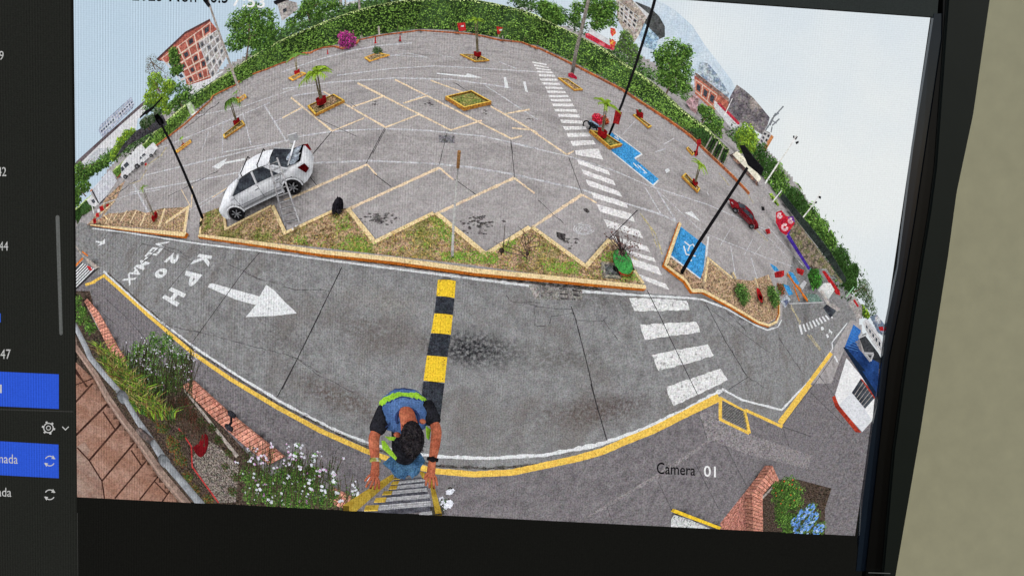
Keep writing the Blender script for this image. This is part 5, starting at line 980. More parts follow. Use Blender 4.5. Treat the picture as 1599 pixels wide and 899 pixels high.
dm = hd(T1('@r 200 415'))-1; slabpoly(P, T('@r 165 260 205 245 240 290 290 300 310 350 245 440 200 410 165 340'), dm, .6)
for s_, rr in (('@r 235 375', 4.6), ('@r 195 285', 3.4), ('@r 280 325', 3.2)):
    c = T1(s_)
    for q in np.linspace(0, 1, 3)[:2]: tube(P, list(PX([(c[0]+rr*(1-q*.45)*math.cos(t), c[1]+rr*(1-q*.45)*math.sin(t)) for t in np.linspace(0, 5.4, 10)], dm-.4)), .14, 4, 1)
slabpoly(P, T('@r 255 300 300 290 315 335 285 330'), dm-.3, .2, 2)
building('row of market stalls with tan posts under the long dark awning', dm+.5, [(T('@r 270 430 300 330 350 380 430 480 530 610 620 740 600 760 560 700 455 700 430 690'), mat('stall_goods_and_shade', (150,134,118), (78,72,66), sc=2.4, det=3, lo=.44, hi=.58, grain=.4, c3=(126,128,84), sc3=1.2), None)], name='market_stalls', cat='stall', depth=2)  # mottle colours in both the goods and the dark shade under the awning
building('beige canopied entrance kiosk under a dark awning on the right', 46, [(T('@k 250 400 300 380 430 490 560 640 520 760 430 700 330 640 190 500'), mat('kiosk_shade', (92,78,78), (160,120,100), sc=1.4, lo=.45, hi=.6, grain=.5), None)], roof=(T('@k 290 395 320 370 440 480 570 650 550 675 430 540'), mat('cream_fascia', (240,234,214), grain=.2)), name='kiosk', cat='kiosk', depth=3)
P = Part('drinks_cooler', m_red2, label='bright red cooler standing in front of the entrance kiosk', cat='cooler'); slabpoly(P, T('@k 365 650 390 625 405 680 385 695'), 43, .6)
building('tan and red shop frontage between the kiosk and the mural', 54, [(T('@k 190 520 260 410 400 560 350 640 290 620'), mat('shop_clutter', (120,84,76), (196,140,110), sc=2, lo=.45, hi=.58, grain=.5), None), (T('@k 430 700 520 770 600 760 640 800 560 880 480 800'), mat('shop_clutter2', (206,190,176), (150,110,96), sc=2, lo=.45, hi=.58, grain=.5), None)], name='shop', cat='shop', depth=1)
P = Part('barrel', [m_black], label='small black and white barrel near the red car and the stalls', cat='barrel', smooth=True); slabpoly(P, T('@r 50 215 70 220 75 245 55 245'), hd(T1('@r 60 245'))-.5, .4)
P = Part('waste_bin', m_red2, label='small red box on the kerb below the mural', cat='bin'); slabpoly(P, T('@r 80 395 110 390 118 425 95 432'), hd(T1('@r 95 432'))-.5, .5)
P = Part('waste_bin', m_red2, label='small dark red box beside the white van near the short hedge', cat='bin'); slabpoly(P, T('@h 638 770 655 755 665 778 648 788'), hd(T1('@h 650 790')), .5)
P = Part('marker_light', m_red2, label='red light panel on the front of the white van by the short hedge', cat='light'); slabpoly(P, T('@h 445 755 475 740 480 770 455 785'), hd(T1('@h 460 830')), .4)
# iron fence posts right of the hedge
th = Thing('iron_fence', 'dark iron fence with pale posts where the long hedge ends', 'fence')
for i in range(7):
    f = i/6; a = T1('@k %f %f' % (10+200*f, 340+160*f)); b = T1('@k %f %f' % (80+180*f, 215+150*f)); P = Part('post', m_conc if i % 2 == 0 else m_black, parent=th); tube(P, list(PX([a, b], hd(a)-1)), .09, 5)
P = Part('rail', m_hedgel, parent=th); slabpoly(P, T('@k 0 110 10 100 260 370 250 395'), 40, .3)
# gate area, far right bottom
building('white canopy with slanted sides at the exit gate', 40, [(T('@q 330 190 380 130 430 130 470 195 420 270 400 260'), mat('white_canvas', (236,236,234), (200,206,204), sc=.6, grain=.2), None)], name='canopy', cat='canopy', depth=2)
building('red fascia strip above the exit gate', 46, [(T('@q 365 20 390 20 470 130 520 200 525 235 490 225 420 110'), m_red2, None)], name='fascia', cat='sign', depth=1)
building('dark glass guard booth at the exit gate', 32, [(T('@q 375 345 410 310 490 365 440 432'), m_glass, None)], roof=(T('@q 340 190 360 200 420 300 520 365 500 375 410 315'), m_greyw), name='guard_booth', cat='booth', depth=2)
building('greenish glass fence at the edge of the exit lane', 34, [(T('@q 220 220 320 225 370 290 250 295'), mat('green_glass', (126,150,140), (100,124,116), sc=1, grain=.35), None)], name='glass_fence', cat='fence', depth=.3)
P = Part('gate_arm', m_wht, label='long white gate arm across the lot exit', cat='gate'); slabpoly(P, T('@q 75 305 380 292 381 299 76 314'), 26, .2)
P = Part('notice_board', [mat('poster_white', (206,212,220), (110,120,150), sc=2.5, lo=.5, hi=.6, grain=.3)], label='white poster board standing at the nose of the gravel bed', cat='sign'); slabpoly(P, T('@q 0 285 50 235 85 275 40 345'), 21, .2)
P = Part('info_board', m_wht, label='white square sign board on a stand near the vivid green tree', cat='sign'); slabpoly(P, T('@q 170 150 205 105 230 125 195 185'), 30, .3)
P = Part('parking_divider', m_ora, label='orange striped dividers between the blue bays near the exit', cat='divider'); 
for s_ in ('@q 60 60 110 130 240 290', '@q 130 150 180 200', '@q 190 240 235 295', '@q 110 160 160 290'): kerb(P, T(s_), .25, .12, 1)
for i, (s_, l_) in enumerate((('@q 140 0 200 20 190 60 150 40', 'red covered motorcycle bay items left of the vivid green tree'), ('@8 330 590 365 585 365 610 335 612', 'dark red box at the back of the gravel bed'))):
    P = Part('red_crate', m_red2, label=l_, cat='crate'); slabpoly(P, T(s_), 30 if i == 0 else 19, 1)
building('white sign board building with a red stripe beyond the exit lane', 50, [(T('@q 595 300 650 235 720 330 720 440 680 440'), m_greyw, None), (T('@q 640 280 655 270 695 330 680 340'), m_red2, None)], name='sign_building', cat='building', depth=3)
building('white stepped terraces at the right edge above the blue roof', 40, [(T('@q 720 470 760 440 860 560 900 660 890 770 800 640'), m_wht, (5, 1, lambda i, j: True, m_glass, m_conc, T('@q 750 470 890 640 885 720 745 520'))), (T('@q 790 420 850 400 925 500 915 600 860 560'), mat('grey_blue_clutter', (110,124,144), (210,212,216), sc=.9, lo=.45, hi=.58, grain=.4), None)], depth=3)
P = Part('parked_car', m_red2, label='red car end showing at the right edge above the white terraces', cat='car'); slabpoly(P, T('@q 865 510 905 510 910 545 880 545'), 36, 1)
th = building('white kiosk with red trim and barred window under a blue roof at the right edge', 11.5, [(T('@D 668 478 615 650 628 690 742 824 790 770 800 660 735 560'), mat('bright_white_wall', (255,255,255), (240,240,242), sc=2, grain=.12), None)], name='kiosk', cat='kiosk', depth=.3)
P = Part('side_wall', mat('shaded_white_wall', (244,246,250), (226,228,234), sc=.5, grain=.12), parent=th); slabpoly(P, T('@D 630 700 700 630 785 765 742 824'), 11.2, .1)
P = Part('window', [m_glass, m_wht], parent=th); slabpoly(P, T('@D 693 640 735 575 800 665 755 715'), 11.0, .1)
Q = Part('window_bars', m_greyw, parent=P)
for k in range(1, 6): f = k/6; slabpoly(Q, T('@D %f %f %f %f %f %f %f %f' % (693+62*f, 640+75*f, 735+65*f, 575+90*f, 738+65*f, 577+90*f, 696+62*f, 641+75*f)), 10.9, .05)
P = Part('red_trim', mat('red_brown_trim', (190,70,50), (150,50,40), sc=2, grain=.3), parent=th); slabpoly(P, T('@D 730 570 745 580 802 655 800 670'), 10.9, .1); slabpoly(P, T('@D 600 660 612 655 632 700 735 826 712 826 616 708'), 10.95, .15)
P = Part('roof', [mat('blue_metal_roof', (60,124,204), (44,98,176), sc=.8, grain=.2), mat('blue_roof_edge', (30,44,66), grain=.2), mat('dark_blue_roof', (44,78,140), (32,56,104), sc=1.5, grain=.2)], parent=th)
slabpoly(P, T('@q 640 490 705 540 690 620 560 695'), 10.6, .1, 0); slabpoly(P, T('@D 655 432 708 400 730 440 760 470 822 500 812 655 800 660'), 10.7, .1, 2); slabpoly(P, T('@q 548 690 568 688 745 899 700 899'), 10.4, .15, 1); slabpoly(P, T('@D 655 432 665 425 808 640 803 665'), 10.4, .15, 1)
Q = Part('roof_ribs', mat('blue_rib', (84,132,196), grain=.2), parent=P)
for k in range(9): f = k/8; slabpoly(Q, T('@q %f %f %f %f %f %f %f %f' % (570+66*f, 690-195*f, 680+24*f, 720-150*f, 680+24*f, 724-150*f, 570+66*f, 696-195*f)), 10.3, .03)
building('dark glazed hall with white steel struts beside the blue roof', 13, [(T('@q 690 600 740 580 860 740 890 800 880 890 800 830 740 740'), mat('dark_hall', (44,46,50), (70,72,76), sc=.6, grain=.3), None)], name='hall', depth=.6)
P = Part('steel_strut', m_wht, label='white triangular steel strut over the dark glazed hall', cat='strut'); tube(P, list(PX(T('@q 735 740 790 810'), 10.1)), .04, 5); tube(P, list(PX(T('@q 790 810 815 745'), 10.1)), .04, 5); tube(P, list(PX(T('@q 735 745 815 748'), 10.1)), .04, 5)
P = Part('steel_strut', m_wht, label='white steel strut at the upper end of the blue roof', cat='strut'); tube(P, list(PX(T('@q 690 600 720 560'), 10.1)), .05, 5); tube(P, list(PX(T('@q 685 605 755 575'), 10.1)), .04, 5)
P = Part('bollard', m_wht, label='small white bollard on the yellow kerb at the lower right', cat='bollard'); fr = frame(T1('@G 1300 165'), T1('@G 1292 118'), .5); lathe(P, fr, [(.07, 0), (.06, .42), (.02, .5)])

# ================================================================== garden at the foot of the wall
def plane_at(pts, ds):
    A = PD(pts, np.array(ds)); n = unit(np.cross(A[1]-A[0], A[2]-A[0])); n = n if n@(C0-A[0]) > 0 else -n; o = A[0]
    def f(p, off=0.): d = dirs(p); t = ((o+n*off-C0)@n)/(d@n); return C0+d*t[:,None]
    f.n = n; return f
def ppatch(P, pl, poly, off=0., step=9, mi=0, tint=1.):
    vs, fs = patch2d(poly, step); V = pl(vs, off); P.add(V, orient(V, fs, pl.n), mi, tint)
def pribbon(P, pl, pts, wd, off, mi=0, tint=1., thick=0.):
    p = np.array(resample(pts, 6)); d = np.gradient(p, axis=0); d /= np.linalg.norm(d, axis=1)[:,None]; nr = np.stack([-d[:,1], d[:,0]], 1)
    w0, w1 = wd if hasattr(wd, '__len__') else (wd, wd); h = np.linspace(w0, w1, len(p))[:,None]/2; V = pl(np.r_[p+nr*h, p-nr*h], off); n = len(p); P.add(V, [(i, i+1, n+i+1, n+i) for i in range(n-1)], mi, tint)
bedp = Part('garden_soil', [m_mulch], kind='structure', occ=False, layer=3)
gpatch(bedp, T('0 112 455 138 455 150 500 200 575 290 600 345 665 420 745 @F 0 540 420 760 @0 560 815 300 800 112 600'), 9)
gpatch(bedp, T('@G 1120 600 1060 690 1080 870 1600 960 1600 640 1300 560 1160 560'), 9)
gravel = Part('garden_gravel', mat('garden_gravel', (150,140,132), (62,54,50), sc=16, det=3, lo=.44, hi=.58, grain=.5), kind='structure', occ=False, layer=4); gpatch(gravel, T('@E 740 515 830 400 900 440 1020 560 1000 770 900 770 800 640'), 8)
def rowlock(label, a, b, n, group=None, hgt=.12, tints=(.75, 1.2)):
    th = Part('brick_edging', [mat('terracotta_brick', (218,156,136), (184,118,100), sc=5, det=5, lo=.42, hi=.62, grain=.35), mat('brick_mortar', (96,70,62), grain=.35)], label=label, cat='brick edging', group=group, layer=6)
    ga, gb_ = G([along(a, 0)])[0], 0
    for k in range(n):
        q = [along(a, (k+.06)/n), along(a, (k+.92)/n), along(b, (k+.92)/n), along(b, (k+.06)/n)]; V = G(q); t = random.uniform(*tints)
        top = V+Zv*(hgt+random.uniform(-.008, .008)); W_ = np.r_[V, top]; c = W_.mean(0); Fs = [(4,5,6,7), (0,1,5,4), (1,2,6,5), (2,3,7,6), (3,0,4,7)]; Fs = [f if np.cross(W_[f[1]]-W_[f[0]], W_[f[2]]-W_[f[0]])@(W_[list(f)].mean(0)-c) > 0 else f[::-1] for f in Fs]; th.add(W_, Fs, 0, t)
    m_ = [along(a, t) for t in np.linspace(0, 1, 12)]+[along(b, t) for t in np.linspace(1, 0, 12)]; gpatch(th, m_, 9, 1, 1., z=hgt*.7)
rowlock('row of upright terracotta bricks along the planting bed at the far left', T('@s 160 560 280 700 @A 330 640 380 700'), T('@s 130 590 230 760 @A 270 640 320 700'), 22)
rowlock('curved row of upright terracotta bricks edging the flower bed by the spot lamp', T('@E 760 55 960 235 1130 370 1295 500'), T('@E 695 90 900 290 1050 420 1210 545'), 26)
rowlock('short run of terracotta bricks under the white flowers beside the ladder', T('@F 300 640 420 700 @F 430 720'), T('@F 240 690 340 750 @F 420 760'), 6)
rowlock('sloping terracotta brick wall top at the lower right corner', T('@G 1110 478 1050 560 985 640 1000 860'), T('@G 1165 590 1120 570 1050 650 1060 870'), 20, hgt=.5)
P = Part('brick_planter_wall', [mat('pink_brick', (190,132,118), (150,96,84), sc=5, det=6, lo=.42, hi=.6, grain=.4)], label='pinkish brick face of the planter wall at the lower right corner', cat='wall', layer=5); gpatch(P, T('@G 845 815 985 640 1110 475 1060 560 985 650 1000 870 850 860'), 8)
P = Part('planter_inner_edge', m_conc, label='grey concrete inner edge of the planter at the lower right corner', cat='edge', layer=6); ribbon(P, T('@G 1130 510 1160 600 1060 700 1080 870'), 3)
P = Part('concrete_edging', [m_conc], label='grey concrete edging behind the curved brick row', cat='edging', layer=7); ribbon(P, T('@E 700 110 820 260 1010 500'), (3, 6))
P = Part('concrete_edging', [m_conc], label='thin grey edging behind the far left brick row', cat='edging', layer=7); ribbon(P, T('@s 140 600 240 800 290 890'), 2)
P = Part('red_edging', [mat('red_plastic_edge', (176,60,60), grain=.3)], label='thin red edging strip running through the garden bed', cat='edging', layer=7); ribbon(P, T('@E 665 335 740 440 745 560 900 770'), 2.2)
def shrub(label, blobs, dist, n, mats, fl=(), size=2.2, name='flowering_shrub', cat='shrub', blade=1., nf=0, fsize=2.2, flat=.5):
    th = Thing(name, label, cat); P = Part('foliage', mats, parent=th, leaf=True); tot = sum(r*r for _, _, r in blobs); Q = Part('flowers', list(fl), parent=th, leaf=True) if fl else None
    st_ = Part('stems', m_bark, parent=th)
    for x, y, r in blobs:
        k, C = ppm((x, y), dist=dist+random.uniform(-.3, .3)); R = r/k; nn = int(1.6*n*r*r/tot)
        for mi in range(len(mats)): leaves(P, C, (R, R, R), nn//len(mats), .78*size/k, mi, .55, 1.35, shell=.1, flat=flat, blade=blade)
        if fl:
            q = RNG.normal(size=(max(1, int(nf*r*r/tot)), 3)); q /= np.linalg.norm(q, axis=1)[:,None]; q = q*.6+unit(C0-C)*.6; c = C+q*R*1.05
            for c_ in c:
                mi = int(random.random() < .2) if len(fl) > 1 else 0; up = unit(C0-c_); a = unit(np.cross(up, [.3, 1, .2])); b = np.cross(up, a); rr = fsize/k*random.uniform(.6, 1.15)
                for j in range(5):
                    t = j*1.2566; d = a*math.cos(t)+b*math.sin(t); e = a*math.cos(t+.6)+b*math.sin(t+.6); g_ = a*math.cos(t-.6)+b*math.sin(t-.6); Q.add([c_, c_+g_*rr*.7, c_+d*rr, c_+e*rr*.7], [(0, 1, 2, 3)], mi, random.uniform(.85, 1.1))
        base = C-unit(C-C0)*0-Zv*R; tube(st_, [base, C], .012, 5)
m_petal = mat('white_petals', (224,226,236), grain=.12); m_petp = mat('lilac_petals', (214,150,206), grain=.15)
shrub('tall flowering shrub with small lilac and white flowers in the left bed', B_('@A 480 640 560 620 640 650 690 680 400 680 360 740 520 720 620 760 460 780 580 810', [15, 15, 15, 13, 13, 12, 17, 15, 15, 14]) + B_('@A 560 850 640 820 500 820 680 760 420 620 600 560 520 560', [15, 14, 14, 12, 11, 11, 11]), 7.4, 4200, [mat('deep_green_leaves', (56,92,44), grain=.3), m_leaf], (m_petal, m_petp), nf=90, fsize=1.2)
shrub('clump of long yellow green grass between the lilac shrub and the pipe', B_('@A 260 720 340 790 420 840 330 850 280 780 480 870 @E 400 150 470 170', [9, 14, 14, 13, 10, 11, 13, 10]), 7.0, 1500, [m_leafy, m_leafd, mat('straw_blades', (190,176,110), grain=.25)], size=4.0, name='grass_clump', cat='grass', blade=.25, flat=.2)
shrub('dark green shrubs at the left edge above the pipe', B_('@s 70 560 60 640 120 690 80 760 160 780 210 850 @A 140 500 100 400', [7, 9, 8, 9, 8, 8, 9, 8]), 9, 900, [m_leafd, m_leaf], name='shrub')
shrub('dark reddish foliage between the lilac shrub and the spot lamp', B_('@E 700 190 740 260 660 260 620 200 760 320', [11, 11, 10, 9, 8]), 7.2, 900, [mat('dark_red_leaves', (110,66,56), grain=.35), mat('brown_leaves', (84,70,50), grain=.35)], name='shrub')
shrub('dull olive ground plants along the grey pipe', B_('@E 640 440 680 520 720 620 760 690 840 750 620 400 560 330 520 260', [12, 11, 9, 9, 9, 8, 9, 9]), 7.0, 1300, [mat('olive_leaves', (104,104,60), grain=.35), mat('rust_leaves', (134,80,52), grain=.35), m_leafd], name='ground_plants', cat='plant')
shrub('low dark plants filling the soil behind the curved brick row', B_('@E 560 240 620 280 860 330 800 300 900 400 960 480 500 230 590 330 680 380 1000 620 980 700 940 560', [9, 9, 7, 8, 7, 6, 8, 8, 8, 8, 8, 6]), 7.3, 1500, [mat('brown_green_leaves', (86,84,58), grain=.35), m_leafd, mat('brown_leaves', (84,70,50), grain=.35)], name='ground_plants', cat='plant')
shrub('mass of white flowered bushes at the bottom left of the ladder', B_('@E 1080 620 1180 640 1280 620 1380 620 1450 600 1100 720 1200 740 1300 740 1400 720 1480 700 @F 40 560 90 500 60 640 150 620 180 700 250 720 120 740 30 720 180 560 300 690', [14, 14, 14, 13, 12, 15, 15, 15, 15, 14, 11, 7, 13, 13, 13, 11, 12, 13, 8, 8]), 6.2, 6500, [mat('deep_green_leaves', (56,92,44), grain=.3), m_leaf], (m_petal, m_petp), nf=110, fsize=1.8)
shrub('tall white flower spikes rising from the bushes left of the ladder', B_('@F 75 450 85 400 180 480 190 450 305 610 300 570 @E 1355 490 1365 430', [3.5, 3, 4, 3, 4, 3, 4, 3]), 5.5, 260, [m_leafd, m_leaf], (m_petal,), nf=26, fsize=2.8)
shrub('cluster of large white flowers at the right foot of the ladder', B_('@F 985 660 975 735 940 760 940 720', [4.5, 6, 6, 4]), 4.6, 90, [m_leafd, mat('dark_brown_leaves', (60,50,46), grain=.3)], (m_petal,), nf=22, fsize=3.6)
shrub('small white flower at the left rail of the ladder', B_('@F 505 590 440 685 @F 530 640', [3, 2.2, 2]), 4.8, 30, [m_leafd], (m_petal,), nf=8, fsize=3)
shrub('orange tipped bushy shrub in the planter at the lower right corner', B_('@G 1240 590 1200 640 1280 640 1240 690 1180 600 1210 720 1290 700', [15, 16, 15, 17, 10, 14, 12]), 7.6, 2600, [m_leaf, m_leafd], (mat('orange_flowers', (206,96,60), grain=.25),), nf=26, fsize=1.4)
shrub('blue hydrangea like flowers at the lower right corner', B_('@G 1330 760 1360 820 1290 800 1370 730 1340 860 1300 850 1390 780 1420 850', [13, 13, 12, 11, 12, 11, 12, 13]), 7.2, 1300, [m_leaf, m_leafd], (mat('blue_petals', (110,160,236), grain=.2), mat('pale_blue_petals', (176,206,246), grain=.2)), nf=420, fsize=1.9)
shrub('green leafy plant below the orange tipped shrub', B_('@G 1220 800 1240 850 1200 780 1260 780', [11, 11, 10, 10]), 7.4, 1000, [m_leaf, m_leafd], name='shrub')
def stems(label, x0, x1, yb0, yb1, n, lenpx, dist, leafm, flm, name='flowering_plant', cat='shrub', lean=.12, fl=.8, fs=1.6, lw=2.4, top=.5):
    th = Thing(name, label, cat); P = Part('foliage', leafm, parent=th, leaf=True); Q = Part('flowers', list(flm), parent=th, leaf=True) if flm else None; S_ = Part('stems', m_bark, parent=th)
    for _ in range(n):
        u = random.random(); x = x0+(x1-x0)*u; y = yb0+(yb1-yb0)*u+random.uniform(-22, 10); L_ = lenpx*random.uniform(.55, 1.15); dx = L_*random.gauss(lean, .16); k, _c = ppm((x, y), dist=dist)
        a, b = PD([(x, y)], np.array([dist]))[0], PD([(x+dx, y-L_)], np.array([dist-top]))[0]; tube(S_, [a, b], .006, 4); d = unit(b-a); m = max(4, int(L_/2.2)); mi = random.randrange(len(leafm)); t_ = random.uniform(.6, 1.25)
        for q in range(m):
            f = (q+random.random())/m; c = a+(b-a)*f; sd = unit(np.cross(d, RNG.normal(size=3))); w = lw/k*random.uniform(.6, 1.2)*(1.15-.5*f); e = unit(sd+d*.8); n_ = np.cross(e, d); n_ = unit(n_)*w*.28
            P.add([c, c+e*w*.5+n_, c+e*w*1.1, c+e*w*.5-n_], [(0, 1, 2, 3)], mi, t_*random.uniform(.75, 1.2))
        if Q and random.random() < fl:
            for _k in range(random.choice([1, 2, 3])):
                c = b+RNG.normal(size=3)*1.5/k; up = unit(C0-c); e1 = unit(np.cross(up, [.3, 1, .2])); e2 = np.cross(up, e1); rr = fs/k*random.uniform(.6, 1.2); t0 = random.uniform(0, 1.2)
                for j in range(5):
                    t = t0+j*1.2566; Q.add([c, c+(e1*math.cos(t-.5)+e2*math.sin(t-.5))*rr*.75, c+(e1*math.cos(t)+e2*math.sin(t))*rr, c+(e1*math.cos(t+.5)+e2*math.sin(t+.5))*rr*.75], [(0, 1, 2, 3)], int(random.random() < .15) if len(flm) > 1 else 0, random.uniform(.8, 1.08))
def blades(label, region, n, lenpx, dist, ms, lean=-.25):
    th = Part('grass_clump', ms, label=label, cat='grass', leaf=True); xs = [p[0] for p in region]; ys = [p[1] for p in region]; k = 0
    while k < n:
        x, y = random.uniform(min(xs), max(xs)), random.uniform(min(ys), max(ys))
        if not inpoly(x, y, region): continue
        k += 1; L_ = lenpx*random.uniform(.5, 1.2); g = random.gauss(lean, .45); pts = [(x, y), (x+g*L_*.35, y-L_*.55), (x+g*L_*1.1, y-L_*.8)]; p3 = PD(pts, np.array([dist, dist-.25, dist-.35])); kk = ppm(pts[0], dist=dist)[0]; w = unit(np.cross(p3[1]-p3[0], p3[0]-C0))*1.0/kk
        th.add([p3[0]-w, p3[0]+w, p3[1]+w*.8, p3[1]-w*.8, p3[2]], [(0, 1, 2, 3), (3, 2, 4)], random.randrange(len(ms)), random.uniform(.6, 1.3))
m_deep = mat('deep_green_leaves', (56,92,44), grain=.3); m_mid = mat('mid_green_leaves', (92,128,62), grain=.25)
stems('upright flowering stems with white and lilac flowers rising from the left shrub', 192, 300, 598, 612, 150, 48, 7.0, [m_deep, m_mid, m_leaf], (m_petal, m_petp), fl=.45, fs=1.0, name='flowering_plant')
stems('dark leafy stems at the base of the lilac shrub beside the brick row', 215, 300, 628, 648, 90, 34, 7.1, [m_deep, m_leafd], None, name='leafy_plant')
blades('long arching yellow and green grass blades between the pipe and the lilac shrub', T('0 150 545 175 560 215 600 250 640 275 655 240 660 205 640 175 600'), 900, 26, 6.9, [m_leafy, m_leafd, m_mid, mat('straw_blades', (190,176,110), grain=.25), mat('brown_blades', (140,110,70), grain=.3)])
stems('dark red upright foliage between the lilac shrub and the red bowl', 262, 318, 650, 700, 80, 24, 7.0, [mat('dark_red_leaves', (110,66,56), grain=.35), mat('brown_leaves', (84,70,50), grain=.35), m_deep], None, name='leafy_plant')
stems('upright stems with white flowers along the back of the bottom flower mass', 375, 520, 745, 770, 130, 40, 6.0, [m_deep, m_mid, m_leaf], (m_petal, m_petp), fl=.32, fs=1.8, lw=3, name='flowering_plant')
stems('upright stems with white flowers at the front of the bottom flower mass', 380, 560, 790, 800, 120, 34, 5.8, [m_deep, m_mid, m_leaf], (m_petal,), fl=.2, fs=2.0, lw=3.2, name='flowering_plant')
# spot lamp, red plate
th = Thing('garden_spot_lamp', 'black double garden spot lamp standing on the brick edging', 'lamp'); pl = lambda s_, d: PD([T1(s_)], np.array([d]))[0]
P = Part('stem', m_black, parent=th); tube(P, [pl('@E 955 330', 6.9), pl('@E 975 300', 6.7), pl('@E 975 250', 6.6)], .03, 6)
for s_ in ('@E 978 250', '@E 962 328'): P = Part('lamp_head', mat('dark_grey_metal', (74,74,80), (40,40,44), sc=20, grain=.3), parent=th, smooth=True); c = pl(s_, 6.55); tube(P, [c-[.10, 0, 0], c-[.03, 0, -.02], c+[.1, 0, 0]], [.04, .075, .06], 10)
P = Part('red_bowl', mat('dark_red_clay', (132,28,34), (110,24,30), sc=5, grain=.2), label='dark red half buried bowl in the dark garden gravel', cat='bowl'); pb = plane_at(T('@E 740 450 835 370 800 510'), [6.9, 6.8, 6.85]); vs = T('@E 800 372 818 364 832 372 838 395 839 420 834 448 824 474 810 494 795 504 782 498 768 482 757 462 748 445 762 436 780 425 792 408 797 390'); V = list(pb(vs)); prism(P, V, -pb.n*.06)
# lower left: brick wall face seen from above, its coping and the drain pipe
wl = plane_at(T('@E 60 0 720 765 75 735'), [3.4, 2.3, 2.1])
th = Thing('block_wall', 'terracotta block wall with dark joints and pale coping at the lower left corner', 'wall')
P = Part('blocks', mat('terracotta_blocks', (222,176,156), (192,142,120), sc=3, det=6, lo=.42, hi=.62, grain=.2), parent=th, layer=0); ppatch(P, wl, T('0 108 560 @E 60 -60 175 50 420 390 620 640 735 790 380 800 30 780'), 0)
P = Part('joints', mat('dark_mortar', (78,50,44), (100,70,60), sc=6, grain=.3), parent=th, layer=2)
for s_, w1 in (('@E 60 380 250 190', 3.4), ('@E 145 520 335 300', 3.2), ('@E 220 640 410 415', 2.8), ('@E 295 742 485 515', 2.6), ('@E 440 750 555 605', 2.4), ('@E 570 765 625 685', 2.4), ('@E 225 235 300 345', 2.4), ('@E 390 460 455 555', 2.4), ('@E 530 645 600 715', 2.2), ('@E 60 0 135 90', 2.6), ('@E 65 180 165 70', 3), ('@E 75 445 145 520 220 640 235 742', 2.2), ('@A 60 730 130 840', 2.4), ('@A 60 830 165 790', 2)): pribbon(P, wl, T(s_), w1, .006)
P = Part('plaster_patch', mat('pale_plaster', (214,182,166), (190,150,134), sc=5, lo=.4, hi=.6, grain=.2), parent=th, layer=1); ppatch(P, wl, T('@E 60 440 140 520 215 640 235 750 20 780 0 500'), .003); ppatch(P, wl, T('@E 70 440 120 410 150 460 130 500'), .003, tint=1.02)
P = Part('coping', [mat('cream_coping', (222,192,176), (196,160,146), sc=4, lo=.42, hi=.62, grain=.18)], parent=th, layer=2)
cop = T('@A 45 480 60 600 180 770 250 899 @E 345 290 430 400 560 590 725 790')
for off, w1, t_ in ((.02, (7, 14), 1.0), (.045, (4, 6.5), .8), (.06, (2, 3), 1.15)): pribbon(P, wl, [(x-(off-.02)*60, y+(off-.02)*20) for x, y in cop], w1, off, 0, t_)
th = Thing('drain_pipe', 'pale grey drain pipe running along the top of the terracotta wall', 'pipe'); m_pipe = mat('grey_pipe', (190,194,200), (160,164,170), sc=6, det=4, lo=.42, hi=.62, grain=.15)
pp = T('@A 55 470 130 620 @E 150 -80 240 30 340 140 430 290 520 420 590 530 700 660 800 780'); dd_ = np.linspace(4.4, 2.35, len(pp)); c3 = []
ptsr = resample(pp, 8); L0 = np.linspace(4.6, 2.2, len(ptsr)); 
P = Part('tube', m_pipe, parent=th, smooth=True); tube(P, list(PD(ptsr, L0)), [.036+.003*math.sin(i*.3) for i in range(len(ptsr))], 10)
def atpipe(s_): q = T1(s_); i = min(range(len(ptsr)), key=lambda k: math.dist(ptsr[k], q)); return PD([q], np.array([L0[i]-.02]))[0], unit(PD([ptsr[min(i+1, len(ptsr)-1)]], np.array([L0[min(i+1, len(ptsr)-1)]]))[0]-PD([ptsr[i-1]], np.array([L0[i-1]]))[0])
for s_, r_ in (('@E 340 150', .066), ('@E 585 525', .05)):
    c, d = atpipe(s_); P = Part('collar', m_pipe, parent=th, smooth=True); tube(P, [c-d*.03, c+d*.03], r_, 12)
c, d = atpipe('@E 300 115'); P = Part('bracket', m_pipe, parent=th, smooth=True); tube(P, [c, c-Zv*.12], .02, 6)
P = Part('worn_section', mat('bare_pipe', (150,130,124), (96,88,88), sc=9, grain=.3), parent=th, smooth=True); c1_, d1 = atpipe('@E 440 350'); c2_, d2 = atpipe('@E 510 410'); tube(P, [c1_, c2_], .041, 10)
# left edge steps and gate
P = Part('striped_ramp', [m_white, m_joint], label='dark and white striped steps at the far left edge of the pavement', cat='steps', layer=7)
gpatch(P, T('@s 30 260 100 190 210 270 280 245 30 480'), 7, 1)
for k in range(6): f = k/6; gpatch(P, T('@s %f %f %f %f %f %f %f %f' % (25, 300+185*f-8, 110+130*f, 205+65*f-6, 120+130*f, 213+65*f-6, 25, 318+185*f-8)), 7, 0, z=.02)
P = Part('barrier', [mat('orange_barrier', (220,140,60), (190,90,50), sc=4, grain=.3), m_conc, m_red2], label='orange and white barrier at the top of the striped steps on the left edge', cat='barrier', layer=8)
ribbon(P, T('@s 30 235 110 150'), 3, mi=0); ribbon(P, T('@s 30 20 90 110 150 160 280 245'), 2, mi=1); gpatch(P, T('@s 150 150 280 240 240 270 150 190'), 6, 1, 1.1, z=.1); gpatch(P, T('@s 150 230 190 240 215 280 180 280'), 6, 2, z=.12); ribbon(P, T('@s 100 85 160 130'), 2.6, mi=0)
th = Thing('cart_stack', 'cluster of red and white crates at the left edge below the box truck', 'crates')
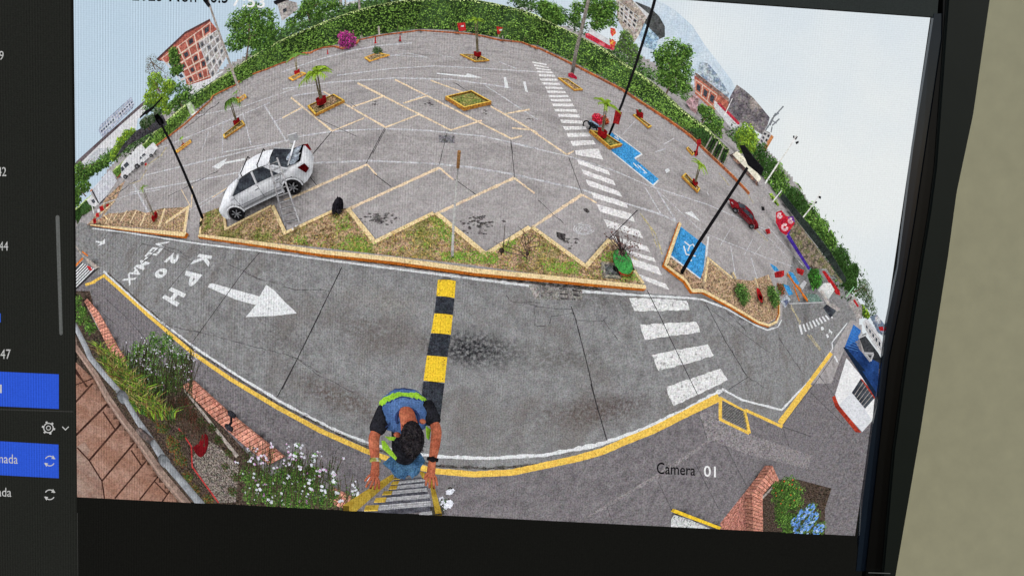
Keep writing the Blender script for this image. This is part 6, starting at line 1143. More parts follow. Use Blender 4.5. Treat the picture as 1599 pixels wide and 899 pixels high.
for s_, m_ in (('@l 185 690 210 680 215 720 190 730', m_red), ('@l 210 640 235 630 240 670 212 672', m_red2), ('@l 240 580 270 570 285 610 250 620', m_red), ('@l 250 690 285 685 290 725 262 730', m_red), ('@l 300 560 325 555 330 580 305 585', m_red), ('@l 220 605 245 600 250 630 225 632', m_wht), ('@l 320 685 335 683 336 705 322 708', m_red)): P = Part('crate', m_, parent=th); slabpoly(P, T(s_), hd(T1('@l 250 725')), .5)
# yellow rail and mat at the bottom
P = Part('yellow_barrier', [m_yel2], label='yellow barrier bar at the bottom of the picture beside the speckled mat', cat='barrier', layer=8); q = G(T('@G 565 728 838 835')); box(P, q[0]+[0, 0, .02], q[1]-q[0], unit(np.cross(q[1]-q[0], Zv))*.14, (0, 0, .12))
P = Part('speckled_mat', mat('speckled_mat', (204,206,206), (70,72,74), sc=7, det=1, lo=.62, hi=.68, grain=.3), label='pale speckled mat below the yellow barrier bar', cat='mat', layer=5); gpatch(P, T('@G 575 765 680 800 790 850 790 900 555 880 558 790'), 8)

# ================================================================== the man on the ladder
def PDp(s_, d): return PD([T1('@p '+s_)], np.array([d]))[0]
def skin_mesh(chains, sub=2):
    me = bpy.data.meshes.new('s'); verts = []; rads = []; edges = []; idx = {}
    for ch in chains:
        prev = None
        for key, co, r in ch:
            if key not in idx: idx[key] = len(verts); verts.append(tuple(co)); rads.append(r if hasattr(r, '__len__') else (r, r))
            if prev is not None: edges.append((prev, idx[key]))
            prev = idx[key]
    me.from_pydata(verts, edges, []); ob = bpy.data.objects.new('s', me); COL.objects.link(ob); md = ob.modifiers.new('k', 'SKIN')
    for i, r in enumerate(rads): v = me.skin_vertices[0].data[i]; v.radius = r; v.use_root = (i == 0)
    sb = ob.modifiers.new('b', 'SUBSURF'); sb.levels = sub; dg = bpy.context.evaluated_depsgraph_get(); dg.update(); e = ob.evaluated_get(dg); m = e.to_mesh()
    V = np.array([v.co[:] for v in m.vertices]); Fs = [tuple(p.vertices) for p in m.polygons]; e.to_mesh_clear(); bpy.data.objects.remove(ob); bpy.data.meshes.remove(me); return V, Fs
m_skin = mat('skin', (204,122,92), (178,96,72), sc=9, det=4, lo=.42, hi=.62, grain=.2); m_hair = mat('black_hair', (52,48,50), (26,24,28), sc=34, det=4, lo=.42, hi=.6, grain=.45)
m_vest = mat('blue_vest', (92,124,176), (72,100,150), sc=7, det=5, lo=.4, hi=.62, grain=.22); m_lime = mat('lime_stripe', (176,226,70), (150,204,60), sc=9, grain=.2); m_shirt = mat('black_shirt', (44,44,50), (30,30,34), sc=9, grain=.3); m_navy = mat('navy_piping', (52,66,110), grain=.2)
m_jean = mat('blue_jeans', (96,140,178), (66,104,146), sc=9, det=5, lo=.4, hi=.62, grain=.3)
man = Thing('person', 'man in a blue vest with lime stripe climbing a ladder, hands on the rails', 'person')
J = {'pel': PDp('290 520', 2.75), 'wai': PDp('295 420', 2.45), 'che': PDp('300 300', 2.2), 'upc': PDp('298 215', 2.02), 'nek': PDp('308 225', 1.86), 'nk2': PDp('322 290', 1.74), 'hed': PDp('340 360', 1.66), 'hd2': PDp('348 420', 1.64),
     'shl': PDp('165 225', 2.0), 'ell': PDp('95 380', 1.93), 'fal': PDp('100 460', 1.9), 'wrl': PDp('108 550', 1.88), 'pal': PDp('104 600', 1.88), 'shr': PDp('440 190', 2.0), 'elr': PDp('500 330', 1.93), 'far': PDp('488 430', 1.9), 'wrr': PDp('470 530', 1.88), 'par': PDp('462 590', 1.88),
     'hpl': PDp('262 560', 3.0), 'knl': PDp('258 600', 2.95), 'anl': PDp('275 632', 3.2), 'hpr': PDp('340 540', 3.0), 'knr': PDp('350 580', 2.95), 'anr': PDp('330 625', 3.2)}
bodych = [[('pel', J['pel'], .05), ('wai', J['wai'], .06), ('che', J['che'], .07), ('upc', J['upc'], .055), ('nek', PDp('308 232', 1.82), .064), ('nk2', PDp('322 290', 1.72), .06), ('hed', J['hed'], .078), ('hd2', J['hd2'], .066)],
    [('upc', 0, 0), ('shl', J['shl'], .036), ('ell', J['ell'], .044), ('fal', J['fal'], .04), ('wrl', J['wrl'], .028), ('pal', J['pal'], (.036, .024)), ('pl2', PDp('100 640', 1.87), (.036, .02))], [('upc', 0, 0), ('shr', J['shr'], .036), ('elr', J['elr'], .044), ('far', J['far'], .04), ('wrr', J['wrr'], .028), ('par', J['par'], (.036, .024)), ('pr2', PDp('462 632', 1.87), (.036, .02))],
    [('pel', 0, 0), ('hpl', J['hpl'], .03), ('knl', J['knl'], .03), ('anl', J['anl'], .04)], [('pel', 0, 0), ('hpr', J['hpr'], .03), ('knr', J['knr'], .03), ('anr', J['anr'], .04)]]
V, Fs = skin_mesh(bodych); body = Part('body', m_skin, parent=man, smooth=True); body.add(V, Fs)
def fingers(tips, root, d0):
    for (mid, tip, r) in tips:
        V, Fs = skin_mesh([[('a', PDp(root, d0), r*1.05), ('b', PDp(mid, d0-.015), r), ('c', PDp(tip, d0+.01), r*.85)]], 1); body.add(V, Fs)
fingers([('75 645', '45 700', .0105), ('92 655', '68 722', .011), ('112 660', '100 715', .011), ('128 655', '130 712', .0105), ('70 620', '38 660', .010)], '104 612', 1.87)
fingers([('435 640', '428 690', .0105), ('455 650', '452 705', .011), ('478 648', '482 712', .011), ('492 635', '503 690', .0105), ('430 615', '420 650', .010)], '462 600', 1.87)
for s_, d, nm in (('246 362', 1.72, 'ear'), ('408 278', 1.72, 'ear')): ball(body, PDp(s_, d), .024, .02, .034, 8, 6)
hx = unit(PDp('400 320', 1.66)-PDp('290 400', 1.66)); hz_ = unit(J['hd2']-J['nk2']); hy = np.cross(hx, hz_); AX = np.array([hx, hy, hz_])
P = Part('hair', m_hair, parent=man, smooth=True)
ball(P, PDp('343 385', 1.64), .083, .10, .128, 26, 18, axes=AX, jit=.03)
for _ in range(520):                                  # short tufts
    q = RNG.normal(size=3); q /= np.linalg.norm(q); c = PDp('343 385', 1.64)+(q*np.array([.084, .10, .128]))@AX
    if (C0-c)@((q@AX)) < -.2: continue
    n_ = unit(q@AX); tdir = unit(hz_*.8+RNG.normal(size=3)*.5); sd = unit(np.cross(n_, tdir))*.0035; P.add([c-sd, c+sd, c+tdir*.022+n_*.008], [(0, 1, 2)], 0, random.choice([.7, 1.3, 1.9]))
shch = [[('che', J['che']*.5+J['wai']*.5, .13), ('upc', J['upc'], .142), ('shl', J['shl'], .088), ('s2', J['shl']*.45+J['ell']*.55, .07), ('s3', J['shl']*.1+J['ell']*.9, .062)], [('upc', 0, 0), ('shr', J['shr'], .088), ('r2', J['shr']*.45+J['elr']*.55, .07), ('r3', J['shr']*.2+J['elr']*.8, .064)], [('che', 0, 0), ('w', J['wai'], .135), ('p', J['pel'], .125)]]
V, Fs = skin_mesh(shch); Part('shirt', m_shirt, parent=man, smooth=True).add(V, Fs)
P = Part('vest', [m_vest, m_lime, m_navy], parent=man, smooth=True)
vc = PDp('297 238', 2.03); vx = unit(PDp('397 228', 2.03)-vc); vn = unit(C0-vc); vy = unit(np.cross(vn, vx)); V = []; Fs = []; Mi = []; NR, NA = 22, 56
for i in range(NR+1):
    f = i/NR*math.pi*.56
    for k in range(NA):
        t = 2*math.pi*k/NA; x, y = math.sin(f)*math.cos(t), math.sin(f)*math.sin(t)
        wr = 1+.018*math.sin(9*x+4*y)+.014*math.sin(15*y-7*x)+.012*math.sin(21*x+13*y)
        V.append(vc+(vx*x*.222+vy*y*(.235 if y > 0 else .16))*wr+vn*.17*math.cos(f)*wr*(1-.25*max(0, y)))
for i in range(NR):
    for k in range(NA):
        k2 = (k+1) % NA; f = (i+.5)/NR*math.pi*.56; t = 2*math.pi*(k+.5)/NA; r_, yy = math.sin(f), math.sin(f)*math.sin(t)
        Fs.append((i*NA+k, (i+1)*NA+k, (i+1)*NA+k2, i*NA+k2)); q = math.hypot(math.sin(f)*math.cos(t)*.86, yy+.28)
        Mi.append(1 if (.92 < q < 1.10 and yy > .12) else (2 if (q > 1.21 and yy > .3) or (.885 < q <= .92 and yy > .12) else 0))
P.add(V, Fs, Mi)
tube(Part('vest_seam', m_navy, parent=man, smooth=True), [vc+vx*x*.222+vy*.02*math.cos(x*3)-vy*abs(x)*.1+vn*(.172*math.sqrt(max(.05, 1-x*x))) for x in np.linspace(-.92, -.55, 8)], .005, 5)
P = Part('vest_collar', m_navy, parent=man, smooth=True); cc = PDp('312 258', 1.83); e1 = unit(PDp('380 258', 1.83)-cc); e2 = unit(PDp('312 190', 1.87)-cc); tube(P, [cc+e1*.08*math.cos(t)+e2*.085*math.sin(t) for t in np.linspace(-.5, math.pi+.5, 14)], .012, 6)
P = Part('vest_hem', m_lime, parent=man, smooth=True); 
for s1 in (('145 400 165 400 245 510 235 525 150 450', 2.3), ('165 372 240 378 225 400 195 398', 1.95), ('428 305 462 330 450 400 432 380', 1.95)):
    pts = T('@p '+s1[0]); V = list(PD(pts, np.full(len(pts), s1[1]))); prism(P, V, unit(V[0]-C0)*.02)
jch = [[('pel', J['pel'], .135), ('hpl', PDp('255 560', 2.8), .11), ('knl', J['knl'], .088), ('anl', PDp('268 620', 3.1), .07)], [('pel', 0, 0), ('hpr', PDp('345 540', 2.8), .105), ('knr', J['knr'], .085), ('anr', PDp('345 608', 3.1), .065)]]
V, Fs = skin_mesh(jch); Part('jeans', m_jean, parent=man, smooth=True).add(V, Fs)
for s_ in ('318 625', '285 640'): P = Part('shoe', mat('dark_shoe', (70,62,60), (206,200,196), sc=12, lo=.6, hi=.66, grain=.3), parent=man, smooth=True); ball(P, PDp(s_, 3.2), .10, .06, .05, 9, 6)
def band(nm, a, b, r, m): P = Part(nm, m, parent=man, smooth=True); tube(P, [a, b], r, 12)
band('bracelet', J['wrl']*.85+J['fal']*.15, J['wrl']*.6+J['fal']*.4, .040, mat('yellow_bracelet', (206,204,110), (236,236,236), sc=12, lo=.45, hi=.55, grain=.2)); band('watch', J['wrr']*1.0, J['wrr']*.8+J['far']*.2, .041, m_black); ball(Part('watch_face', m_black, parent=man, smooth=True), J['wrr']*.9+J['far']*.1+unit(C0-J['wrr'])*.035, .025, .025, .015, 8, 5)
# his step ladder: yellow fibreglass rails, ribbed aluminium treads
th = Thing('step_ladder', 'yellow fibreglass ladder with wide aluminium treads that the man is climbing', 'ladder'); m_fg = mat('yellow_fibreglass', (250,214,92), (220,178,66), sc=7, det=4, lo=.42, hi=.62, grain=.2)
RL = [(T1('@p 215 632'), 3.1), (T1('@p 60 745'), 1.75), (T1('@p -80 850'), 1.3)]; RR = [(T1('@p 400 612'), 3.1), (T1('@p 462 655'), 2.4), (T1('@p 490 790'), 1.55), (T1('@p 515 900'), 1.25)]
for nm, R_, w1 in (('rail', RL, .028), ('rail', RR, .03)):
    P = Part(nm, m_fg, parent=th); pts = PD([p for p, _ in R_], np.array([d for _, d in R_])); dv = unit(PDp('460 790', 1.6)-PDp('40 790', 1.6)); fw = unit(np.cross(dv, unit(pts[-1]-pts[0])))
    V = []; n = len(pts)
    for p in pts: V += [p-dv*.014-fw*w1, p+dv*.014-fw*w1, p+dv*.014+fw*w1, p-dv*.014+fw*w1]
    P.add(V, [(i*4+k, i*4+(k+1) % 4, i*4+4+(k+1) % 4, i*4+4+k) for i in range(n-1) for k in range(4)])
m_tread = mat('ribbed_aluminium', (246,246,250), (214,214,220), sc=30, det=3, grain=.2)
for (x0, y0, x1, y1, d, h_) in ((222, 650, 418, 632, 3.0, 16), (205, 682, 432, 658, 2.65, 18), (190, 712, 440, 690, 2.35, 20), (150, 748, 440, 722, 2.0, 22), (98, 795, 455, 765, 1.7, 26), (35, 850, 462, 815, 1.42, 32), (380, 880, 470, 870, 1.3, 22)):
    P = Part('tread', m_tread, parent=th); A_, B2 = PDp('%f %f' % (x0, y0), d), PDp('%f %f' % (x1, y1), d); C_, D2 = PDp('%f %f' % (x0+12, y0-h_), d+.05), PDp('%f %f' % (x1-4, y1-h_), d+.05); nn_ = unit(np.cross(B2-A_, C_-A_)); nn_ = nn_ if nn_@(C0-A_) > 0 else -nn_
    for k in range(4):
        f0, f1 = k/4, (k+.8)/4; prism(P, [A_*(1-f0)+C_*f0, B2*(1-f0)+D2*f0, B2*(1-f1)+D2*f1, A_*(1-f1)+C_*f1], -nn_*.012, 0, 1.05 if k % 2 else .9)
    Q = Part('tread_lip', mat('shaded_aluminium', (96,96,104), (70,70,78), sc=20, grain=.25), parent=P); prism(Q, [A_, B2, B2-nn_*.03+(A_-C_)*.1, A_-nn_*.03+(A_-C_)*.1], -nn_*.004)
    if x0 < 300: S_ = Part('side_gusset', m_fg, parent=th); prism(S_, [A_, A_*.8+B2*.2, C_*.8+D2*.2, C_], nn_*.006)
P = Part('foot_bracket', mat('steel_bracket', (190,186,170), (120,110,80), sc=12, grain=.3), parent=th); prism(P, [PDp('455 825', 1.4), PDp('530 812', 1.4), PDp('550 870', 1.35), PDp('460 880', 1.35)], unit(PDp('500 850', 1.4)-C0)*.02)

# ================================================================== FINISH: light every point of the lot, then lay it on the panel
def build_all():
    tris = []; verts = []; nv = 0; cells = set()
    for r in RECS:
        if not r.V: r.dead = True; continue
        r.dead = False; r.W = np.concatenate(r.V); r.UV = np.concatenate(r.uv)
        if r.occ and not getattr(r, 'sky', False):
            verts.append(r.W); tris += [tuple(i+nv for i in f) for f in r.Fc]; nv += len(r.W)
            for c in set(map(tuple, np.floor(r.W[:, :2]/1.5).astype(int))): cells.add(c)
    AV = np.concatenate(verts).tolist(); tree_ = BVHTree.FromPolygons(AV, tris, epsilon=0)
    big = set()
    for (a, b) in cells:
        for i in (-2, -1, 0, 1, 2):
            for j in (-2, -1, 0, 1, 2): big.add((a+i, b+j))
    K = 12; g = (np.arange(K)+.5)/K; ph = np.arange(K)*2.39996; base = np.stack([np.sqrt(g)*np.cos(ph), np.sqrt(g)*np.sin(ph), np.sqrt(1-g)], 1)
    SD = unit([-.32, -.05, .95])
    def light(P, N, kk=K, mx=3.5):
        n = len(P); out = np.ones(n); N = N/np.maximum(np.linalg.norm(N, axis=1), 1e-9)[:,None]
        a = np.cross(N, np.where(np.abs(N[:, 2:3]) < .9, [[0, 0, 1.]], [[1., 0, 0]])); a /= np.linalg.norm(a, axis=1)[:,None]; b = np.cross(N, a); rr = RNG.uniform(0, 6.28, n)
        sel = np.arange(K) if kk == K else np.arange(0, K, K//kk); cell = np.floor(P[:, :2]/1.5).astype(int).tolist()
        for i in range(n):
            c, s = math.cos(rr[i]), math.sin(rr[i]); q = base[sel]; qx, qy = q[:,0]*c-q[:,1]*s, q[:,0]*s+q[:,1]*c
            D_ = qx[:,None]*a[i]+qy[:,None]*b[i]+q[:,2:3]*N[i]; z = D_[:,2]; KS = .66+.55*np.maximum(D_@SD, -.25); L_ = np.where(z > 0, .74+.42*z, .58)*KS
            if (cell[i][0], cell[i][1]) in big:
                o = Vector((P[i]+N[i]*.012).tolist())
                for k, dd in enumerate(D_.tolist()):
                    if tree_.ray_cast(o, dd, mx)[0] is not None: L_[k] = .04 if N[i][2] > .99 else .12
            out[i] = L_.mean()
        return out
    quad = [FR[0], FR[1], FR[2], FR[3]]; obs = {}
    for t in THINGS: t.parts = []
    for r in RECS:
        if r.dead: continue
        W_ = r.W; Fc = r.Fc; sky_ = getattr(r, 'sky', False)
        if not r.smooth:
            order = [i for f in Fc for i in f]; W_ = W_[order]; F2 = []; k = 0
            for f in Fc: F2.append(tuple(range(k, k+len(f)))); k += len(f)
            Fc = F2; tint = np.repeat(np.array(r.tint, float), [len(f) for f in Fc])
        else: tint = np.ones(len(W_)); 
        if r.smooth:
            for f, t in zip(r.Fc, r.tint):
                if t != 1.: tint[list(f)] = t
        # normals
        fn = np.zeros((len(Fc), 3)); fcn = np.zeros((len(Fc), 3))
        for i, f in enumerate(Fc):
            p = W_[list(f)]; fcn[i] = p.mean(0); v = np.zeros(3)
            for j in range(1, len(f)-1): v += np.cross(p[j]-p[0], p[j+1]-p[0])
            fn[i] = v
        far = (float(np.median(np.linalg.norm(W_-C0, axis=1))) > 34 or (isinstance(r.parent, Thing) and r.parent.far) or (isinstance(r.parent, Part) and isinstance(r.parent.parent, Thing) and r.parent.parent.far)) and not r.leaf and r.name != 'parking_lot'
        if sky_ or r.flatlit: lit = np.full(len(W_), 1.)
        elif far:
            n_ = fn/np.maximum(np.linalg.norm(fn, axis=1), 1e-12)[:,None]; n_[((C0-fcn)*n_).sum(1) < 0] *= -1; l = .9+.14*np.maximum(n_[:,2], 0)+.05*n_[:,0]
            lit = np.ones(len(W_))*.93
            for f, x in zip(Fc, l): lit[list(f)] = x
        elif r.name == 'parking_lot' or (not r.occ and not r.leaf and r.smooth is False) :
            N = np.tile(Zv, (len(W_), 1)); lit = light(W_+Zv*.02, N)
        elif r.leaf:
            n_ = fn/np.maximum(np.linalg.norm(fn, axis=1), 1e-12)[:,None]; n_[n_[:,2] < 0] *= -1; n_ = n_+Zv*.3
            l = light(fcn, n_, 4 if len(Fc) > 300 else 12, 1.6)
            lit = np.repeat(.28+l*.9, [len(f) for f in Fc])
        elif r.smooth:
            vn = np.zeros_like(W_)
            for f, n_ in zip(Fc, fn):
                for i in f: vn[i] += n_
            c = W_.mean(0); fl = (C0-W_); 
            s_ = np.sign((vn*fl).sum(1)); # shells face outward; open sheets face the lens
            vn[(s_ < 0)] *= -1
            lit = light(W_, vn)
        else:
            n_ = fn.copy(); back = ((C0-fcn)*n_).sum(1) < 0; n_[back] *= -1
            big_ = len(Fc) < 4000
            lit = np.zeros(len(W_)); l = light(fcn, n_)
            k = 0
            for i, f in enumerate(Fc): lit[k:k+len(f)] = l[i]; k += len(f)
        uv, dist = w_uv(W_)
        if sky_: uv = r.suv; dist = np.full(len(W_), 1e5)
        y = SLAB*dist/(dist+9.) - r.layer*LAYER
        if sky_: y[:] = SLAB+.0004; lit = r.skycol*.85+.08; tint = np.ones(len(W_))
        co = np.stack([uv[:,0], y, uv[:,1]], 1)
        bm = bmesh.new(); lw = bm.verts.layers.float_vector.new('wpos'); ll = bm.verts.layers.float.new('light'); lt = bm.verts.layers.float.new('tint')
        vs = []
        for i in range(len(co)):
            v = bm.verts.new(co[i]); v[lw] = W_[i] if not sky_ else (co[i]*2000); v[ll] = float(lit[i]); v[lt] = float(tint[i]); vs.append(v)
        for f, mi in zip(Fc, r.Mi):
            try: fa = bm.faces.new([vs[j] for j in f]); fa.material_index = mi; fa.smooth = r.smooth
            except ValueError: pass
        # keep what falls inside the picture window of the monitor
        for k in range(4):
            a, b = np.array(quad[k]), np.array(quad[(k+1) % 4]); d = b-a; n2 = np.array([-d[1], d[0]]); n2 /= np.linalg.norm(n2)
            if ((uv-a)@n2 > 0).any(): bmesh.ops.bisect_plane(bm, geom=bm.verts[:]+bm.edges[:]+bm.faces[:], dist=1e-9, plane_co=(a[0], 0, a[1]), plane_no=(n2[0], 0, n2[1]), clear_outer=True)
        lo = [v for v in bm.verts if not v.link_faces]
        if lo: bmesh.ops.delete(bm, geom=lo, context='VERTS')
        if not bm.faces: bm.free(); r.dead = True; continue
        me = bpy.data.meshes.new(r.name); bm.to_mesh(me); bm.free()
        for m in r.mats: me.materials.append(m)
        ob = bpy.data.objects.new(r.name, me); COL.objects.link(ob); r.ob = ob
        if r.kind: ob['kind'] = r.kind
    for t in THINGS:
        ps = [r for r in RECS if r.parent is t and not r.dead]
        if not ps: continue
        e = bpy.data.objects.new(t.name, None); COL.objects.link(e); e.empty_display_size = .005
        e['label'] = t.label; e['category'] = t.cat
        if t.group: e['group'] = t.group
        lo = np.array([[v.co[:] for v in r.ob.data.vertices][0] for r in ps]).mean(0); e.location = lo.tolist(); t.ob = e
    bpy.context.view_layer.update()
    for r in RECS:
        if r.dead: continue
        if r.parent is not None:
            par = r.parent.ob; 
            if isinstance(r.parent, Part) and r.parent.dead: bpy.data.objects.remove(r.ob); continue
            r.ob.parent = par; top = Matrix.Translation(par.location) if par.parent is None else Matrix.Identity(4)
            if isinstance(r.parent, Part): r.ob.matrix_parent_inverse = Matrix.Identity(4)
            else: r.ob.matrix_parent_inverse = top.inverted()
        elif r.kind is None:
            r.ob['label'] = r.label; r.ob['category'] = r.cat
            if r.group: r.ob['group'] = r.group
    # sub-parts: parent of parent offset
    bpy.context.view_layer.update()
build_all()

# ================================================================== on-screen characters, interface, monitor, room
def flat(name, m, polys, y, parent=None, label=None, cat=None, thick=0.):
    bm = bmesh.new()
    for poly in polys:
        u = px_uv(poly); vs = [bm.verts.new((p[0], y, p[1])) for p in u]; f = bm.faces.new(vs)
        if thick: pass
    bmesh.ops.recalc_face_normals(bm, faces=bm.faces[:])
    bmesh.ops.triangulate(bm, faces=bm.faces[:])
    if thick:
        g = bmesh.ops.extrude_face_region(bm, geom=bm.faces[:]); bmesh.ops.translate(bm, verts=[v for v in g['geom'] if isinstance(v, bmesh.types.BMVert)], vec=(0, thick, 0))
    lw = bm.verts.layers.float_vector.new('wpos'); ll = bm.verts.layers.float.new('light'); lt = bm.verts.layers.float.new('tint')
    for v in bm.verts: v[lw] = v.co*100; v[ll] = 1; v[lt] = 1
    me = bpy.data.meshes.new(name); bm.to_mesh(me); bm.free(); me.materials.append(m); ob = bpy.data.objects.new(name, me); COL.objects.link(ob)
    if parent: ob.parent = parent
    if label: ob['label'] = label; ob['category'] = cat
    return ob
def words(name, m, txt, quad, y, parent=None, label=None, cat=None, off=.0):
    V, Fs = text_mesh(txt, off); q = np.array(quad); u, v = V[:,:1], V[:,1:]; p = q[0]*(1-u)*(1-v)+q[1]*u*(1-v)+q[2]*u*v+q[3]*(1-u)*v
    return flat(name, m, [[tuple(p[i]) for i in f] for f in Fs], y, parent, label, cat)
m_txw = glow('caption_white', (236,236,236)); m_txb = glow('caption_black', (18,18,20))
e = bpy.data.objects.new('camera_caption', None); COL.objects.link(e); e['label'] = 'caption Camera 01 overlaid at the lower right of the surveillance picture'; e['category'] = 'caption'
words('caption_word', m_txb, 'Camera', T('@G 470 522 695 532 697 470 470 452'), -.0002, e, off=.008); words('caption_number', m_txw, '01', T('@G 745 536 815 542 815 478 745 472'), -.0002, e, off=.01)
e = bpy.data.objects.new('timestamp', None); COL.objects.link(e); e['label'] = 'date and time caption cut off by the top edge of the picture'; e['category'] = 'caption'
words('timestamp_dark', m_txb, '2023 Mon 06:5', T('@1 400 6 960 22 958 -70 400 -90'), -.0002, e, off=.006); words('timestamp_light', m_txw, '7:53', T('@1 985 38 1175 50 1175 -22 985 -34'), -.0002, e, off=.008)

mon = bpy.data.objects.new('monitor', None); COL.objects.link(mon); mon['label'] = 'black computer monitor showing the surveillance picture, its dark bezel against the wall'; mon['category'] = 'monitor'
ui = glow('interface_grey', (36,37,34), .12); ui2 = glow('interface_toolbar', (46,50,49), .1); ui3 = glow('interface_black', (22,22,20), .12); uib = glow('selected_row_blue', (46,86,206), .06); uit = glow('interface_text', (190,190,188)); uig = glow('scrollbar_grey', (96,98,96)); uil = glow('divider_grey', (58,58,56))
flat('panel', ui3, [[(-60, -90), (1478, -90), (1464, 35), (1345, 960), (-60, 960)]], SLAB+.0008, mon)
flat('sidebar', ui, [[(-60, -90), (109.5, -90), (111, 0), (119.5, 776), (121, 960), (-60, 960)]], -.0001, mon)
flat('toolbar', ui2, [[(980, -60), (1470, -60), (1463, 30), (1455, 26.5), (1080, -1), (980, -9)]], -.0001, mon)
flat('lower_strip', ui3, [[(120, 777), (1270, 836), (1338, 839.5), (1345, 960), (122, 960)]], -.0001, mon)
flat('divider', uil, [[(0, 638), (115, 641.5), (115, 643), (0, 639.5)], [(120.5, 800), (121.5, 800), (122.5, 920), (121.5, 920)]], -.0002, mon)
flat('selected_row', uib, [[(-40, 578), (92, 584), (92, 638), (-40, 632)]], -.0002, mon); flat('selected_row', uib, [[(-40, 686), (91.5, 693.5), (92, 746), (-40, 739)]], -.0002, mon)
sb = [(90+3*math.cos(t), 339+3*math.sin(t)) for t in np.linspace(math.pi, 2*math.pi, 7)]+[(96+2.6*math.cos(t)-.5, 520+3*math.sin(t)) for t in np.linspace(0, math.pi, 7)]
flat('scrollbar', uig, [sb], -.0002, mon)
for tx, q in (('19', '-6 94 6 94 6 80 -6 80'), ('42', '-4 275 10 275 10 261 -4 261'), ('44', '-1 391 13 391 13 377 -1 377'), ('47', '1 560 17 560 17 545 1 545'), ('1', '0 613 3 613 3 600 0 600'), ('nada', '-1 722 28 723.5 28 709 -1 708'), ('ada', '-4 774 18 775 18 761 -4 760')): words('list_text', uit, tx, T('@0 '+q), -.0003, mon, off=.0)
flat('list_text', uib, [[(-1, 489), (1.5, 489), (1.5, 503), (-1, 503)]], -.0003, mon)
def ringpoly(cx, cy, r0, r1, a0, a1, n=14): return [[(cx+r*math.cos(t), cy+r*math.sin(t)) for r, t in ((r0, a), (r1, a), (r1, b), (r0, b))] for a, b in zip(np.linspace(a0, a1, n)[:-1], np.linspace(a0, a1, n)[1:])]
g_ = ringpoly(76, 667.5, 6.6, 8.2, 0, 6.283, 20)+ringpoly(76, 667.5, 2.6, 3.9, 0, 6.283, 12)
for k in range(6): a = k*math.pi/3+.2; g_.append([(76+r*math.cos(a+d), 667.5+r*math.sin(a+d)) for r, d in ((8, -.2), (10.6, -.14), (10.6, .14), (8, .2))])
flat('gear_icon', uit, g_, -.0003, mon); flat('chevron_icon', uit, [[(97, 666), (98, 665), (102.5, 669.5), (102.5, 671.5)], [(102.5, 671.5), (102.5, 669.5), (107, 665), (108, 666)]], -.0003, mon)
for cy in (719, 771.5):
    p = ringpoly(78, cy, 6.8, 8.3, .5, 2.75)+ringpoly(78, cy, 6.8, 8.3, 3.64, 5.9); p += [[(83, cy-9), (87, cy-3), (80.5, cy-3.5)], [(73, cy+9), (69, cy+3), (75.5, cy+3.5)]]; flat('refresh_icon', uit, p, -.0003, mon)
# bezel: a real frame standing proud of the panel
mb = solid('bezel_plastic', (34,42,36), .5, .35, .05); mb2 = solid('bezel_inner_black', (14,15,15), .35, .4); mg = solid('bezel_glass_edge', (40,52,66), .15, .6)
def prismxz(name, poly, y0, y1, m, parent=None, bev=0.):
    bm = bmesh.new(); u = px_uv(poly); vs = [bm.verts.new((p[0], y0, p[1])) for p in u]; f = bm.faces.new(vs); g = bmesh.ops.extrude_face_region(bm, geom=[f]); bmesh.ops.translate(bm, verts=[v for v in g['geom'] if isinstance(v, bmesh.types.BMVert)], vec=(0, y1-y0, 0)); bmesh.ops.recalc_face_normals(bm, faces=bm.faces[:])
    if bev: bmesh.ops.bevel(bm, geom=bm.edges[:], offset=bev, segments=3, affect='EDGES')
    me = bpy.data.meshes.new(name); bm.to_mesh(me); bm.free(); me.materials.append(m); ob = bpy.data.objects.new(name, me); COL.objects.link(ob)
    for p_ in me.polygons: p_.use_smooth = False
    if parent: ob.parent = parent
    return ob
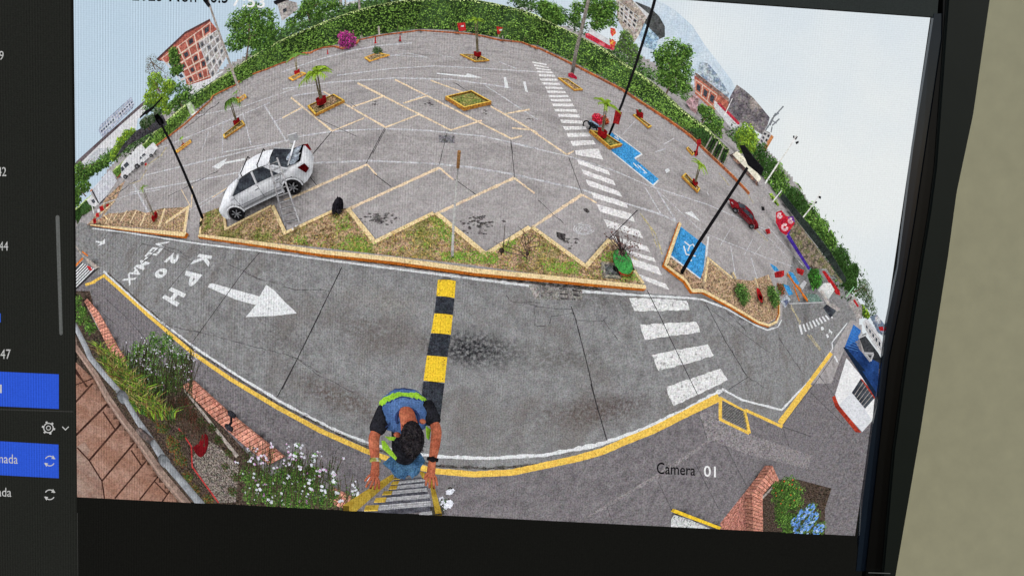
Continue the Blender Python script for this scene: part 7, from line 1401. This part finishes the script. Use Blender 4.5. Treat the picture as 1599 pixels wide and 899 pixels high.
prismxz('glass_edge', [(1457.5, 22), (1473, 22), (1470, 60), (1430, 330), (1412, 440), (1388, 560), (1372, 700), (1352, 890), (1336, 890), (1346, 780), (1361, 667), (1368, 634), (1383, 507), (1401, 417), (1425, 230)], -.0012, .002, mg, mon)
prismxz('bezel_inner', [(1471.5, -90), (1490, -90), (1482, 0), (1457, 260), (1448, 330), (1430, 440), (1412, 560), (1393, 700), (1372, 960), (1341, 960), (1350, 890), (1371, 700), (1387, 560), (1411, 440), (1429, 330), (1469, 60)], -.0022, .004, mb2, mon)
prismxz('bezel_frame', [(1481, -90), (1551, -90), (1542, 0), (1516, 180), (1490.5, 300), (1477, 400), (1455, 540), (1434, 674), (1395, 899), (1384, 960), (1368, 960), (1391, 700), (1410, 560), (1429, 440), (1447, 330), (1456, 260)], -.004, .03, mb, mon, .0012)
prismxz('bezel_left', [(-84, -112), (-60, -112), (-60, 985), (-84, 985)], -.004, .03, mb, mon, .0012)
prismxz('bezel_top', [(-60, -112), (1553, -112), (1551, -90), (-60, -90)], -.004, .03, mb, mon, .0012)
prismxz('bezel_bottom', [(-60, 960), (1384, 960), (1380, 985), (-60, 985)], -.004, .03, mb, mon, .0012)
prismxz('back_casing', [(-80, -108), (1545, -108), (1378, 980), (-80, 980)], .0305, .05, mb, mon, .0012)
flat('bezel_mark', glow('mark_grey', (84,86,84)), [[(1352, 888.2), (1386, 889.4), (1386, 890.8), (1352, 889.6)]], -.0045, mon)
# wall of the room behind the monitor
mw = solid('painted_wall', (238,234,196), .9, .2, .08)
bm = bmesh.new(); vs = [bm.verts.new(v) for v in ((-1.5, .22, -1.2), (1.8, .22, -1.2), (1.8, .22, 1.2), (-1.5, .22, 1.2))]; bm.faces.new(vs[::-1]); g = bmesh.ops.extrude_face_region(bm, geom=bm.faces[:]); bmesh.ops.translate(bm, verts=[v for v in g['geom'] if isinstance(v, bmesh.types.BMVert)], vec=(0, .1, 0)); bmesh.ops.recalc_face_normals(bm, faces=bm.faces[:])
me = bpy.data.meshes.new('wall'); bm.to_mesh(me); bm.free(); me.materials.append(mw); ob = bpy.data.objects.new('wall', me); COL.objects.link(ob); ob['kind'] = 'structure'
